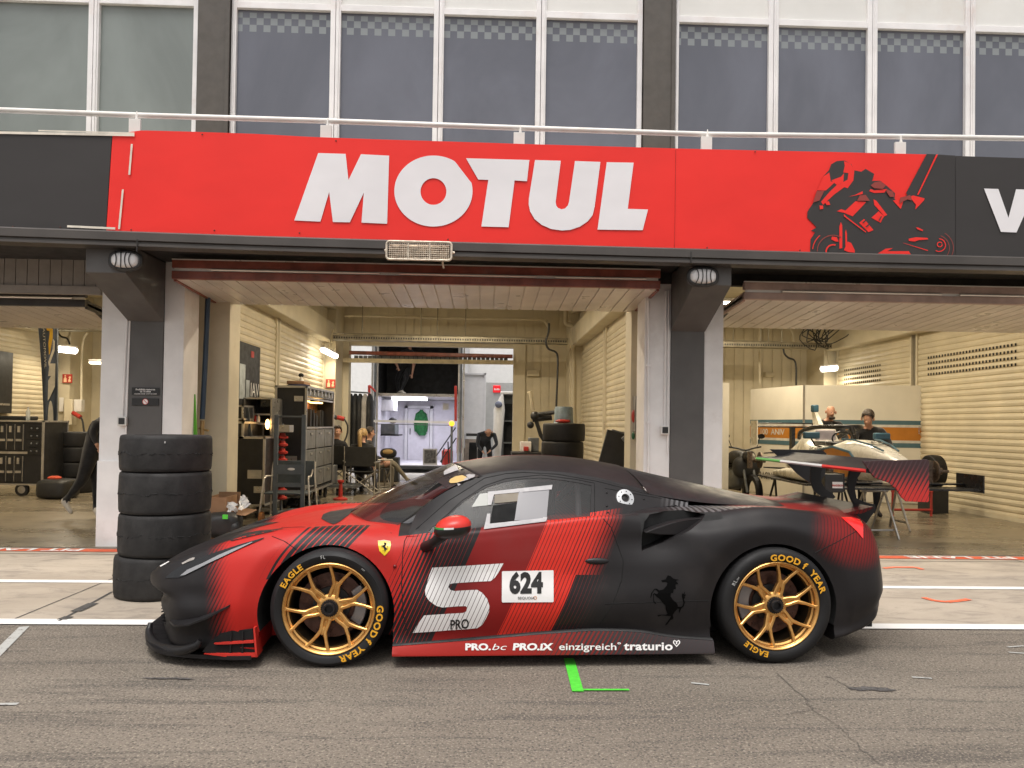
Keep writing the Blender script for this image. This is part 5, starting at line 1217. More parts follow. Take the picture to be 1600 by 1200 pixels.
lamp(1283, 576.5, 1308, 574.5, 17.3, 17.4, 'bright tube lamp above the striped partition in the right garage', r=.07, power=40, hanger=True)
# added ceiling lamps, unseen above the raised doors, that brighten each garage
def add_ceil_lamp(x, y, label, gp_):
    t = thing('added_ceiling_lamp', label, 'lamp', (x, y, 3.95), 0, gp_)
    part('housing', MB().box(x-.7, x+.7, y-.09, y+.09, 3.97, 4.04), WHP, t, bevel=.01); part('diffuser', MB().box(x-.68, x+.68, y-.07, y+.07, 3.93, 3.969), TUBE, t, bevel=.01)
    L_ = bpy.data.lights.new('added_ceiling_light', 'AREA'); L_.shape = 'RECTANGLE'; L_.size = 1.3; L_.size_y = .12; L_.energy = 66; L_.color = (1, .85, .62)
    o = bpy.data.objects.new('added_ceiling_light', L_); COL.objects.link(o); o.location = (0, 0, -.05); o.parent = t
for k, (xc, nm) in enumerate(((-6.85, 'left'), (-.78, 'middle'), (5.3, 'right'))):
    for y, w2 in ((11.0, 'front'), (13.2, 'centre'), (15.4, 'back')): add_ceil_lamp(xc, y, f'{w2} added unseen ceiling tube lamp of the {nm} garage', 'added unseen ceiling tube lamps')
SRED = M('sign_red_panel', (.42, .03, .02, 1), .45); SPAL = M('sign_pale', (.85, .55, .35, 1), .5)
def ext_sign(x0, y0, x1, y1, Y, label):
    a, b5 = at(x0, y0, Y), at(x1, y1, Y); t = thing('extinguisher_sign', label, 'sign', (a+b5)/2)
    part('panel', MB().box(a.x, b5.x, Y-.01, Y, b5.z, a.z), SRED, t, bevel=.002); W_, H_ = b5.x-a.x, a.z-b5.z; y_ = Y-.013
    m_ = MB(); f = lambda u, v: Vector((a.x+u*W_, y_, b5.z+v*H_))
    m_.poly([(.14, .1), (.44, .1), (.44, .52), (.36, .6), (.36, .72), (.22, .72), (.22, .6), (.14, .52)], f); m_.poly([(.2, .76), (.4, .76), (.32, .92), (.22, .88)], f)
    m_.poly([(.62, .1), (.88, .16), (.86, .34), (.78, .44), (.88, .6), (.8, .8), (.62, .66), (.7, .5), (.6, .34)], f); part('pictogram', m_, SPAL, t, ang=None)
ext_sign(509.5, 592.5, 524, 606, 17.95, 'red fire extinguisher sign on the wall of the middle garage')
ext_sign(98, 584.5, 113, 598.5, 17.95, 'red fire extinguisher sign beside the feather flag in the left garage')
# cable trays, pipes
TRAY = M('galvanised_tray', (.30, .27, .20, 1), .5, metal=.5, var=.2)
for px0, px1, py0, py1, Y, lb in ((520, 888, 527, 531, 17.2, 'perforated cable tray across the back of the middle garage'), (1127, 1300, 538, 541, 17.2, 'perforated cable tray across the back of the right garage'), (60, 176, 511, 513, 16.5, 'cable tray above the lamps of the left garage')):
    a, b5 = at(px0, py0, Y), at(px1, py1, Y); t = thing('cable_tray', lb, 'cable tray', (a+b5)/2)
    m_ = MB(); m_.box(a.x, b5.x, Y, Y+.3, a.z-.05, a.z-.04); m_.box(a.x, b5.x, Y-.005, Y, a.z-.05, a.z+.06); m_.box(a.x, b5.x, Y+.3, Y+.305, a.z-.05, a.z+.06); x = a.x+.02; m_.mi = 1
    while x < b5.x-.05: m_.box(x, x+.03, Y-.007, Y-.005, a.z-.02, a.z+.02); x += .055
    part('tray', m_, [TRAY, BLKP], t)
    m_ = MB()
    for f in (.12, .37, .44, .56): m_.tube([(a.x+(b5.x-a.x)*f, Y+.1, a.z), (a.x+(b5.x-a.x)*f, Y+.1, 4.35)], .012, 6)
    m_.tube([(a.x, Y+.0, a.z+.09), ((a.x+b5.x)/2, Y, a.z+.075), (b5.x, Y, a.z+.06)], .012, 6); part('hanger', m_, TRAY, t)
def pipe(pts, r, mat, name, label, cat='pipe', n_=8, **k): return solo(name, MB().tube(catmull([Vector(p) for p in pts], 4) if k.get('s', 1) else pts, r, n_), mat, label, cat)
pipe([at(885, 470, 18), at(884, 500, 18), at(886, 506, 18), at(893, 509, 18), at(896, 518, 18), at(896, 560, 18), at(896, 700, 18)], .055, CREAM, 'downpipe', 'fat cream downpipe in the right rear corner of the middle garage')
pipe([at(858, 505, 17), at(857, 520, 17), at(853, 534, 17), at(857, 545, 17), at(868, 550, 17), at(871.5, 560, 17), at(871, 590, 17), at(869, 640, 17)], .022, BLKP, 'black_hose', 'black hose hanging down the back wall of the middle garage', 'hose')
pipe([at(1224, 545, 17), at(1226, 553, 17), at(1232, 559, 17), at(1241, 563, 17), at(1244, 575, 17), at(1244, 602, 17)], .022, BLKP, 'black_hose', 'black hose on the back wall of the right garage above the partition', 'hose')
pipe([at(538, 494, 18), at(560, 493, 18), at(700, 497, 18), at(840, 499, 18), at(852, 503, 18), at(857, 512, 18)], .03, CREAM, 'cream_pipe', 'long cream pipe running high along the back wall of the middle garage')
pipe([at(1187, 600, 18), at(1187, 520, 18), at(1192, 512, 18), at(1206, 510, 18), at(1230, 512, 18), at(1238, 520, 18), at(1240, 535, 18)], .028, CREAM, 'cream_pipe', 'bent cream pipe on the back wall of the right garage')
pipe([at(89, 512, 17), at(91, 520, 17), at(96, 526, 17), at(105, 529, 17), at(109, 538, 17)], .02, BLKP, 'black_cable', 'black cable looping above the lamp of the left garage', 'cable')
pipe([at(127, 640, 18), at(128, 560, 18), at(131, 530, 18), at(137, 520, 18)], .025, CREAM, 'cream_pipe', 'cream pipe rising behind the feather flag in the left garage')
random.seed(9)
m_ = MB()
for k in range(9):
    a = at(1258+k*5, 512+random.uniform(-3, 3), 16.8); m_.tube(catmull([a, a+Vector((random.uniform(-.25, .1), 0, random.uniform(-.3, -.1))), a+Vector((random.uniform(-.1, .3), .05, random.uniform(-.5, -.2))), a+Vector((random.uniform(0, .5), .05, random.uniform(-.4, -.1))), a+Vector((random.uniform(-.2, .4), 0, .05))], 3), .012, 5)
solo('cable_bundle', m_, BLKP, 'tangled black cables hanging above the tray in the right garage', 'cables')
m_ = MB()
for (x0, y0, x1, y1) in ((823, 578, 842, 588),): a, b5 = at(x0, y0, 18.9), at(x1, y1, 18.9); m_.box(a.x, b5.x, 18.85, 18.97, b5.z, a.z)
solo('junction_box', m_, CREAM, 'small cream junction box on the back wall of the middle garage', 'box', bevel=.01)
a, b5 = at(1195, 582, 18.9), at(1210, 589, 18.9); solo('junction_box', MB().box(a.x, b5.x, 18.85, 18.97, b5.z, a.z), CREAM, 'small cream junction box on the back wall of the right garage', 'box', bevel=.01)
BLUEP = M('blue_pipe_paint', (.025, .05, .09, 1), .4)
t = thing('compressed_air_pipe', 'dark blue air pipe with brass valve beside the left jamb of the middle garage', 'pipe', at(318, 690, 9.2))
part('pipe', MB().tube([at(325, 462, 9.2), at(321, 560, 9.2), at(316, 655, 9.2)], .03, 10), BLUEP, t); m_ = MB(); p = at(316, 665, 9.2); m_.tube([p+Vector((0, 0, .06)), p-Vector((0, 0, .12))], .024, 10); m_.tube([p-Vector((.04, 0, .03)), p+Vector((.08, -.02, -.06))], .012, 8); part('valve', m_, M('brass', (.45, .3, .14, 1), .4, metal=.8), t)
m_ = MB(); m_.add([at(300, 617, 9.0), at(304, 616, 9.0), at(308, 700, 9.0), at(296, 700, 9.0)]+[v+Vector((0, .03, 0)) for v in (at(300, 617, 9.0), at(304, 616, 9.0), at(308, 700, 9.0), at(296, 700, 9.0))], [(0, 3, 2, 1), (4, 5, 6, 7), (0, 1, 5, 4), (1, 2, 6, 5), (2, 3, 7, 6), (3, 0, 4, 7)])
q0, q1 = at(296, 700, 9.0), at(308, 700, 9.0); m_.box(q0.x, q1.x, 9.0, 9.03, .01, q0.z)
solo('green_board', m_, M('bright_green', (.10, .42, .03, 1), .5), 'narrow bright green tapered board standing behind the tyre stack', 'board')
a, b5 = at(997, 620, 9.6), at(1006, 675, 9.6); t = thing('switch_box', 'grey switch box with a red and a green button on the right jamb', 'switch box', (a+b5)/2)
part('box', MB().box(1.82, 1.965, 9.3, 9.5, b5.z, a.z), M('grey_plastic', (.25, .23, .2, 1), .5), t, bevel=.01); part('button', MB().ball((1.815, 9.38, 1.41+.13), (.025, .05, .08)), SRED, t); part('button', MB().ball((1.815, 9.38, 1.30), (.02, .04, .05)), M('green_button', (.02, .12, .05, 1), .4), t)

# ================================================================== FLIGHT CASES, TROLLEYS, CHAIRS
def edges(m_, x0, x1, y0, y1, z0, z1, w_=.03):
    for a, b5 in (((x0, y0, z0), (x1, y0, z0)), ((x0, y0, z1), (x1, y0, z1)), ((x0, y0, z0), (x0, y0, z1)), ((x1, y0, z0), (x1, y0, z1)), ((x1, y0, z0), (x1, y1, z0)), ((x1, y0, z1), (x1, y1, z1)), ((x0, y0, z1), (x0, y1, z1)), ((x1, y1, z0), (x1, y1, z1)), ((x0, y1, z1), (x1, y1, z1))):
        d = Vector(b5)-Vector(a); d.normalize(); m_.bar(Vector(a)-d*w_*.5, Vector(b5)+d*w_*.5, w_, w_)
def plate_handle(m_, x, y, z, s=.09):
    m_.box(x-s, x+s, y-.012, y, z-s*.62, z+s*.62); m_.box(x-s*.55, x+s*.55, y-.03, y-.012, z-s*.3, z-s*.12)
def castor(t, x, y, r=.06):
    m_ = MB(); m_.lathe([(r, -.018), (r, .018), (.01, .02), (.01, -.02)], (x, y, r), 'X', 18, closed=True); m_.bar((x, y, r), (x, y, r*2+.02), .05, .03); part('castor', m_, BLKP, t)
Yc = 11.2; x0, x1 = at(343, 700, Yc).x, at(413, 700, Yc).x; xm = at(379, 700, Yc).x; z0 = .2; zl_, zh_ = at(400, 684, Yc).z, at(360, 660, Yc).z
t = thing('flight_case', 'stepped black flight case with aluminium edges and plate handles behind the cream column', 'flight case', ((x0+x1)/2, Yc+.5, 0))
part('body', MB().box(x0, x1, Yc, Yc+1.0, z0, zl_).box(x0, xm, Yc+.002, Yc+1.0, zl_, zh_), CASEB, t)
m_ = MB(); edges(m_, x0, x1, Yc, Yc+1, z0, zl_); edges(m_, x0, xm, Yc, Yc+1, zl_, zh_); part('edge_profile', m_, EDGE, t)
m_ = MB(); plate_handle(m_, at(398, 741, Yc).x, Yc-.001, at(398, 741, Yc).z, .10); plate_handle(m_, at(405, 765, Yc).x, Yc-.001, at(405, 765, Yc).z, .075); plate_handle(m_, at(357, 741, Yc).x, Yc-.001, at(357, 741, Yc).z, .06); part('handle', m_, EDGE, t)
for cx_ in (x0+.1, x1-.1):
    for cy_ in (Yc+.12, Yc+.88): castor(t, cx_, cy_, .08)
a = at(348, 634, Yc+.1); b5 = at(379, 655, Yc+.1)
t = thing('flight_case', 'small black case with aluminium edges on top of the stepped flight case', 'flight case', ((a.x+b5.x)/2, Yc+.4, b5.z))
part('body', MB().box(a.x, b5.x, Yc+.1, Yc+.6, b5.z, a.z), CASEB, t); m_ = MB(); edges(m_, a.x, b5.x, Yc+.1, Yc+.6, b5.z, a.z, .025); part('edge_profile', m_, EDGE, t)
WARM = M('warm_led', (1, .55, .18, 1), .4, emit=6, var=.02)
t = thing('work_shelf', 'black open shelf with warm lamps, cans and a small monitor on the stepped case', 'shelf', at(405, 680, 11.9))
m_ = MB()
for py in (622, 647, 662, 682):
    a, b5 = at(381, py, 11.9), at(424, py, 11.9); m_.box(a.x, b5.x, 11.9, 12.5, a.z-.012, a.z+.012)
for px in (382, 424): a, b5 = at(px, 622, 11.9), at(px, 683, 11.9); m_.box(a.x-.012, a.x+.012, 11.9, 12.5, b5.z, a.z)
part('frame', m_, EDGE, t); a, b5 = at(381, 622, 12.52), at(425, 682, 12.52); part('back_panel', MB().box(a.x, b5.x, 12.5, 12.53, b5.z, a.z), CASEB, t)
m_ = MB(); p = at(383, 677, 11.85); m_.ball(p, .035); p = at(418, 663, 11.85); m_.ball(p, (.035, .03, .08)); part('lamp_bulb', m_, WARM, t)
for px in (399, 403.5):
    p = at(px, 655, 11.95); part('can', MB().lathe([(.02, 0), (.028, .01), (.028, .09), (.015, .12)], (p.x, p.y, p.z-.06), n=12), SRED if px < 400 else LETTER, t)
a, b5 = at(407, 621, 12), at(424, 636, 12); part('monitor', MB().box(a.x, b5.x, 12.0, 12.05, b5.z, a.z), M('screen_dark', (.01, .015, .02, 1), .15), t, bevel=.005)
m_ = MB(); a, b5 = at(385, 637, 11.5), at(391, 682, 11.5); m_.bar(a, b5, .06, .02); part('strap', m_, STEEL, t)
# dark glazed office panel with the lit letters
t = thing('office_window', 'dark office window in the shutter wall with white letters and pale screens behind glass', 'window', at(380, 600, 12.4))
X0 = -3.80+.05; Ya, Yb_ = 11.66, 12.75
part('frame', MB().box(X0, X0+.03, Ya, Yb_, 1.45, 2.62), BLKP, t); m_ = MB(); m_.box(X0+.03, X0+.034, Ya+.05, 11.98, 1.75, 2.28); m_.box(X0+.03, X0+.034, 12.02, 12.2, 1.75, 2.05); part('pale_screen', m_, M('pale_screen', (.42, .46, .47, 1), .4, var=.3, scale=4), t)
m_ = MB(); add_text(m_, 'IAV', lambda x, y: Vector((X0+.036, 12.24+x*.3, 1.8+y*.32)), align='LEFT', bold=.0); part('lettering', m_, LETTER, t, ang=None)
part('red_label', MB().box(X0+.03, X0+.036, 12.25, 12.4, 2.42, 2.52), SRED, t)
# tall open cabinet
ya, yb2 = 12.5, 14.7; xa, xb = at(430, 700, ya).x, at(477, 700, ya).x; zt_ = at(450, 604, ya).z
t = thing('flight_case', 'tall open flight case cabinet with grey drawers and a warm lit workbench niche', 'flight case', ((xa+xb)/2, ya+1.1, 0))
part('body', MB().box(xa, xb-.32, ya, yb2, .25, zt_).box(xb-.32, xb, ya, ya+.03, .25, zt_).box(xb-.32, xb, ya+.03, yb2, zt_-.04, zt_).box(xb-.32, xb, ya+.03, yb2, .25, .3).box(xb-.32, xb, yb2-.03, yb2, .3, zt_-.04), CASEB, t)
m_ = MB(); edges(m_, xa, xb, ya, yb2, .25, zt_, .035); m_.box(xb-.02, xb+.01, ya+.03, yb2, 1.30, 1.33); m_.box(xb-.02, xb+.01, ya+.03, yb2, 1.78, 1.81); m_.box(xb-.30, xb, ya+.9, ya+.93, .3, 1.3); part('edge_profile', m_, EDGE, t)
m_ = MB(); plate_handle(m_, xb-.12, ya-.001, at(470, 623, ya).z, .07); plate_handle(m_, xb-.22, ya-.001, at(462, 718, ya).z, .09); part('handle', m_, EDGE, t)
DRW = M('drawer_grey', (.20, .20, .195, 1), .45, metal=.4, var=.12)
for k in range(7):
    y0 = ya+.06+k*.3; o = part('drawer', MB().box(xb-.25, xb+.005, y0, y0+.27, 1.83, zt_-.06), DRW, t, bevel=.006); part('handle', MB().box(xb+.005, xb+.025, y0+.09, y0+.18, 1.86, 1.95), EDGE, o)
for k in range(3):
    for z0_, z1_ in ((.32, .62), (.64, .95), (.97, 1.28)):
        y0 = ya+.06+k*.7; o = part('drawer', MB().box(xb-.25, xb+.005, y0, y0+.66, z0_, z1_), DRW, t, bevel=.006); part('handle', MB().box(xb+.005, xb+.02, y0+.25, y0+.4, z1_-.08, z1_-.05), EDGE, o)
part('niche_back', MB().box(xb-.31, xb-.29, ya+.04, yb2-.04, 1.34, 1.77), M('niche_orange', (.5, .22, .07, 1), .5, var=.5, scale=9), t)
m_ = MB(); m_.box(xb-.2, xb-.05, ya+.1, ya+.5, 1.745, 1.765); m_.box(xb-.2, xb-.05, ya+1.1, ya+1.5, 1.745, 1.765); part('niche_lamp', m_, WARM, t)
m_ = MB(); random.seed(4)
for k in range(14): y0 = ya+.12+k*.14; h = random.uniform(.08, .32); m_.box(xb-.2, xb-.2+random.uniform(.04, .1), y0, y0+random.uniform(.03, .09), 1.335, 1.335+h)
part('tool', m_, BLKP, t)
for cy_ in (ya+.2, ya+1.1, yb2-.2): castor(t, xa+.12, cy_, .1); castor(t, xb-.08, cy_, .1)
CARD = M('cardboard', (.30, .165, .085, 1), .75, var=.1, scale=8); BLUEC = M('blue_cloth', (.02, .03, .09, 1), .8)
solo('folded_cardboard', MB().box(xa+.12, xb-.08, ya+.1, ya+.7, zt_+.045, zt_+.1, rot=.06), CARD, 'flat cardboard carton lying on the tall flight case', 'cardboard', bevel=.01)
solo('folded_cloth', superell(Vector(((xa+xb)/2+.08, ya+.02+.1, zt_+.022)), (.18, .09, .022), 3), BLUEC, 'crumpled dark blue cloth on the edge of the tall flight case', 'cloth')
p = at(482, 605, 12.9); t = thing('spray_bottle', 'white spray bottle with a black trigger on the tall flight case', 'bottle', (p.x-.12, 12.9, zt_+.0))
part('bottle', MB().lathe([(.001, 0), (.045, 0), (.045, .12), (.018, .16), (.018, .19)], (p.x-.12, 12.9, zt_+.0), n=14), WHP, t); part('trigger', MB().ball((p.x-.125, 12.9, zt_+.21), (.045, .025, .035)), BLKP, t)
# grey trolley frame in front, white tube chair behind it
Yt = 10.6; t = thing('trolley_frame', 'tall grey steel trolley frame with two cross plates in front of the tall case', 'trolley', at(452, 740, Yt)*Vector((1, 1, 0)).x if False else Vector((at(452, 740, Yt).x, Yt, 0)))
STG = M('trolley_grey', (.10, .115, .125, 1), .45, metal=.3)
for px in (431.5, 474.5):
    a = at(px, 648, Yt); part('post', MB().box(a.x-.027, a.x+.027, Yt, Yt+.05, .03, a.z), STG, t, bevel=.005)
xl, xr_ = at(431, 700, Yt).x, at(475, 700, Yt).x
for py0, py1 in ((726, 741), (754, 761)): a, b5 = at(431, py0, Yt), at(431, py1, Yt); part('cross_plate', MB().box(xl+.02, xr_-.02, Yt-.01, Yt+.01, b5.z, a.z), STG, t, bevel=.003)
a = at(450, 651, Yt); part('top_bar', MB().tube([(xl, Yt+.02, a.z), (xr_, Yt+.02, a.z)], .012, 8), STG, t)
part('base', MB().box(xl-.02, xr_+.02, Yt, Yt+.9, .1, .13), STG, t); p = at(455, 733, Yt-.012); part('badge', MB().ball(p, (.05, .004, .018)), LETTER, t)
m_ = MB(); p = at(410, 790, Yt-.2)
m_.lathe([(.09, -.02), (.09, .02), (.01, .02), (.01, -.02)], (at(412, 800, Yt).x, Yt-.1, .1), 'X', 20, closed=True); part('wheel', m_, M('worn_orange_hub', (.3, .12, .03, 1), .6), t)
CH = M('chair_tube_cream', (.62, .57, .50, 1), .35, metal=.2); GREYC = M('chair_grey_sling', (.07, .085, .095, 1), .6)
cy = 11.0; xl, xr_ = at(420, 740, cy).x, at(486, 740, cy).x; t = thing('garden_chair', 'cream tube armchair with grey seat behind the trolley frame', 'chair', ((xl+xr_)/2, cy, 0))
for s_, x in ((-1, xl), (1, xr_)):
    part('side_frame', MB().tube(catmull([Vector((x+s_*.06, cy-.25, .0)), Vector((x+s_*.02, cy-.22, .5)), Vector((x, cy-.15, .64)), Vector((x-s_*.03, cy+.15, .64)), Vector((x, cy+.25, .84)), Vector((x+s_*.01, cy+.2, .6)), Vector((x+s_*.05, cy+.3, .0))], 4), .012, 8), CH, t)
part('seat', MB().box(xl, xr_, cy-.25, cy+.2, .40, .425), GREYC, t, bevel=.01); part('backrest', MB().box(xl, xr_, cy+.2, cy+.22, .5, .85), GREYC, t, bevel=.01)
# red holder tower
p = at(441, 700, 11.8); t = thing('holder_tower', 'tower of stacked red cups on a rod behind the trolley frame', 'tool rack', (p.x, 11.8, 0)); m_ = MB()
for k in range(9):
    zz = .22+k*.115; part('cup', MB().lathe([(.04, 0), (.085, .02), (.085, .045), (.05, .06), (.04, .1)], (p.x, 11.8, zz), n=14), SRED, t)
part('rod', MB().tube([(p.x, 11.8, .05), (p.x, 11.8, 1.38)], .02, 8), STEEL, t); part('tray', MB().box(p.x-.13, p.x+.13, 11.7, 11.95, 1.25, 1.36), EDGE, t, bevel=.006); part('base', MB().lathe([(.001, .0), (.2, .0), (.2, .03), (.03, .06)], (p.x, 11.8, .01), n=20), STEEL, t)
p = Vector((at(532, 772, 14).x, 14.0, 0)); t = thing('jack_stand', 'small red jack stand on the floor near the tall case', 'jack stand', p); m_ = MB().lathe([(.001, 0), (.13, 0), (.13, .03), (.04, .06), (.03, .3), (.06, .33), (.06, .36), (.001, .36)], p+Vector((0, 0, .01)), n=16); part('stand', m_, SRED, t)
m_ = MB(); random.seed(12)
for k in range(12): q = gnd(470+random.uniform(-16, 40), 789+random.uniform(-6, 5)); m_.join(superell(Vector((q.x, q.y, .05)), (random.uniform(.05, .12), .06, random.uniform(.03, .06)), 2.6, 10, 6))
solo('rag_pile', m_, BLKP, 'pile of black and white rags and gloves on the floor below the trolley', 'rags')
m_ = MB()
for px, py in ((456, 781), (481, 777), (463, 783)): q = gnd(px, py+2); m_.join(superell(Vector((q.x, q.y-.1, .11)), (.09, .04, .035), 2.3, 10, 6))
solo('work_glove', m_, WHP, 'white gloves on the rag pile', 'gloves')
# stacked plastic crates by the chairs
for k, (px0, px1, py0, py1) in enumerate(((501, 516, 641, 668), (500, 516, 668, 697), (500, 515, 697, 727), (499, 521, 727, 757))):
    a, b5 = at(px0, py0, 14.9), at(px1, py1, 14.9)
    t = thing('plastic_crate', ('topmost', 'second', 'third', 'lowest and widest')[k]+' grey plastic crate of the stack beside the seated man', 'crate', ((a.x+b5.x)/2, 15.1, b5.z), 0, 'grey crates stacked at the end of the tall case')
    part('shell', MB().box(a.x, b5.x, 14.9, 15.3, b5.z+.004, a.z-.006), DRW, t, bevel=.012); m_ = MB()
    for q in (.25, .5, .75): x = a.x+(b5.x-a.x)*q; m_.box(x-.006, x+.006, 14.885, 14.9, b5.z+.02, a.z-.03)
    part('ribs', m_, DRW, t)
a = at(499, 757, 14.9); t = thing('dolly', 'low black dolly carrying the grey crates', 'dolly', (a.x+.2, 15.1, 0)); part('deck', MB().box(a.x-.05, a.x+.75, 14.8, 15.4, a.z-.05, a.z-.002), STEEL, t)
for dx in (.02, .35, .68): castor(t, a.x+dx, 14.9, .06)
def director_chair(px, Y, label, rz):
    p = Vector((at(px, 700, Y).x, Y, 0.01)); t = thing('director_chair', label, 'chair', p, rz, 'folding director chairs in the middle garage'); w_ = .29
    AT = M('director_tube', (.40, .37, .32, 1), .35, metal=.5); FB = M('director_black_fabric', (.022, .022, .02, 1), .8)
    for s_ in (-1, 1):
        m_ = MB(); m_.tube([(s_*w_, -.22, 0), (s_*w_, -.22, .92)], .014, 8); m_.tube([(s_*w_, .22, 0), (s_*w_, .22, .62)], .014, 8); m_.tube([(s_*w_, -.24, .63), (s_*w_, .26, .63)], .016, 8); m_.tube([(s_*w_, -.26, .02), (s_*w_, .26, .02)], .014, 8); part('side_frame', m_, AT, t, world=False)
    m_ = MB()
    for y in (-.22, .22): m_.tube([(-w_, y, .04), (w_, y, .44)], .012, 8); m_.tube([(w_, y, .04), (-w_, y, .44)], .012, 8)
    part('cross_brace', m_, AT, t, world=False)
    part('seat', MB().box(-w_, w_, -.22, .22, .435, .45), FB, t, world=False, bevel=.005); part('backrest', MB().box(-w_-.01, w_+.01, -.235, -.215, .55, .93), FB, t, world=False, bevel=.005)
    return t
director_chair(529, 15.9, 'black folding director chair of the man with glasses', R(-25))
director_chair(567, 15.3, 'black folding director chair of the blonde woman, seen from behind', R(-4))
director_chair(590, 16.4, 'folding director chair of the person in khaki trousers', R(-70))
# ================================================================== tyres on the right of the middle garage
t12 = 12.2; tz = .01; n_ = 5; xx = at(880, 680, t12).x
for k in range(n_):
    t = thing('treaded_tyre', ('lowest tyre', 'second tyre from the floor', 'middle tyre', 'second tyre from the top', 'topmost tyre, under the blue bucket,')[k]+' of the dark stack by the right wall', 'tyre', (xx+.01*(-1)**k, t12, tz), 0, 'dark tyres stacked by the right wall of the middle garage')
    part('tread', tyre_mesh(.335, .285, .22, seed=k), RUB, t, world=False, ang=50); tz += .288
t = thing('bucket', 'upturned pale blue bucket standing on the dark tyre stack', 'bucket', (xx+.0, t12-.05, tz)); m_ = MB(); m_.lathe([(.001, .26), (.13, .26), (.145, .24), (.155, .0), (.17, .0), (.17, -.0), (.15, .02)], (xx, t12-.05, tz), n=24); part('shell', m_, M('pale_blue_plastic', (.16, .21, .24, 1), .5, var=.15, dirt=((.08, .07, .06, 1), .4), scale=12), t)
solo('red_rag', superell(Vector((xx-.03, t12-.22, tz+.03)), (.12, .06, .03), 2.2, 14, 8), SRED, 'red rag on the topmost dark tyre', 'rag')
t = thing('tyre_changer_arm', 'black tool arm with a cream handle reaching over the dark tyres', 'machine', Vector((at(845, 700, 13).x, 13, 0)))
m_ = MB(); m_.tube([at(866, 712, 13), at(845, 680, 13), at(836, 652, 13)], .035, 8); m_.tube([at(832, 655, 13), at(862, 652, 13)], .05, 8); m_.tube([at(836, 648, 13), at(868, 644, 12.8)], .035, 8); m_.ball(at(836, 650, 13), .08); m_.ball(at(829, 664, 13), .06); m_.tube([at(866, 712, 13), Vector((at(866, 712, 13).x, 13, .02))], .06, 10); part('arm', m_, BLKP, t)
m_ = MB(); m_.tube([at(833, 641, 12.9), at(828.5, 612, 12.9)], [.028, .034], 10); m_.tube([at(824, 614, 12.9), at(829, 611, 12.9), at(833, 614, 12.9)], .012, 6); part('handle', m_, M('cream_handle', (.55, .48, .34, 1), .5), t)
for (x0, y0, x1, y1, Y, mt, lb) in ((813, 690, 830, 706, 14, WHP, 'small white carton on the bench behind the black car'), (819, 698, 826, 705, 13.8, SRED, 'small red can in front of the white carton'), (826, 684, 842, 706, 14.2, STEEL, 'grey tool box on the bench behind the black car')):
    a, b5 = at(x0, y0, Y), at(x1, y1, Y); solo('tool_box' if mt is STEEL else 'carton' if mt is WHP else 'can', MB().box(a.x, b5.x, Y, Y+.2, b5.z, a.z), mt, lb, 'box' if mt is not SRED else 'can', bevel=.01)
a, b5 = at(800, 707, 13.7), at(850, 712, 13.7); t = thing('workbench', 'dark workbench behind the black car in front of the dark tyres', 'workbench', ((a.x+b5.x)/2, 14, 0)); part('top', MB().box(a.x, b5.x, 13.7, 14.4, b5.z, a.z), BLKP, t)
for x in (a.x+.05, b5.x-.05): part('leg', MB().box(x-.03, x+.03, 13.8, 13.86, .01, b5.z), STEEL, t); part('leg', MB().box(x-.03, x+.03, 14.3, 14.36, .01, b5.z), STEEL, t)
t = thing('leaning_panels', 'dark rubber edged panels leaning against the right wall of the middle garage', 'panels', Vector((at(965, 700, 10.6).x, 10.6, 0)))
for k, (xa_, xb_) in enumerate(((968, 952), (975, 958), (978, 966))):
    a = at(xa_, 676, 10.6+.2*k); b5 = at(xb_, 735, 10.6+.2*k); b5 = a+(b5-a)*(a.z-.02)/(a.z-b5.z); part('panel', MB().bar(a, b5, .06, .35, up=(1, 0, 0)), BLKP if k != 1 else STEEL, t, bevel=.004)
t = thing('quick_lift_jack', 'dark tubular jack trolley beside the right jamb of the middle garage', 'jack', Vector((at(990, 700, 9.9).x, 9.9, 0)))
m_ = MB(); m_.tube(catmull([at(973, 683, 9.9), at(985, 697, 9.9), at(996, 712, 9.9), at(1002, 722, 9.9), at(1002, 740, 9.9), Vector((at(1002, 740, 9.9).x, 9.9, .05))], 4), .028, 10); part('handle', m_, STEEL, t)
m_ = MB(); m_.ball(at(995, 722, 9.9), (.06, .05, .07)); m_.ball(at(990, 730, 9.9), (.07, .05, .05)); m_.box(at(986, 730, 9.9).x, at(1003, 730, 9.9).x, 9.8, 10.2, .05, .12); part('mechanism', m_, BLKP, t)
# ================================================================== carton and bag by the tyre stack
g = gnd(352, 812); bx0, bx1 = at(322, 790, 8.95).x, at(353, 790, 8.95).x
t = thing('cardboard_box', 'open brown cardboard box with white paper spilling out, behind the car nose', 'cardboard box', ((bx0+bx1)/2, 9.1, 0))
zt2 = at(340, 777, 8.95).z
m_ = MB(); m_.box(bx0, bx1, 8.95, 8.96, .012, zt2); m_.box(bx0, bx0+.01, 8.96, 9.35, .012, zt2); m_.box(bx1-.01, bx1, 8.96, 9.35, .012, zt2); m_.box(bx0, bx1, 9.35, 9.36, .012, zt2); m_.box(bx0+.01, bx1-.01, 8.96, 9.35, .012, .02); part('walls', m_, CARD, t)
a, b5 = at(330, 768, 9.38), at(375.5, 788, 9.38); part('flap', MB().box(bx0, b5.x, 9.37, 9.38, b5.z, a.z), CARD, t); m_ = MB(); q = [at(355, 803, 8.95), at(384, 806, 8.8), at(402, 797, 9.1), at(372, 793, 9.35)]; m_.add(q+[v+Vector((0, 0, .006)) for v in q], [(3, 2, 1, 0), (4, 5, 6, 7), (0, 1, 5, 4), (1, 2, 6, 5), (2, 3, 7, 6), (3, 0, 4, 7)]); part('flap', m_, CARD, t)
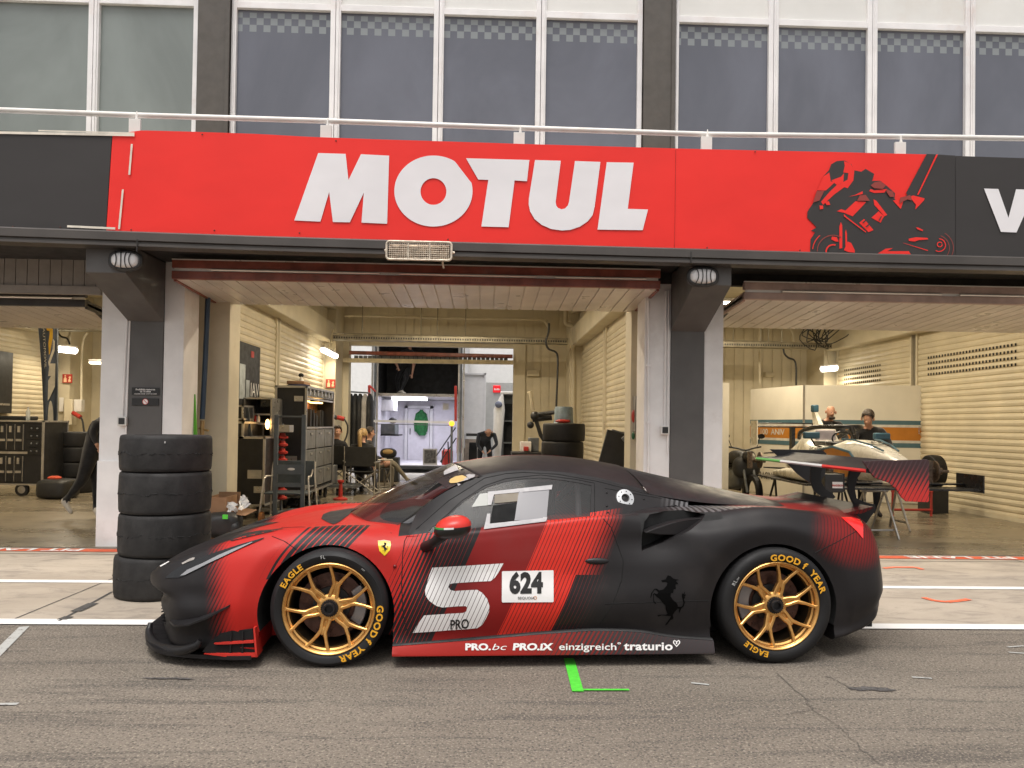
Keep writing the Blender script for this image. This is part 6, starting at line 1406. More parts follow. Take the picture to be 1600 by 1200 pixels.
def crumple(m_, pts, seed, amp=.02, n_=8):
    a, b5, c, d = [Vector(p) for p in pts]; rows = []
    for i in range(n_+1):
        u = i/n_; rows.append([(a.lerp(b5, u)).lerp(d.lerp(c, u), j/n_)+amp*noise.noise_vector(Vector((u*3+seed, j/n_*3, seed))) for j in range(n_+1)])
    m_.loft(rows, cap=False, closed=False); return m_
m_ = MB(); crumple(m_, [at(353, 800, 8.92), at(370, 800, 8.92), at(369, 785, 9.0), at(355, 785, 9.0)], 1, .05); crumple(m_, [at(370, 798, 8.9), at(394, 790, 9.0), at(384, 777, 9.1), at(376, 775, 9.1)], 3, .05)
o = solo('paper_sheet', m_, WHP, 'crumpled white paper sheets sticking out of the open cardboard box', 'paper', ang=None)
t = thing('kit_bag', 'black kit bag with a bright green tag between the tyres and the car nose', 'bag', Vector((at(352, 820, 8.9).x, 8.9, 0)))
q = at(350, 823, 8.9); m_ = superell(Vector((q.x, 8.9, q.z+.02)), (.20, .16, .15), 3); m_.join(superell(Vector((q.x+.15, 8.85, q.z)), (.07, .1, .09), 2.5)); m_.v = [v+.02*noise.noise_vector(v*9) for v in m_.v]; part('sack', m_, BLKP, t, ang=60)
p = at(352, 807.5, 8.72); part('tag', MB().box(p.x-.03, p.x+.03, 8.71, 8.72, p.z-.025, p.z+.025), GTAPE, t, bevel=.003)
# ================================================================== LEFT GARAGE
Yl = 14.0; xa, xb = at(-60, 700, Yl).x, at(42, 700, Yl).x; zt3, zb3 = at(40, 658, Yl).z, at(40, 757, Yl).z
t = thing('tool_cabinet', 'long black tool trolley with rows of latched drawers on big castors in the left garage', 'tool cabinet', ((xa+xb)/2, Yl+.4, 0))
part('body', MB().box(xa, xb+.28, Yl, Yl+.8, zb3, zt3), CASEB, t); m_ = MB(); edges(m_, xa, xb+.28, Yl, Yl+.8, zb3, zt3, .03); m_.box(xa, xb+.28, Yl-.01, Yl, (zt3+zb3)/2-.02, (zt3+zb3)/2+.02); part('edge_profile', m_, EDGE, t)
for r_ in range(2):
    for k in range(8):
        x = xb-.13-k*.145; z1_ = zt3-.06-r_*(zt3-zb3)*.5; o = part('drawer', MB().box(x-.062, x+.062, Yl-.022, Yl-.002, z1_-(zt3-zb3)*.40, z1_), CASEB, t, bevel=.004); m_ = MB(); m_.box(x-.02, x+.02, Yl-.04, Yl-.022, z1_-.14, z1_-.03); m_.box(x-.05, x+.05, Yl-.034, Yl-.022, z1_-.30, z1_-.26); m_.box(x+.066, x+.073, Yl-.02, Yl, z1_-(zt3-zb3)*.40, z1_); part('latch', m_, EDGE, o)
for k in range(4):
    z1_ = zt3-.07-k*.135; o = part('drawer', MB().box(xb+.02, xb+.26, Yl-.02, Yl-.002, z1_-.12, z1_), CASEB, t, bevel=.004); m_ = MB()
    for x in (xb+.09, xb+.19): m_.ball((x, Yl-.03, z1_-.06), .018, 8, 6)
    part('knob', m_, STEEL, o)
for x in (xa+.3, xb-.12): 
    m_ = MB(); m_.lathe([(.115, -.03), (.115, .03), (.07, .035), (.07, -.035)], (x, Yl+.1, .125), 'Y', 24, closed=True); o = part('castor', m_, BLKP, t); part('hub', MB().lathe([(.068, -.03), (.03, -.035), (.0001, -.035), (.0001, .03), (.068, .03)], (x, Yl+.1, .125), 'Y', 20), EDGE, o)
p = at(44, 640, 14.2); m_ = MB().lathe([(.001, 0), (.035, 0), (.037, .03), (.037, .16), (.014, .21), (.014, .24), (.001, .24)], (p.x, 14.2, zt3+.016), n=16); solo('water_bottle', m_, mat_cglass('clear_plastic', (.5, .53, .52, 1), .45, .1), 'clear plastic water bottle on the black tool trolley', 'bottle')
a, b5 = at(-40, 641, 14.3), at(38, 655, 14.3); solo('tool_tray', MB().box(a.x, b5.x, 14.35, 14.75, zt3+.017, zt3+.09), BLKP, 'flat dark tray on top of the black tool trolley', 'tray', bevel=.02)
X0 = -9.88+.05; t = thing('office_window', 'dark window in the shutter wall at the left edge of the left garage', 'window', (X0, 13, 1.6)); part('frame', MB().box(X0, X0+.05, 12.2, 16.2, 1.5, 2.75), BLKP, t); part('sill', MB().box(X0+.05, X0+.07, 12.3, 16.1, 1.66, 1.70), EDGE, t)
# feather flag
FLG = M('flag_grey_blue', (.055, .065, .085, 1), .7, var=.15); FLY = M('flag_yellow', (.62, .36, .03, 1), .7); FLC = M('flag_cream', (.55, .50, .40, 1), .7)
t = thing('feather_flag', 'tall grey-blue feather flag with yellow and cream shapes and small vertical lettering', 'flag', Vector((at(88, 720, 15.4).x, 15.4, 0)))
m_ = MB(); rows = []
for k in range(21):
    f = k/20; py = 495+f*223; xl_ = 58+f*15; xr2 = 90-f*.5
    rows.append([at(xl_+(xr2-xl_)*j/8, py, 15.4)+Vector((0, .03*math.sin(j*.9+f*5), 0)) for j in range(9)])
part('cloth', m_.loft(rows, cap=False, closed=False), FLG, t, ang=60); part('pole', MB().tube([at(90, 490, 15.43), at(89.5, 600, 15.43), at(88.5, 725, 15.43), Vector((at(88.5, 725, 15.43).x, 15.43, .02))], .018, 8), STEEL, t)
fz = (50, 505, 8.892); ff = lambda L, o_=.07: (lambda m2: m2.poly(L, lambda u, v: at(fz[0]+u/fz[2], fz[1]+v/fz[2], 15.4-o_)))(MB())
part('shape', ff([(200, 70), (290, 75), (288, 200), (270, 300), (250, 420), (235, 440), (228, 280), (245, 150), (245, 110), (205, 100)]), FLY, t, ang=None)
m_ = ff([(290, 215), (318, 250), (315, 380), (250, 560), (235, 600), (225, 540), (260, 440), (285, 360)]); m_.join(ff([(245, 560), (325, 560), (318, 880), (240, 1050), (218, 1080), (225, 800), (265, 730), (225, 735)]))
m_.join((lambda m2: m2.poly([circ(79, 660, 4.5, 34, 24)], lambda u, v: at(u, v, 15.33)))(MB())); part('shape', m_, FLC, t, ang=None)
m_ = MB(); add_text(m_, 'AUTOMOVIL', lambda x, y: at(66.5+y*5+x*.55, 512+x*5.6*2.0, 15.325), align='LEFT', size=2.2*.45); part('lettering', m_, FLC, t, ang=None)
p = at(97, 695, 14.9); t = thing('fire_extinguisher', 'red fire extinguisher beside the foot of the feather flag', 'extinguisher', (p.x, 14.9, 0)); part('cylinder', MB().lathe([(.001, .35), (.07, .35), (.075, .38), (.075, .78), (.03, .86), (.02, .9)], (p.x, 14.9, .25), n=18), SRED, t); part('valve', MB().tube([(p.x, 14.9, 1.13), (p.x-.02, 14.9, 1.2), (p.x+.06, 14.9, 1.16), (p.x+.07, 14.9, .9)], .012, 6), BLKP, t); part('bracket', MB().box(p.x-.02, p.x+.02, 14.96, 15.0, .01, 1.0), STEEL, t)
tz = .01; xx = at(121, 700, 15).x
for k in range(4):
    t = thing('treaded_tyre', ('lowest tyre', 'second tyre from the floor', 'third tyre from the floor', 'topmost tyre')[k]+' of the dark stack beside the walking person', 'tyre', (xx+.015*(-1)**k, 15.0, tz), 0, 'dark tyres stacked in the left garage'); part('tread', tyre_mesh(.34, .285, .22, seed=k+20), RUB, t, world=False, ang=50); tz += .288
a, b5 = at(57, 736, 13.6), at(106, 766, 13.6); t = thing('kit_bag', 'flat black equipment bag on the floor behind the walking person', 'bag', ((a.x+b5.x)/2, 13.8, 0)); part('sack', superell(Vector(((a.x+b5.x)/2, 13.8, .18)), ((b5.x-a.x)/2, .3, .17), 5), BLKP, t, ang=50)
p = at(83, 736, 13.7); solo('red_cloth', superell(Vector((p.x, 13.75, .365)), (.12, .08, .04), 2.2, 14, 8), M('orange_red_cloth', (.5, .07, .03, 1), .8), 'orange-red cloth lying on the black equipment bag', 'cloth')
t = thing('socket_cabinet', 'cream socket cabinet with a red plug and hanging black cable in the left garage', 'socket box', at(112, 640, 17.9)); a, b5 = at(104, 624, 17.9), at(124, 664, 17.9); part('cabinet', MB().box(a.x, b5.x-.12, 17.8, 18, b5.z, a.z), CREAM, t, bevel=.01); part('meter', MB().box(b5.x-.11, b5.x+.06, 17.85, 18, a.z-.28, a.z), WHP, t, bevel=.01)
part('plug', MB().tube([at(114, 645, 17.75), at(126, 652, 17.7)], .05, 8), SRED, t); part('cable', MB().tube(catmull([at(126, 652, 17.7), at(129, 658, 17.7), at(131, 672, 17.7), at(134, 690, 17.7)], 4), .02, 6), BLKP, t)
m_ = MB(); a, b5 = at(93, 621, 17.95), at(99, 643, 17.95); m_.box(a.x, b5.x, 17.94, 17.95, b5.z, a.z); solo('wall_notice', m_, LETTER, 'small pale notices on the wall below the extinguisher sign', 'notice')
t = thing('socket_cable', 'red plug on a looping black cable on the left rear wall of the middle garage', 'cable', at(530, 655, 17.5)); part('plug', MB().tube([at(517, 650, 17.4), at(527, 653, 17.4)], .05, 8), BLKP, t); part('connector', MB().tube([at(527, 652, 17.4), at(538, 655, 17.4)], .05, 8), SRED, t); part('cable', MB().tube(catmull([at(538, 655, 17.4), at(543, 665, 17.4), at(542, 680, 17.4), at(537, 692, 17.4)], 4), .02, 6), BLKP, t)

# ================================================================== BEHIND THE BUILDING
TY = 22.0; tx0, tx1 = at(583, 650, TY).x, at(720, 650, TY).x
PAN = M('trailer_panel', (.66, .66, .68, 1), .5, var=.04); PALE = M('trailer_interior', (.66, .65, .70, 1), .5, var=.05); TDK = M('trailer_dark', (.02, .02, .022, 1), .6, var=.3)
zfl, zmid, ztop = at(650, 727, TY).z, at(650, 616, TY).z, at(650, 520, TY).z
t = thing('race_trailer', 'open white race trailer with lit lower office, dark upper deck and a tail lift rail', 'trailer', ((tx0+tx1)/2, TY, 0)); TR = t
part('shell', MB().box(tx0, tx0+.05, TY, TY+9, .6, ztop+.6).box(tx1-.05, tx1, TY, TY+9, .6, ztop+.6).box(tx0, tx1, TY, TY+9, ztop+.6, ztop+.65), PAN, t)
part('deck', MB().box(tx0+.05, tx1-.05, TY+.03, TY+5, zmid-.06, zmid+.02), EDGE, t); part('upper_lining', MB().box(tx0+.05, tx1-.05, TY+2.2, TY+2.25, zmid+.03, ztop+.6).box(tx0+.05, tx0+.08, TY+.2, TY+2.2, zmid+.03, ztop+.6).box(tx1-.08, tx1-.05, TY+.2, TY+2.2, zmid+.03, ztop+.6), TDK, t)
part('office_lining', MB().box(tx0+.05, tx1-.05, TY+3.4, TY+3.45, zfl, zmid-.07).box(tx0+.05, tx0+.09, TY+.2, TY+3.4, zfl, zmid-.07).box(tx1-.09, tx1-.05, TY+.2, TY+3.4, zfl, zmid-.07).box(tx0+.09, tx1-.09, TY+.2, TY+3.4, zfl-.03, zfl), PALE, t)
part('bumper', MB().box(tx0+.0, tx1, TY-.05, TY+.2, .12, zfl-.02), TDK, t)
for x, s_ in ((tx0-.05, 1), (tx1-.09, -1)):
    for k in range(3): part('guide_post', MB().box(x+k*.07, x+k*.07+.045, TY-.12+.03*k, TY-.03+.03*k, .1, ztop+.3), EDGE if k != 1 else STEEL, t)
LED = M('violet_led', (.92, .9, 1, 1), .4, emit=5, var=.01)
a, b5 = at(612, 621, TY+.6), at(665, 626, TY+.6); part('led_strip', MB().box(a.x, b5.x, TY+.6, TY+1.2, a.z-.06, a.z), LED, t)
L_ = bpy.data.lights.new('trailer_light', 'AREA'); L_.shape = 'RECTANGLE'; L_.size = 1.6; L_.size_y = 1.2; L_.energy = 34; L_.color = (.93, .91, 1); o = bpy.data.objects.new('trailer_light', L_); COL.objects.link(o); o.parent = t; o.location = (0, 1.6, zmid-.12)
dx0, dx1 = at(637, 680, TY+3.3).x, at(671, 680, TY+3.3).x; dr = part('door', MB().box(dx0, dx1, TY+3.3, TY+3.37, zfl, zmid-.35), PALE, t, bevel=.01); part('handle', MB().tube([(dx0+.08, TY+3.27, 1.05), (dx0+.08, TY+3.27, 1.25)], .015, 6), BLKP, dr); part('door_frame', MB().box(dx0-.1, dx0-.01, TY+3.28, TY+3.39, zfl, zmid-.25).box(dx1+.01, dx1+.1, TY+3.28, TY+3.39, zfl, zmid-.25).box(dx0-.1, dx1+.1, TY+3.28, TY+3.39, zmid-.34, zmid-.25), PAN, dr)
a, b5 = at(595, 624, TY+1), at(615, 642, TY+1); part('wall_cupboard', MB().box(a.x, b5.x, TY+1, TY+2, b5.z, a.z), PAN, t, bevel=.01); a, b5 = at(594, 662, TY+1), at(617, 679, TY+1); part('kitchen_unit', MB().box(a.x, b5.x, TY+1, TY+2, b5.z, a.z), STEEL, t, bevel=.02); part('counter', MB().box(a.x, b5.x+.12, TY+.95, TY+2, b5.z-.04, b5.z), TDK, t)
m_ = MB(); m_.ball(at(614, 657, TY+.9), (.13, .1, .09)); solo('dark_cap', m_, TDK, 'dark cap on the kitchen unit in the trailer office', 'cap')
part('notice_frame', (lambda a, b5: MB().box(a.x, b5.x, TY+.35, TY+.36, b5.z, a.z))(at(692, 630, TY+.35), at(701, 641, TY+.35)), WHP, t)
m_ = MB(); m_.tube([at(682, 712, TY+.1), at(712, 668, TY+.1)], .02, 6); m_.tube([at(688, 722, TY+.1), at(713, 684, TY+.1)], .02, 6); m_.tube([at(700, 690, TY+.1), at(701, 724, TY+.1)], .02, 6); m_.tube([at(694, 700, TY+.1), at(690, 724, TY+.1)], .02, 6); part('stair_rail', m_, TDK, t)
# green jacket
JG = M('green_fabric', (.015, .13, .035, 1), .8, var=.3, scale=12)
t = thing('green_jacket', 'dark green jacket hanging on the trailer office door', 'jacket', at(658, 680, TY+3.2)); c = at(658, 660, TY+3.2)
m_ = MB(); rg = []
for f, wx, dx in ((0, .05, 0), (.06, .10, 0), (.14, .24, 0), (.3, .27, .01), (.5, .28, 0), (.7, .27, .02), (.85, .26, .01), (.93, .22, .03), (1, .15, .04)):
    z_ = c.z+.42-f*.85; rg.append([Vector((c.x+dx+wx*.62*math.cos(a)+.012*math.sin(a*5+f*9), TY+3.2+.07*math.sin(a), z_)) for a in [2*math.pi*j/16 for j in range(16)]])
part('body', m_.loft(rg), JG, t, ang=70); m_ = MB()
for s_ in (-1, 1): m_.tube([c+Vector((s_*.13, 0, .28)), c+Vector((s_*.19, -.03, 0)), c+Vector((s_*.17, -.02, -.3))], [.05, .045, .04], 8)
part('sleeve', m_, JG, t)
solo('canister', MB().lathe([(.001, 0), (.16, 0), (.165, .03), (.165, .40), (.12, .45), (.001, .46)], (at(699, 700, TY+.4).x, TY+.45, zfl), n=20), SRED, 'red canister on the right side of the trailer floor', 'canister')
a, b5 = at(661, 701, TY+.3), at(683, 728, TY+.3); t = thing('framed_print', 'framed dark print leaning at the trailer office entrance', 'picture', ((a.x+b5.x)/2, TY+.3, zfl)); part('frame', MB().box(a.x, b5.x, TY+.3, TY+.33, zfl, a.z), EDGE, t); part('print', MB().box(a.x+.04, b5.x-.04, TY+.294, TY+.30, zfl+.05, a.z-.04), M('dark_print', (.06, .055, .05, 1), .4, var=.9, scale=14), t)
t = thing('helmet_bag', 'black and tan helmet bag on the trailer floor behind the chairs', 'bag', at(607, 710, 18.6)); c = at(607, 708, 18.6); part('bag', superell(Vector((c.x, c.y, c.z)), (.2, .15, .12), 2.5), BLKP, t, ang=60); part('patch', superell(Vector((c.x, c.y-.08, c.z+.03)), (.14, .09, .07), 2.2), M('tan_patch', (.4, .26, .1, 1), .6), t, ang=60)
solo('storage_box', MB().box(c.x-.25, c.x+.25, c.y-.1, c.y+.3, .01, c.z-.1), BLKP, 'dark storage box carrying the helmet bag', 'box', bevel=.02)
# tail lift barrier
t = thing('tail_lift_barrier', 'white barrier bar with orange end lamps and two red posts behind the trailer', 'barrier', ((tx0+tx1)/2, 20.8, 0)); by_ = 20.8
a, b5 = at(573, 657.5, by_), at(706, 660, by_); part('bar', MB().bar(a, b5, .04, .06), WHP, t); m_ = MB(); m_.bar(a-Vector((0, 0, .08)), b5-Vector((0, 0, .08)), .02, .02); part('lower_rod', m_, STEEL, t)
for q in (a, b5): part('end_lamp', MB().ball(q+Vector((0, -.03, -.03)), (.075, .05, .075)), M('amber_lamp', (.9, .42, .03, 1), .3, emit=1.5), t)
for px, y0, y1 in ((577, 602, 657), (712, 603, 658)): a, b5 = at(px, y0, by_), at(px, y1, by_); part('red_post', MB().bar(a, b5, .07, .07, up=(0, 1, 0)), SRED, t, bevel=.01)
m_ = MB(); m_.tube([at(577, 602, by_), at(587, 612, by_)], .03, 6); part('red_arm', m_, SRED, t)
for px in (573, 706): q = at(px, 665, by_); part('leg', MB().box(q.x-.03, q.x+.03, by_-.03, by_+.03, .005, q.z), STEEL, t)
# marquee wall, container, grey wall and sign, cabinet
MQ = M('marquee_white', (.82, .81, .79, 1), .6, var=.03)
def wallbox(name, x0, y0, x1, y1, Y, d, mat, label, cat, zb=.005, bevel=.02):
    a, b5 = at(x0, y0, Y), at(x1, y1, Y); return solo(name, MB().box(a.x, b5.x, Y, Y+d, zb if y1 > 690 else b5.z, a.z), mat, label, cat, bevel=bevel)
solo('marquee', MB().box(-14, 9, 31, 31.1, 0, 7.5).add([(-14, 31, 7.5), (9, 31, 7.5), (9, 38, 9.5), (-14, 38, 9.5)], [(0, 1, 2, 3)]), MQ, 'big white marquee wall far behind the trailer', 'marquee')
t = thing('box_body', 'tall pale box body of a van parked right of the trailer', 'van', Vector((at(740, 700, 23).x, 23, 0))); a, b5 = at(722, 584, 23), at(757, 677, 23); part('body', MB().box(a.x, b5.x, 23, 28, b5.z, a.z), PAN, t, bevel=.03); m_ = MB(); edges(m_, a.x, b5.x, 22.98, 24, b5.z, a.z, .05); part('frame', m_, PAN, t)
for x in (a.x+.35,): part('wheel', MB().lathe([(.42, -.12), (.42, .12), (.2, .13), (.2, -.13)], (x, 23.9, .43), 'X', 24, closed=True), RUB, t)
m_ = MB(); m_.box(a.x-.12, a.x+.02, 22.8, 22.9, .55, 1.0); part('tail_lamp', m_, SRED, t); m_ = MB(); m_.box(a.x+.15, b5.x, 22.9, 23, b5.z-.09, b5.z-.01); part('underrun', m_, BLKP, t)
wallbox('grey_wall', 757, 597, 880, 745, 29, .3, M('grey_cladding', (.40, .40, .39, 1), .6, var=.05), 'pale grey clad wall with a red square sign on it', 'wall')
wallbox('low_wall', 725, 686, 752, 745, 27, .2, M('beige_low_wall', (.6, .5, .42, 1), .7), 'low beige wall under the box body', 'wall')
t = thing('red_sign', 'small square red sign with white writing on the grey wall', 'sign', at(776, 608, 28.9)); a, b5 = at(770.5, 602, 28.95), at(782, 613.5, 28.95); part('panel', MB().box(a.x, b5.x, 28.94, 28.99, b5.z, a.z), M('bright_red_panel', (.85, .02, .03, 1), .4, emit=.25), t, bevel=.02)
m_ = MB(); add_text(m_, 'linde', lambda x, y: at(776.3+x*4.4, 609.6-y*4.6, 28.92), bold=.03); part('lettering', m_, LETTER, t, ang=None)
t = thing('service_cabinet', 'open grey service cabinet with white roof at the right of the rear doorway', 'cabinet', Vector((at(792, 700, 21).x, 21, 0))); a, b5 = at(785, 616, 21), at(812, 716, 21)
m_ = MB(); m_.box(a.x, a.x+.05, 21, 21.6, .01, a.z); m_.box(b5.x-.05, b5.x, 21, 21.6, .01, a.z); m_.box(a.x, b5.x, 21.55, 21.6, .01, a.z)
for zz in (.4, .9, 1.5): m_.box(a.x+.05, b5.x-.05, 21.02, 21.55, zz, zz+.03)
part('shell', m_, STEEL, t); part('roof', MB().box(a.x-.05, b5.x+.05, 20.95, 21.65, a.z, a.z+.08), WHP, t, bevel=.02); part('inside', MB().box(a.x+.06, b5.x-.06, 21.4, 21.54, .05, a.z-.25), TDK, t)
t = thing('folded_parasol', 'folded pale parasol with a grey end leaning on the service cabinet', 'parasol', Vector((at(780, 700, 20.8).x, 20.8, 0))); m_ = MB(); m_.tube([at(785, 616, 20.8), at(780, 640, 20.8), at(777, 700, 20.8), Vector((at(777, 700, 20.8).x, 20.8, .05))], [.03, .16, .12, .05], 10); part('canopy', m_, WHP, t, ang=60); part('tip', MB().ball(at(779, 632, 20.65), (.10, .07, .09)), M('grey_blue_cloth', (.16, .18, .26, 1), .8), t)
# rear roller door of the middle garage, half raised
t = thing('rear_door', 'half raised slatted rear door with red-brown beam over the rear opening', 'garage door', at(670, 555, 18.7)); a, b5 = at(546, 551, 18.7), at(801, 557, 18.7)
part('beam', MB().bar(a, b5, .06, .09), WOOD, t); m_ = MB(); n_ = 34
for k in range(n_): x = a.x+.1+(b5.x-a.x-.2)*k/n_; m_.box(x, x+(b5.x-a.x)/n_*.8, 18.8, 18.84, b5.z-.16, b5.z-.03)
part('slats', m_, STEEL, t); c0, c1 = at(536, 563, 18.55), at(802, 566.5, 18.55); part('cream_beam', MB().bar(c0, c1, .08, .1), M('cream_beam_paint', (.66, .58, .40, 1), .5), t)
# clothes rack
t = thing('clothes_rack', 'dark clothes rack hung with black and white racing overalls in the rear doorway', 'clothes rack', Vector((at(560, 700, 19.6).x, 19.6, 0)))
a, b5 = at(545, 612, 19.6), at(577, 614, 19.6); m_ = MB(); m_.tube([a, b5], .02, 8)
for q in (a, b5): m_.tube([q, Vector((q.x, 19.6, .02))], .018, 8)
part('frame', m_, STEEL, t)
for k in range(5):
    x = a.x+.06+k*.12; m_ = MB(); rg = []
    for f, wx in ((0, .03), (.06, .07), (.15, .10), (.5, .11), (1, .10)): z_ = a.z-.05-f*1.35; rg.append([Vector((x+wx*math.cos(a_), 19.55+.22*math.sin(a_)*(.4 if f < .1 else 1), z_)) for a_ in [2*math.pi*j/10 for j in range(10)]])
    part('garment', m_.loft(rg), (TDK, BLKP, TDK, M('white_panel_cloth', (.5, .48, .46, 1), .8), TDK)[k], t, ang=60)
# ================================================================== PEOPLE
SKIN = M('skin', (.50, .27, .18, 1), .55, var=.06, scale=12); BLKC = M('black_cloth', (.012, .012, .014, 1), .85, var=.25, scale=10, sheen=.2); NAVY = M('navy_cloth', (.012, .015, .024, 1), .85, var=.2, sheen=.2)
KHAKI = M('khaki_cloth', (.19, .165, .12, 1), .85, var=.1, sheen=.2); DJEAN = M('dark_jeans', (.012, .013, .018, 1), .85, var=.2); SHW = M('white_shoe', (.62, .58, .52, 1), .6); SHB = M('black_shoe', (.02, .018, .02, 1), .6)
HAIRD = M('dark_hair', (.045, .030, .020, 1), .6, var=.3, scale=40); HAIRB = M('blond_hair', (.42, .27, .11, 1), .5, var=.25, scale=40)
RAD = dict(pelvis=.125, waist=.115, chest=.14, neckb=.075, neck=.052, jaw=.062, head=.092, crown=.075, nose=.018, sh=.062, el=.043, wr=.028, palm=.031, hip=.095, kn=.06, an=.038, heel=.04, ball=.042, toe=.028)
def person(name_label, J, top=BLKC, trousers=DJEAN, shoes=SHB, origin=None, sleeve=True, hair=None, group=None, bulk=1.12):
    """J: joint name -> point. One continuous skinned surface; materials by nearest limb."""
    ed = [('pelvis', 'waist'), ('waist', 'chest'), ('chest', 'neckb'), ('neckb', 'neck'), ('neck', 'jaw'), ('jaw', 'head'), ('head', 'crown'), ('jaw', 'nose')]
    for s in 'LR':
        ed += [('chest', 'sh'+s), ('sh'+s, 'el'+s), ('el'+s, 'wr'+s), ('wr'+s, 'palm'+s), ('pelvis', 'hip'+s), ('hip'+s, 'kn'+s), ('kn'+s, 'an'+s), ('an'+s, 'heel'+s), ('an'+s, 'ball'+s), ('ball'+s, 'toe'+s)]
    up_ = (J['crown']-J['neck']).normalized(); fw = J.get('face', Vector((0, -1, 0))).normalized()
    for s in 'LR':
        d = (J['wr'+s]-J['el'+s]).normalized(); J.setdefault('palm'+s, J['wr'+s]+d*.06)
        hd_ = (J['an'+s]-J['kn'+s]).normalized(); ff = J.get('foot'+s, fw); J.setdefault('heel'+s, J['an'+s]-ff*.05+hd_*.05); J.setdefault('ball'+s, J['an'+s]+ff*.12+hd_*.055); J.setdefault('toe'+s, J['an'+s]+ff*.19+hd_*.06)
    J.setdefault('jaw', J['neck']+up_*.07+fw*.025); J.setdefault('head', J['neck']+up_*.14+fw*.01); J.setdefault('nose', J['jaw']+fw*.085+up_*.03)
    names = [k for k in J if k not in ('face', 'footL', 'footR')]; names.sort(key=lambda k: k != 'pelvis'); idx = {k: i for i, k in enumerate(names)}
    vs = [J[k].copy() for k in names]; rad = [RAD.get(k, RAD.get(k.rstrip('LR'), .05))*(bulk if k in ('chest', 'waist', 'pelvis') or k[:-1] in ('sh', 'el', 'hip', 'kn') else 1) for k in names]; es = [(idx[a], idx[b5]) for a, b5 in ed]
    seg = [(J[a], J[b5], 'shoe' if b5[:-1] in ('heel', 'ball', 'toe') else 'leg' if b5[:-1] in ('kn', 'an', 'hip') else 'skin' if (b5 in ('neck', 'jaw', 'head', 'crown', 'nose') or b5[:-1] == 'palm' or (b5[:-1] == 'wr' and not sleeve)) else 'top') for a, b5 in ed]
    for s in 'LR':                                     # four unequal fingers and a thumb from the side of the palm
        p, w_ = J['palm'+s], J['wr'+s]; d = (p-w_).normalized(); side = d.cross(fw).normalized() if abs(d.dot(fw)) < .9 else d.cross(Vector((0, 0, 1))).normalized(); dn = d.cross(side)
        for k, (o_, L_) in enumerate(((-.022, .052), (-.008, .062), (.007, .058), (.021, .046))):
            a, b5, c = p+side*o_+d*.015, p+side*o_*1.15+d*(.02+L_*.55), p+side*o_*1.1+d*(.015+L_*.95)+dn*.02
            i = len(vs); vs += [a, b5, c]; rad += [.012, .009, .0075]; es += [(idx['palm'+s], i), (i, i+1), (i+1, i+2)]; seg.append((a, c, 'skin'))
        a, b5 = p-d*.03+side*.045, p+d*.012+side*.066; i = len(vs); vs += [a, b5]; rad += [.012, .009]; es += [(idx['palm'+s], i), (i, i+1)]; seg.append((a, b5, 'skin'))
    me = bpy.data.meshes.new('p'); me.from_pydata([tuple(v) for v in vs], es, []); o = bpy.data.objects.new('p', me); COL.objects.link(o)
    m = o.modifiers.new('s', 'SKIN'); m.branch_smoothing = .4; m.use_smooth_shade = True; sv = me.skin_vertices[0].data
    for i, r_ in enumerate(rad): sv[i].radius = (r_, r_)
    sv[0].use_root = True
    ss = o.modifiers.new('d', 'SUBSURF'); ss.levels = ss.render_levels = 1
    bpy.context.view_layer.update(); m2 = bpy.data.meshes.new_from_object(o.evaluated_get(bpy.context.evaluated_depsgraph_get())); bpy.data.objects.remove(o)
    mats = [top, trousers, shoes, SKIN]; key = {'top': 0, 'leg': 1, 'shoe': 2, 'skin': 3}; m2.materials.clear()
    for q in mats: m2.materials.append(q)
    for p in m2.polygons:
        c = p.center; best = 9; bk = 0
        for a, b5, k in seg:
            ab = b5-a; t_ = max(0, min(1, (c-a).dot(ab)/max(1e-9, ab.dot(ab)))); dd = (c-a-ab*t_).length
            if dd < best: best, bk = dd, key[k]
        p.material_index = bk; p.use_smooth = True
    org = origin or Vector((J['pelvis'].x, J['pelvis'].y, min(v.z for v in vs)-.04))
    for v in m2.vertices: v.co -= org
    m2.name = 'person'; ob = bpy.data.objects.new('person', m2); COL.objects.link(ob); ob.location = org; _tag(ob, name_label, 'person', group, None); WM[ob.name] = Matrix.Translation(org)
    rt = fw.cross(up_).normalized(); hc = J['head']
    if hair:
        kind, hm = hair; hb = MB(); nn = 14
        if kind != 'bald':
            for i_ in range(1, 9):
                th = math.pi*.62*i_/8
                hb_ring = [hc+up_*(.012+.108*math.cos(th))+(rt*math.cos(a)*.100+fw*math.sin(a)*.108)*math.sin(th)-fw*.014 for a in [2*math.pi*j/nn for j in range(nn)]]
                hb_ring = [q if (q-hc).dot(fw) < .055 or (q-hc).dot(up_) > .055 else q-up_*min(0, (q-hc).dot(up_)-.06)-fw*.02 for q in hb_ring]
                hb.v += hb_ring
            for i_ in range(7):
                for j in range(nn): hb.f.append((i_*nn+j, i_*nn+(j+1) % nn, (i_+1)*nn+(j+1) % nn, (i_+1)*nn+j)); hb.m.append(0)
            hb.f.append(tuple(range(nn))); hb.m.append(0)
            if kind == 'pony': hb.tube(catmull([hc-fw*.10+up_*.05, hc-fw*.16+up_*.01, hc-fw*.17-up_*.12, hc-fw*.15-up_*.28, hc-fw*.14-up_*.38], 3), [.03]*3+[.045]*4+[.04]*4+[.02]*2, 10)
        else: hb.tube([J['jaw']+fw*.05-up_*.045+rt*.04, J['jaw']+fw*.075-up_*.05, J['jaw']+fw*.05-up_*.045-rt*.04], .028, 8)
        part('beard' if kind == 'bald' else 'hair', hb, hm, ob, ang=70)
    ey = MB()
    for s in (-1, 1): ey.ball(J['jaw']+up_*.055+fw*.083+rt*s*.030, (.009, .009, .007), 8, 6)
    part('eyes', ey, BLKP, ob)
    er = MB()
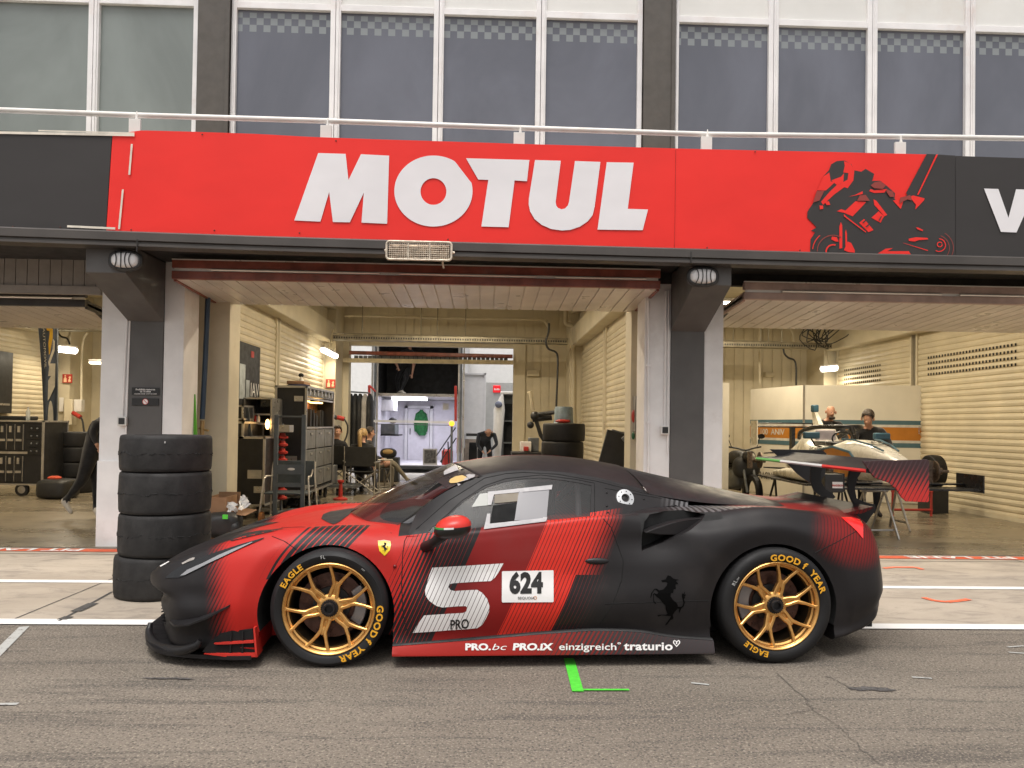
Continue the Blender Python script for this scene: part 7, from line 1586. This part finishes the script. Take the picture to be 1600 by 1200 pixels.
    for s in (-1, 1): er.ball(J['jaw']+up_*.045+rt*s*.092-fw*.005, (.014, .022, .032), 8, 6)
    part('ears', er, SKIN, ob)
    return ob
def vv(d): return {k: Vector(v) for k, v in d.items()}
def shifted(d, base, rz=0):
    m = Matrix.Rotation(rz, 3, 'Z'); return {k: (m @ Vector(v) + (Vector(base) if k not in ('face', 'footL', 'footR') else Vector())) for k, v in d.items()}
SIT = dict(pelvis=(0, 0, .52), waist=(0, -.03, .70), chest=(0, -.05, .92), neckb=(0, -.04, 1.06), neck=(0, -.03, 1.10), crown=(0, -.02, 1.32), face=(0, 1, -.05),
           shL=(-.19, -.05, 1.0), elL=(-.27, .02, .74), wrL=(-.20, .24, .66), shR=(.19, -.05, 1.0), elR=(.27, .02, .74), wrR=(.18, .24, .64),
           hipL=(-.10, .03, .50), knL=(-.13, .46, .53), anL=(-.13, .50, .09), hipR=(.10, .03, .50), knR=(.13, .46, .53), anR=(.15, .55, .09), footL=(0, 1, 0), footR=(0, 1, 0))
d = dict(SIT); d['face'] = (.75, -.6, 0); d['crown'] = (.0, -.03, 1.31)
person('seated man with glasses and dark top turning his head to the camera', shifted(d, (at(527, 700, 15.9).x, 15.95, 0), R(-25)), BLKC, DJEAN, hair=('short', HAIRD))
o = bpy.data.objects; d = dict(SIT); d['face'] = (.1, 1, 0)
person('seated woman with blonde ponytail seen from behind in a director chair', shifted(d, (at(566, 700, 15.3).x, 15.35, -.05), R(-4)), BLKC, DJEAN, hair=('pony', HAIRB))
d = dict(SIT); d.update(knR=(.10, .47, .60), anR=(-.02, .80, .20), footR=(0, .95, -.2), anL=(-.13, .46, .09))
person('seated person in khaki trousers and dark shoes with one leg stretched out', shifted(d, (at(579, 700, 16.4).x, 16.45, -.02), R(-80)), BLKC, KHAKI, hair=('short', HAIRD))
# bending man outside
bx, by = at(760, 700, 20.2).x, 20.2
person('bald man in dark clothes bending forward outside the rear doorway', vv(dict(pelvis=(bx-.05, by+.25, .92), waist=(bx-.05, by+.12, 1.06), chest=(bx, by-.12, 1.20), neckb=(bx+.02, by-.25, 1.22), neck=(bx+.03, by-.30, 1.20), crown=(bx+.06, by-.46, 1.26), face=(.1, -.5, -.85),
    shL=(bx-.20, by-.12, 1.16), elL=(bx-.24, by-.22, .88), wrL=(bx-.10, by-.38, .72), shR=(bx+.20, by-.1, 1.16), elR=(bx+.27, by-.22, .9), wrR=(bx+.10, by-.40, .74),
    hipL=(bx-.15, by+.22, .90), knL=(bx-.17, by+.12, .50), anL=(bx-.18, by+.2, .08), hipR=(bx+.06, by+.22, .90), knR=(bx+.10, by+.12, .50), anR=(bx+.12, by+.2, .08), footL=(0, -1, 0), footR=(0, -1, 0))), NAVY, DJEAN, hair=('bald', SKIN))
# person sitting on the upper deck of the trailer: hanging arm and white sole show
q = at(634, 560, 23.3).x; zd = zmid+.03
person('person in black with bare arm and pale shoes standing on the upper trailer deck', vv(dict(pelvis=(q-.02, 23.4, zd+.80), waist=(q, 23.3, zd+.98), chest=(q+.08, 23.1, zd+1.22), neckb=(q+.13, 23.0, zd+1.38), neck=(q+.15, 22.98, zd+1.42), crown=(q+.2, 22.9, zd+1.64), face=(.3, -.9, -.4),
    shL=(q-.12, 23.1, zd+1.25), elL=(q-.3, 23.15, zd+1.0), wrL=(q-.2, 23.0, zd+.8), shR=(q+.25, 23.0, zd+1.24), elR=(q+.28, 22.95, zd+.92), wrR=(q+.24, 22.9, zd+.60),
    hipL=(q-.12, 23.4, zd+.78), knL=(q-.25, 23.3, zd+.42), anL=(q-.2, 23.3, zd+.08), hipR=(q+.06, 23.35, zd+.78), knR=(q+.04, 23.05, zd+.45), anR=(q-.10, 23.05, zd+.09), footL=(.9, -.3, 0), footR=(.95, -.3, 0))), BLKC, BLKC, SHW, sleeve=False, hair=('short', HAIRD), bulk=1.3)
# walking person in the left garage, leaning to the right behind the door post
wy = 10.95; P = lambda px, py, dy=0: at(px-5, py, wy+dy)
g1, g2 = P(158, 800), P(108, 790)
person('person in black walking off to the right behind the left door post, rear heel lifted', vv(dict(pelvis=P(149, 706), waist=P(152, 688), chest=P(163, 664), neckb=P(176, 648), neck=P(180, 642), crown=P(193, 624), face=(1, 0, -.3),
    shL=P(157, 661, -.15), elL=P(150, 678, -.2), wrL=P(156, 694, -.26), shR=P(176, 664, .18), elR=P(190, 690, .2), wrR=P(204, 700, .2),
    hipL=P(146, 712, -.06), knL=P(134, 750, -.06), anL=P(107, 783, -.04), hipR=P(152, 712, .08), knR=P(157, 755, .08), anR=P(155, 796, .1), footL=(.8, -.1, -.62), footR=(.6, -.8, 0))), BLKC, BLKC, SHW, hair=('short', HAIRD), bulk=1.35)
# two mechanics in the right garage
def stand(px, Y, top, lean, label, hair, pxs=0, low=0, face=(0, -1, -.2), bulk=1.2):
    x = at(px, 700, Y).x; h = low
    return person(label, vv(dict(pelvis=(x, Y+.1, .95), waist=(x, Y+.06, 1.12), chest=(x+lean*.3, Y, 1.36-h), neckb=(x+lean*.6, Y-.06, 1.50-h), neck=(x+lean*.7, Y-.08, 1.54-h), crown=(x+lean+.0, Y-.12-h*.4, 1.77-h), face=face,
        shL=(x-.22+lean*.4, Y, 1.45-h), elL=(x-.30+lean*.4, Y-.12, 1.18-h*.7), wrL=(x-.16, Y-.38, 1.12-h*.5), shR=(x+.22+lean*.4, Y, 1.45-h), elR=(x+.30+lean*.4, Y-.12, 1.18-h*.7), wrR=(x+.14, Y-.38, 1.12-h*.5),
        hipL=(x-.11, Y+.1, .92), knL=(x-.12, Y+.05, .5), anL=(x-.13, Y+.1, .09), hipR=(x+.11, Y+.1, .92), knR=(x+.12, Y+.05, .5), anR=(x+.13, Y+.1, .09), footL=(0, -1, 0), footR=(0, -1, 0))), top, DJEAN, hair=hair, bulk=bulk)
stand(1290, 13.7, BLKC, .05, 'bald bearded man in black jacket standing behind the white single-seater', ('bald', HAIRD), low=-.07, bulk=1.4)
stand(1362, 12.3, BLKC, -.14, 'man with brown hair and black jacket looking down beside the single-seater cockpit', ('short', HAIRD), low=.05, face=(-.6, -.6, -.6), bulk=1.4)
# ================================================================== RIGHT GARAGE: partition, single-seater, motorcycle
PB = M('partition_cream', (.76, .72, .62, 1), .6, var=.05, scale=1.5); STB = M('stripe_blue', (.075, .155, .19, 1), .6, var=.06); STO = M('stripe_orange', (.50, .19, .02, 1), .6, var=.06); STW = M('stripe_white', (.62, .6, .55, 1), .6)
t = thing('partition_wall', 'cream fabric partition with blue and orange stripes behind the single-seater', 'partition', Vector((at(1300, 700, 15.6).x, 15.6, 0)))
A_, B_, C_ = Vector((at(1172, 700, 16.9).x, 16.9, 0)), Vector((at(1255, 700, 14.9).x, 14.9, 0)), Vector((at(1440, 700, 14.4).x, 14.4, 0)); zt4 = at(1300, 602, 14.8).z
def pan(P, Q, z0, z1, off, mat, name, th=.03):
    d = (Q-P).normalized(); n_ = Vector((d.y, -d.x, 0))*off; m_ = MB(); a, b5 = P+n_, Q+n_; bk = Vector((-d.y, d.x, 0))*th
    m_.add([a+Vector((0, 0, z0)), b5+Vector((0, 0, z0)), b5+Vector((0, 0, z1)), a+Vector((0, 0, z1)), a+bk+Vector((0, 0, z0)), b5+bk+Vector((0, 0, z0)), b5+bk+Vector((0, 0, z1)), a+bk+Vector((0, 0, z1))], [(0, 1, 2, 3), (7, 6, 5, 4), (0, 4, 5, 1), (1, 5, 6, 2), (2, 6, 7, 3), (3, 7, 4, 0)])
    return part(name, m_, mat, t)
for P, Q in ((A_, B_-Vector((.01, 0, 0))), (B_, C_)):
    pan(P, Q, .02, zt4, 0, PB, 'panel')
    for y0, y1, mt in ((656, 662.5, STB), (662.5, 666.5, STW), (666.5, 686.5, STO), (686.5, 690.5, STW), (690.5, 697.5, STB)):
        za, zb_ = at(1300, y1, 14.8).z, at(1300, y0, 14.8).z; pan(P, Q, za, zb_, .004, mt, 'stripe', .003)
part('post', MB().box(B_.x-.015, B_.x+.015, B_.y-.03, B_.y, .01, zt4), EDGE, t)
m_ = MB(); dd = (B_-A_).normalized(); nn = Vector((dd.y, -dd.x, 0))*.012; add_text(m_, 'RACING', lambda x, y: A_+dd*(.42+x*.17)+nn+Vector((0, 0, .34+y*.2)), align='LEFT', bold=.03); part('lettering', m_, M('faded_print', (.12, .11, .09, 1), .6), t, ang=None)
m_ = MB(); add_text(m_, '100  ANIV', lambda x, y: A_+dd*(.42+x*.22)+nn+Vector((0, 0, at(1300, 681, 14.8).z+y*.17)), align='LEFT', bold=.02); part('lettering', m_, STW, t, ang=None)
a, b5 = at(1130, 598, 13.5), at(1138, 760, 13.5); solo('white_board', MB().box(a.x-.1, b5.x, 13.5, 13.54, .01, a.z), PB, 'narrow cream board standing by the right jamb of the right garage', 'board')
# ---- single-seater on trestles
FW = M('racer_cream_white', (.82, .79, .70, 1), .3, var=.04, coat=.3); FB = M('racer_blue', (.045, .12, .17, 1), .4); FO = M('racer_orange', (.58, .22, .02, 1), .4); CF_ = M('carbon_black', (.014, .014, .015, 1), .3)
hz = .57; t = thing('single_seater', 'cream single-seater race car number 22 without wheels, raised on trestles', 'race car', (5.4, 12.95, hz), math.atan2(-1, -.035)); S = t
def lp(name, m_, mat, par=None, **k): return part(name, m_, mat, par or S, world=False, **k)
def hull(T_, n_=20, e=2.8):
    rg = []
    for x, hw, z0, z1 in T_:
        zc_, hz_ = (z0+z1)/2, (z1-z0)/2; rg.append([Vector((x, math.copysign(abs(math.cos(a))**(2/e), math.cos(a))*hw, zc_+math.copysign(abs(math.sin(a))**(2/e), math.sin(a))*hz_)) for a in [2*math.pi*j/n_ for j in range(n_)]])
    return MB().loft(rg)
mono = hull([(3.55, .06, .30, .40), (3.45, .12, .27, .46), (3.1, .17, .22, .56), (2.8, .21, .17, .64), (2.4, .26, .12, .70), (2.1, .31, .09, .70), (1.75, .34, .07, .62), (1.2, .36, .06, .62), (.95, .36, .06, .70)], e=3)
bo = lp('monocoque', mono, FW, ang=50)
lp('engine_cover', hull([(.98, .30, .06, .72), (.85, .30, .06, .86), (.55, .26, .06, .84), (.2, .20, .08, .66), (-.3, .14, .1, .5), (-.5, .1, .15, .42)], e=2.4), FW, ang=50)
for s in (-1, 1):
    lp('sidepod', hull([(1.75, .10, .06, .20), (1.65, .17, .05, .24), (1.2, .18, .05, .24), (.6, .12, .05, .20), (.1, .06, .05, .14)], e=3).xf(Matrix.Translation((0, s*.46, 0))), FW, ang=50)
    m_ = MB(); L = [(2.75, .30), (2.45, .52), (2.05, .58), (1.6, .52), (1.2, .36), (1.25, .16), (2.0, .15), (2.6, .2)]
    def hw(x): return pchip([(.95, .36), (1.75, .34), (2.1, .31), (2.4, .26), (2.8, .21), (3.1, .17)])(x)
    vs, fs = refine([(a*100, b5*100) for a, b5 in L], 6); m_.add([Vector((a/100, s*(hw(a/100)+.006), b5/100)) for a, b5 in vs], fs); lp('livery_panel', m_, FO, bo, ang=None)
    m_ = MB(); pts = [(2.75, .30), (2.45, .53), (2.05, .59), (1.6, .53), (1.2, .37)]; m_.tube([Vector((a, s*(hw(a)+.004), b5)) for a, b5 in pts], .018, 6); lp('livery_line', m_, FB, bo)
    m_ = MB(); m_.tube([Vector((3.1, s*.10, .572)), Vector((2.8, s*.14, .645)), Vector((2.4, s*.19, .702)), Vector((2.15, s*.24, .705))], .012, 6); lp('livery_line', m_, FB, bo)
    mr = lp('mirror', MB().box(1.72, 1.80, s*.52-.12, s*.52+.12, .70, .80), FB, bevel=.02); lp('mirror_stalk', MB().tube([(1.76, s*.52, .70), (1.76, s*.46, .60), (1.70, s*.34, .58)], .012, 6), CF_, mr)
m_ = MB(); m_.box(.62, .98, -.20, .20, .62, .88); hr = lp('headrest', m_, FW, bevel=.06); lp('seat_cover', MB().box(.98, 1.02, -.16, .16, .62, .83), M('grey_lilac_cloth', (.42, .38, .42, 1), .8), hr, bevel=.02)
m_ = MB(); m_.box(1.0, 1.75, -.22, .22, .60, .66); lp('cockpit_opening', m_, CF_, bevel=.03)
m_ = MB(); m_.tube(catmull([Vector((.70, -.30, .70)), Vector((.95, -.36, .80)), Vector((1.45, -.34, .87)), Vector((1.85, -.16, .88)), Vector((1.92, 0, .88)), Vector((1.85, .16, .88)), Vector((1.45, .34, .87)), Vector((.95, .36, .80)), Vector((.70, .30, .70))], 4), .035, 10); m_.tube([(1.92, 0, .88), (2.05, 0, .70)], [.04, .03], 8); lp('halo', m_, CF_, ang=60)
m_ = MB(); m_.add([(.62, -.04, .84), (.62, .04, .84), (.9, .04, .84), (.9, -.04, .84), (.5, -.025, 1.12), (.5, .025, 1.12), (.62, .025, 1.12), (.62, -.025, 1.12)], [(0, 1, 2, 3), (7, 6, 5, 4), (0, 4, 5, 1), (1, 5, 6, 2), (2, 6, 7, 3), (3, 7, 4, 0)]); ab = lp('roll_hoop', m_, FW); lp('camera_pod', MB().box(.5, .62, -.05, .05, 1.12, 1.24), FB, ab, bevel=.02)
m_ = MB(); m_.tube([Vector((1.62, .15*math.cos(a), .70+.11*math.sin(a))) for a in [2*math.pi*j/18 for j in range(18)]], .014, 8, closed=True); lp('steering_wheel', m_, CF_)
# rear wing and front wing
m_ = MB(); m_.box(-.62, -.36, -.66, .66, .86, .885); m_.box(-.62, -.45, -.66, .66, .93, .95); rw = lp('rear_wing', m_, CF_, bevel=.006)
for s in (-1, 1): lp('endplate', MB().box(-.66, -.3, s*.66-.008, s*.66+.008, .55, .98), FW if s < 0 else CF_, rw)
lp('wing_strut', MB().box(-.5, -.38, -.03, .03, .4, .86), CF_, rw)
m_ = MB(); m_.box(3.25, 3.65, -.85, .85, .10, .125); m_.box(3.15, 3.3, -.85, -.2, .15, .17); m_.box(3.15, 3.3, .2, .85, .15, .17); fw_ = lp('front_wing', m_, CF_, bevel=.006)
for s in (-1, 1): lp('endplate', MB().box(3.1, 3.68, s*.86-.008, s*.86+.008, .08, .30), CF_, fw_)
for s in (-1, 1): lp('wing_pylon', MB().box(3.35, 3.5, s*.09-.01, s*.09+.01, .12, .32), CF_, fw_)
lp('floor', MB().box(-.2, 2.0, -.70, .70, .02, .045), CF_)
HUB = M('rusty_hub', (.15, .11, .08, 1), .5, metal=.6, var=.3, scale=25)
for x, hw_ in ((0, .76), (2.8, .78)):
    for s in (-1, 1):
        m_ = MB(); m_.lathe([(.14, s*(hw_-.06)), (.14, s*(hw_-.04)), (.05, s*(hw_-.04)), (.05, s*(hw_-.06))], (x, 0, .30), 'Y', 28, closed=True); hb = lp('brake_disc', m_, HUB)
        m_ = MB(); m_.tube([(x, s*(hw_-.14), .30), (x, s*(hw_+.05), .30)], .045, 12); m_.tube([(x, s*(hw_+.05), .30), (x, s*(hw_+.14), .30)], .02, 10); m_.box(x-.05, x+.05, s*hw_-.12-.03, s*hw_-.12+.03, .16, .44); lp('upright', m_, HUB, hb)
        m_ = MB()
        for zz, xi in ((.18, .22), (.18, -.22), (.42, .18), (.42, -.18)): m_.tube([(x, s*(hw_-.12), zz), (x+xi, s*.2, zz-.02+(.05 if zz > .3 else 0))], .012, 6)
        lp('wishbone', m_, CF_, hb)
m_ = MB(); vs, fs = text2d('22', bold=.02); m_.add([Vector((2.74-y*.24, x*.20, .668+y*.035)) for x, y in vs], fs); lp('number', m_, LNE, bo, ang=None)
m_ = MB(); m_.add([(2.80, -.13, .654), (2.80, .13, .654), (2.84, .13, .645), (2.84, -.13, .645)], [(0, 1, 2, 3)]); lp('nose_badge', m_, CF_, bo, ang=None)
m_ = MB(); vs, fs = text2d('CAMPIRACING', bold=.02); m_.add([Vector((1.55-x*.085, -(hw(1.55)+.01), .52+y*.08)) for x, y in vs], fs); lp('lettering', m_, LNE, bo, ang=None)
RTR = M('trestle_silver', (.45, .43, .40, 1), .35, metal=.7); RRD = M('trestle_red', (.42, .04, .03, 1), .5)
W_ = WM[S.name]
def trestle(lx, mat, label):
    c = W_ @ Vector((lx, 0, 0)); t = thing('trestle', label, 'trestle', (c.x, c.y, 0), math.atan2(-1, -.035)); h = hz+.015
    part('top_bar', MB().tube([(0, -.62, h), (0, .62, h)], .025, 8), mat, t, world=False)
    for s in (-1, 1):
        part('leg', MB().tube([(0, s*.55, h), (.28, s*.6, .01)], .018, 8), mat, t, world=False); part('leg', MB().tube([(0, s*.55, h), (-.28, s*.6, .01)], .018, 8), mat, t, world=False); part('brace', MB().tube([(.19, s*.58, .12), (-.19, s*.58, .12)], .014, 8), mat, t, world=False)
trestle(.3, BLKP, 'black trestle under the rear of the single-seater'); trestle(2.15, RTR, 'silver trestle under the front of the single-seater')
# silver trestle legs that show right of the big wing support and a red stand
c = Vector((at(1378, 800, 9.9).x, 9.9, 0)); t = thing('trestle', 'small empty silver trestle standing in front of the single-seater', 'trestle', c, .1)
h = .62; part('top_bar', MB().tube([(-.3, 0, h), (.08, 0, h)], .02, 8), RTR, t, world=False)
for a, b5 in (((-.25, 0, h), (-.34, -.2, .01)), ((-.25, 0, h), (-.30, .3, .01)), ((.03, 0, h), (.11, -.2, .01)), ((.03, 0, h), (.02, .3, .01))): part('leg', MB().tube([a, b5], .016, 8), RTR, t, world=False)
part('brace', MB().tube([(-.32, -.13, .12), (.09, -.13, .12)], .014, 8), RTR, t, world=False)
c = Vector((at(1425, 780, 12.3).x, 12.3, 0)); t = thing('tyre_stand', 'low red wheeled stand carrying a black wheel beside the shutter', 'stand', c, 0)
for x in (-.32, .32): part('leg', MB().tube([(x, 0, .02), (x, 0, .42)], .02, 8), RRD, t, world=False)
part('frame', MB().tube([(-.34, 0, .12), (.34, 0, .12)], .02, 8).tube([(-.34, 0, .42), (.34, 0, .42)], .02, 8), RRD, t, world=False)
t = thing('wheel_and_tyre', 'black treaded wheel standing by the shutter at the nose of the single-seater', 'wheel', Vector((at(1458, 735, 12.9).x, 12.9, .0)), R(90)); part('tyre', tyre_mesh(.28, .2, .19, seed=31).xf(Matrix.Translation((0, 0, .72)) @ Matrix.Rotation(R(90), 4, 'X') @ Matrix.Translation((0, 0, -.1))), RUB, t, world=False, ang=50)
m_ = MB(); m_.lathe([(.18, -.02), (.18, .02), (.03, .03), (.03, -.03)], (0, 0, .72), 'Y', 20, closed=True); part('rim', m_, STEEL, t, world=False); m_ = MB(); m_.box(-.2, .2, -.15, .15, .02, .44); part('support', m_, BLKP, t, world=False)
t = thing('starter_box', 'small black starter unit with a white label on thin legs before the single-seater', 'box', at(1303, 757, 9.3)); a, b5 = at(1289, 741, 9.3), at(1318, 770, 9.3); part('case', MB().box(a.x, b5.x, 9.3, 9.5, b5.z, a.z), BLKP, t, bevel=.01); a2, b6 = at(1301, 753, 9.29), at(1317, 763, 9.29); lb_ = part('label', MB().box(a2.x, b6.x, 9.292, 9.299, b6.z, a2.z), WHP, t)
m_ = MB(); add_text(m_, 'PANDERON', lambda x, y: at(1309+x*3.2, 760-y*4.2, 9.288), bold=.03); part('lettering', m_, SRED, lb_, ang=None)
for px in (1291, 1316): q = at(px, 770, 9.4); part('leg', MB().tube([(q.x, 9.4, q.z), (q.x, 9.4, .01)], .012, 6), BLKP, t)
# motorcycle
c = Vector((at(1149, 730, 13.9).x, 13.9, 0)); t = thing('motorcycle', 'black motorcycle seen from the front quarter between the jamb and the striped partition', 'motorcycle', c, R(-84))
def wl(x): m_ = MB(); m_.lathe([(.30, -.05), (.305, 0), (.30, .05), (.22, .045), (.22, -.045)], (x, 0, .305), 'Y', 32, closed=True); return m_
part('front_wheel', wl(.70), RUB, t, world=False); part('rear_wheel', wl(-.70), RUB, t, world=False)
m_ = MB(); m_.tube([(.70, -.09, .30), (.42, -.09, .98)], .025, 8); m_.tube([(.70, .09, .30), (.42, .09, .98)], .025, 8); part('fork', m_, STEEL, t, world=False)
part('tank', superell(Vector((.12, 0, .88)), (.28, .15, .13), 2.4), BLKP, t, world=False); part('saddle', superell(Vector((-.35, 0, .82)), (.32, .13, .06), 2.6), BLKP, t, world=False); part('engine', superell(Vector((.05, 0, .5)), (.26, .17, .2), 3), STEEL, t, world=False)
m_ = MB(); m_.tube([(.42, 0, .95), (.1, 0, .75), (-.35, 0, .7), (-.7, 0, .32)], .03, 8); m_.tube([(.4, 0, .8), (.2, 0, .3), (-.2, 0, .3), (-.7, 0, .32)], .025, 8); part('frame', m_, BLKP, t, world=False)
m_ = MB(); m_.tube(catmull([Vector((.30, -.34, 1.08)), Vector((.38, -.18, 1.06)), Vector((.42, 0, 1.02)), Vector((.38, .18, 1.06)), Vector((.30, .34, 1.08))], 3), .016, 8); hb = part('handlebar', m_, BLKP, t, world=False)
for s in (-1, 1): part('mirror', MB().tube([(.36, s*.24, 1.08), (.34, s*.30, 1.24)], .008, 6).ball((.34, s*.33, 1.27), (.02, .07, .045)), BLKP, hb, world=False)
hl = part('headlamp', superell(Vector((.56, 0, .92)), (.10, .11, .10), 2.3), BLKP, t, world=False); part('lens', MB().ball((.62, 0, .92), (.05, .085, .075)), M('lamp_glass', (.4, .38, .33, 1), .15), hl, world=False)
m_ = MB(); m_.box(-.3, .5, -.30, .30, .05, .7); part('side_panniers', superell(Vector((-.45, 0, .6)), (.22, .22, .18), 4), BLKP, t, world=False); part('front_fairing', superell(Vector((.45, 0, .72)), (.12, .25, .2), 2.6), BLKP, t, world=False)
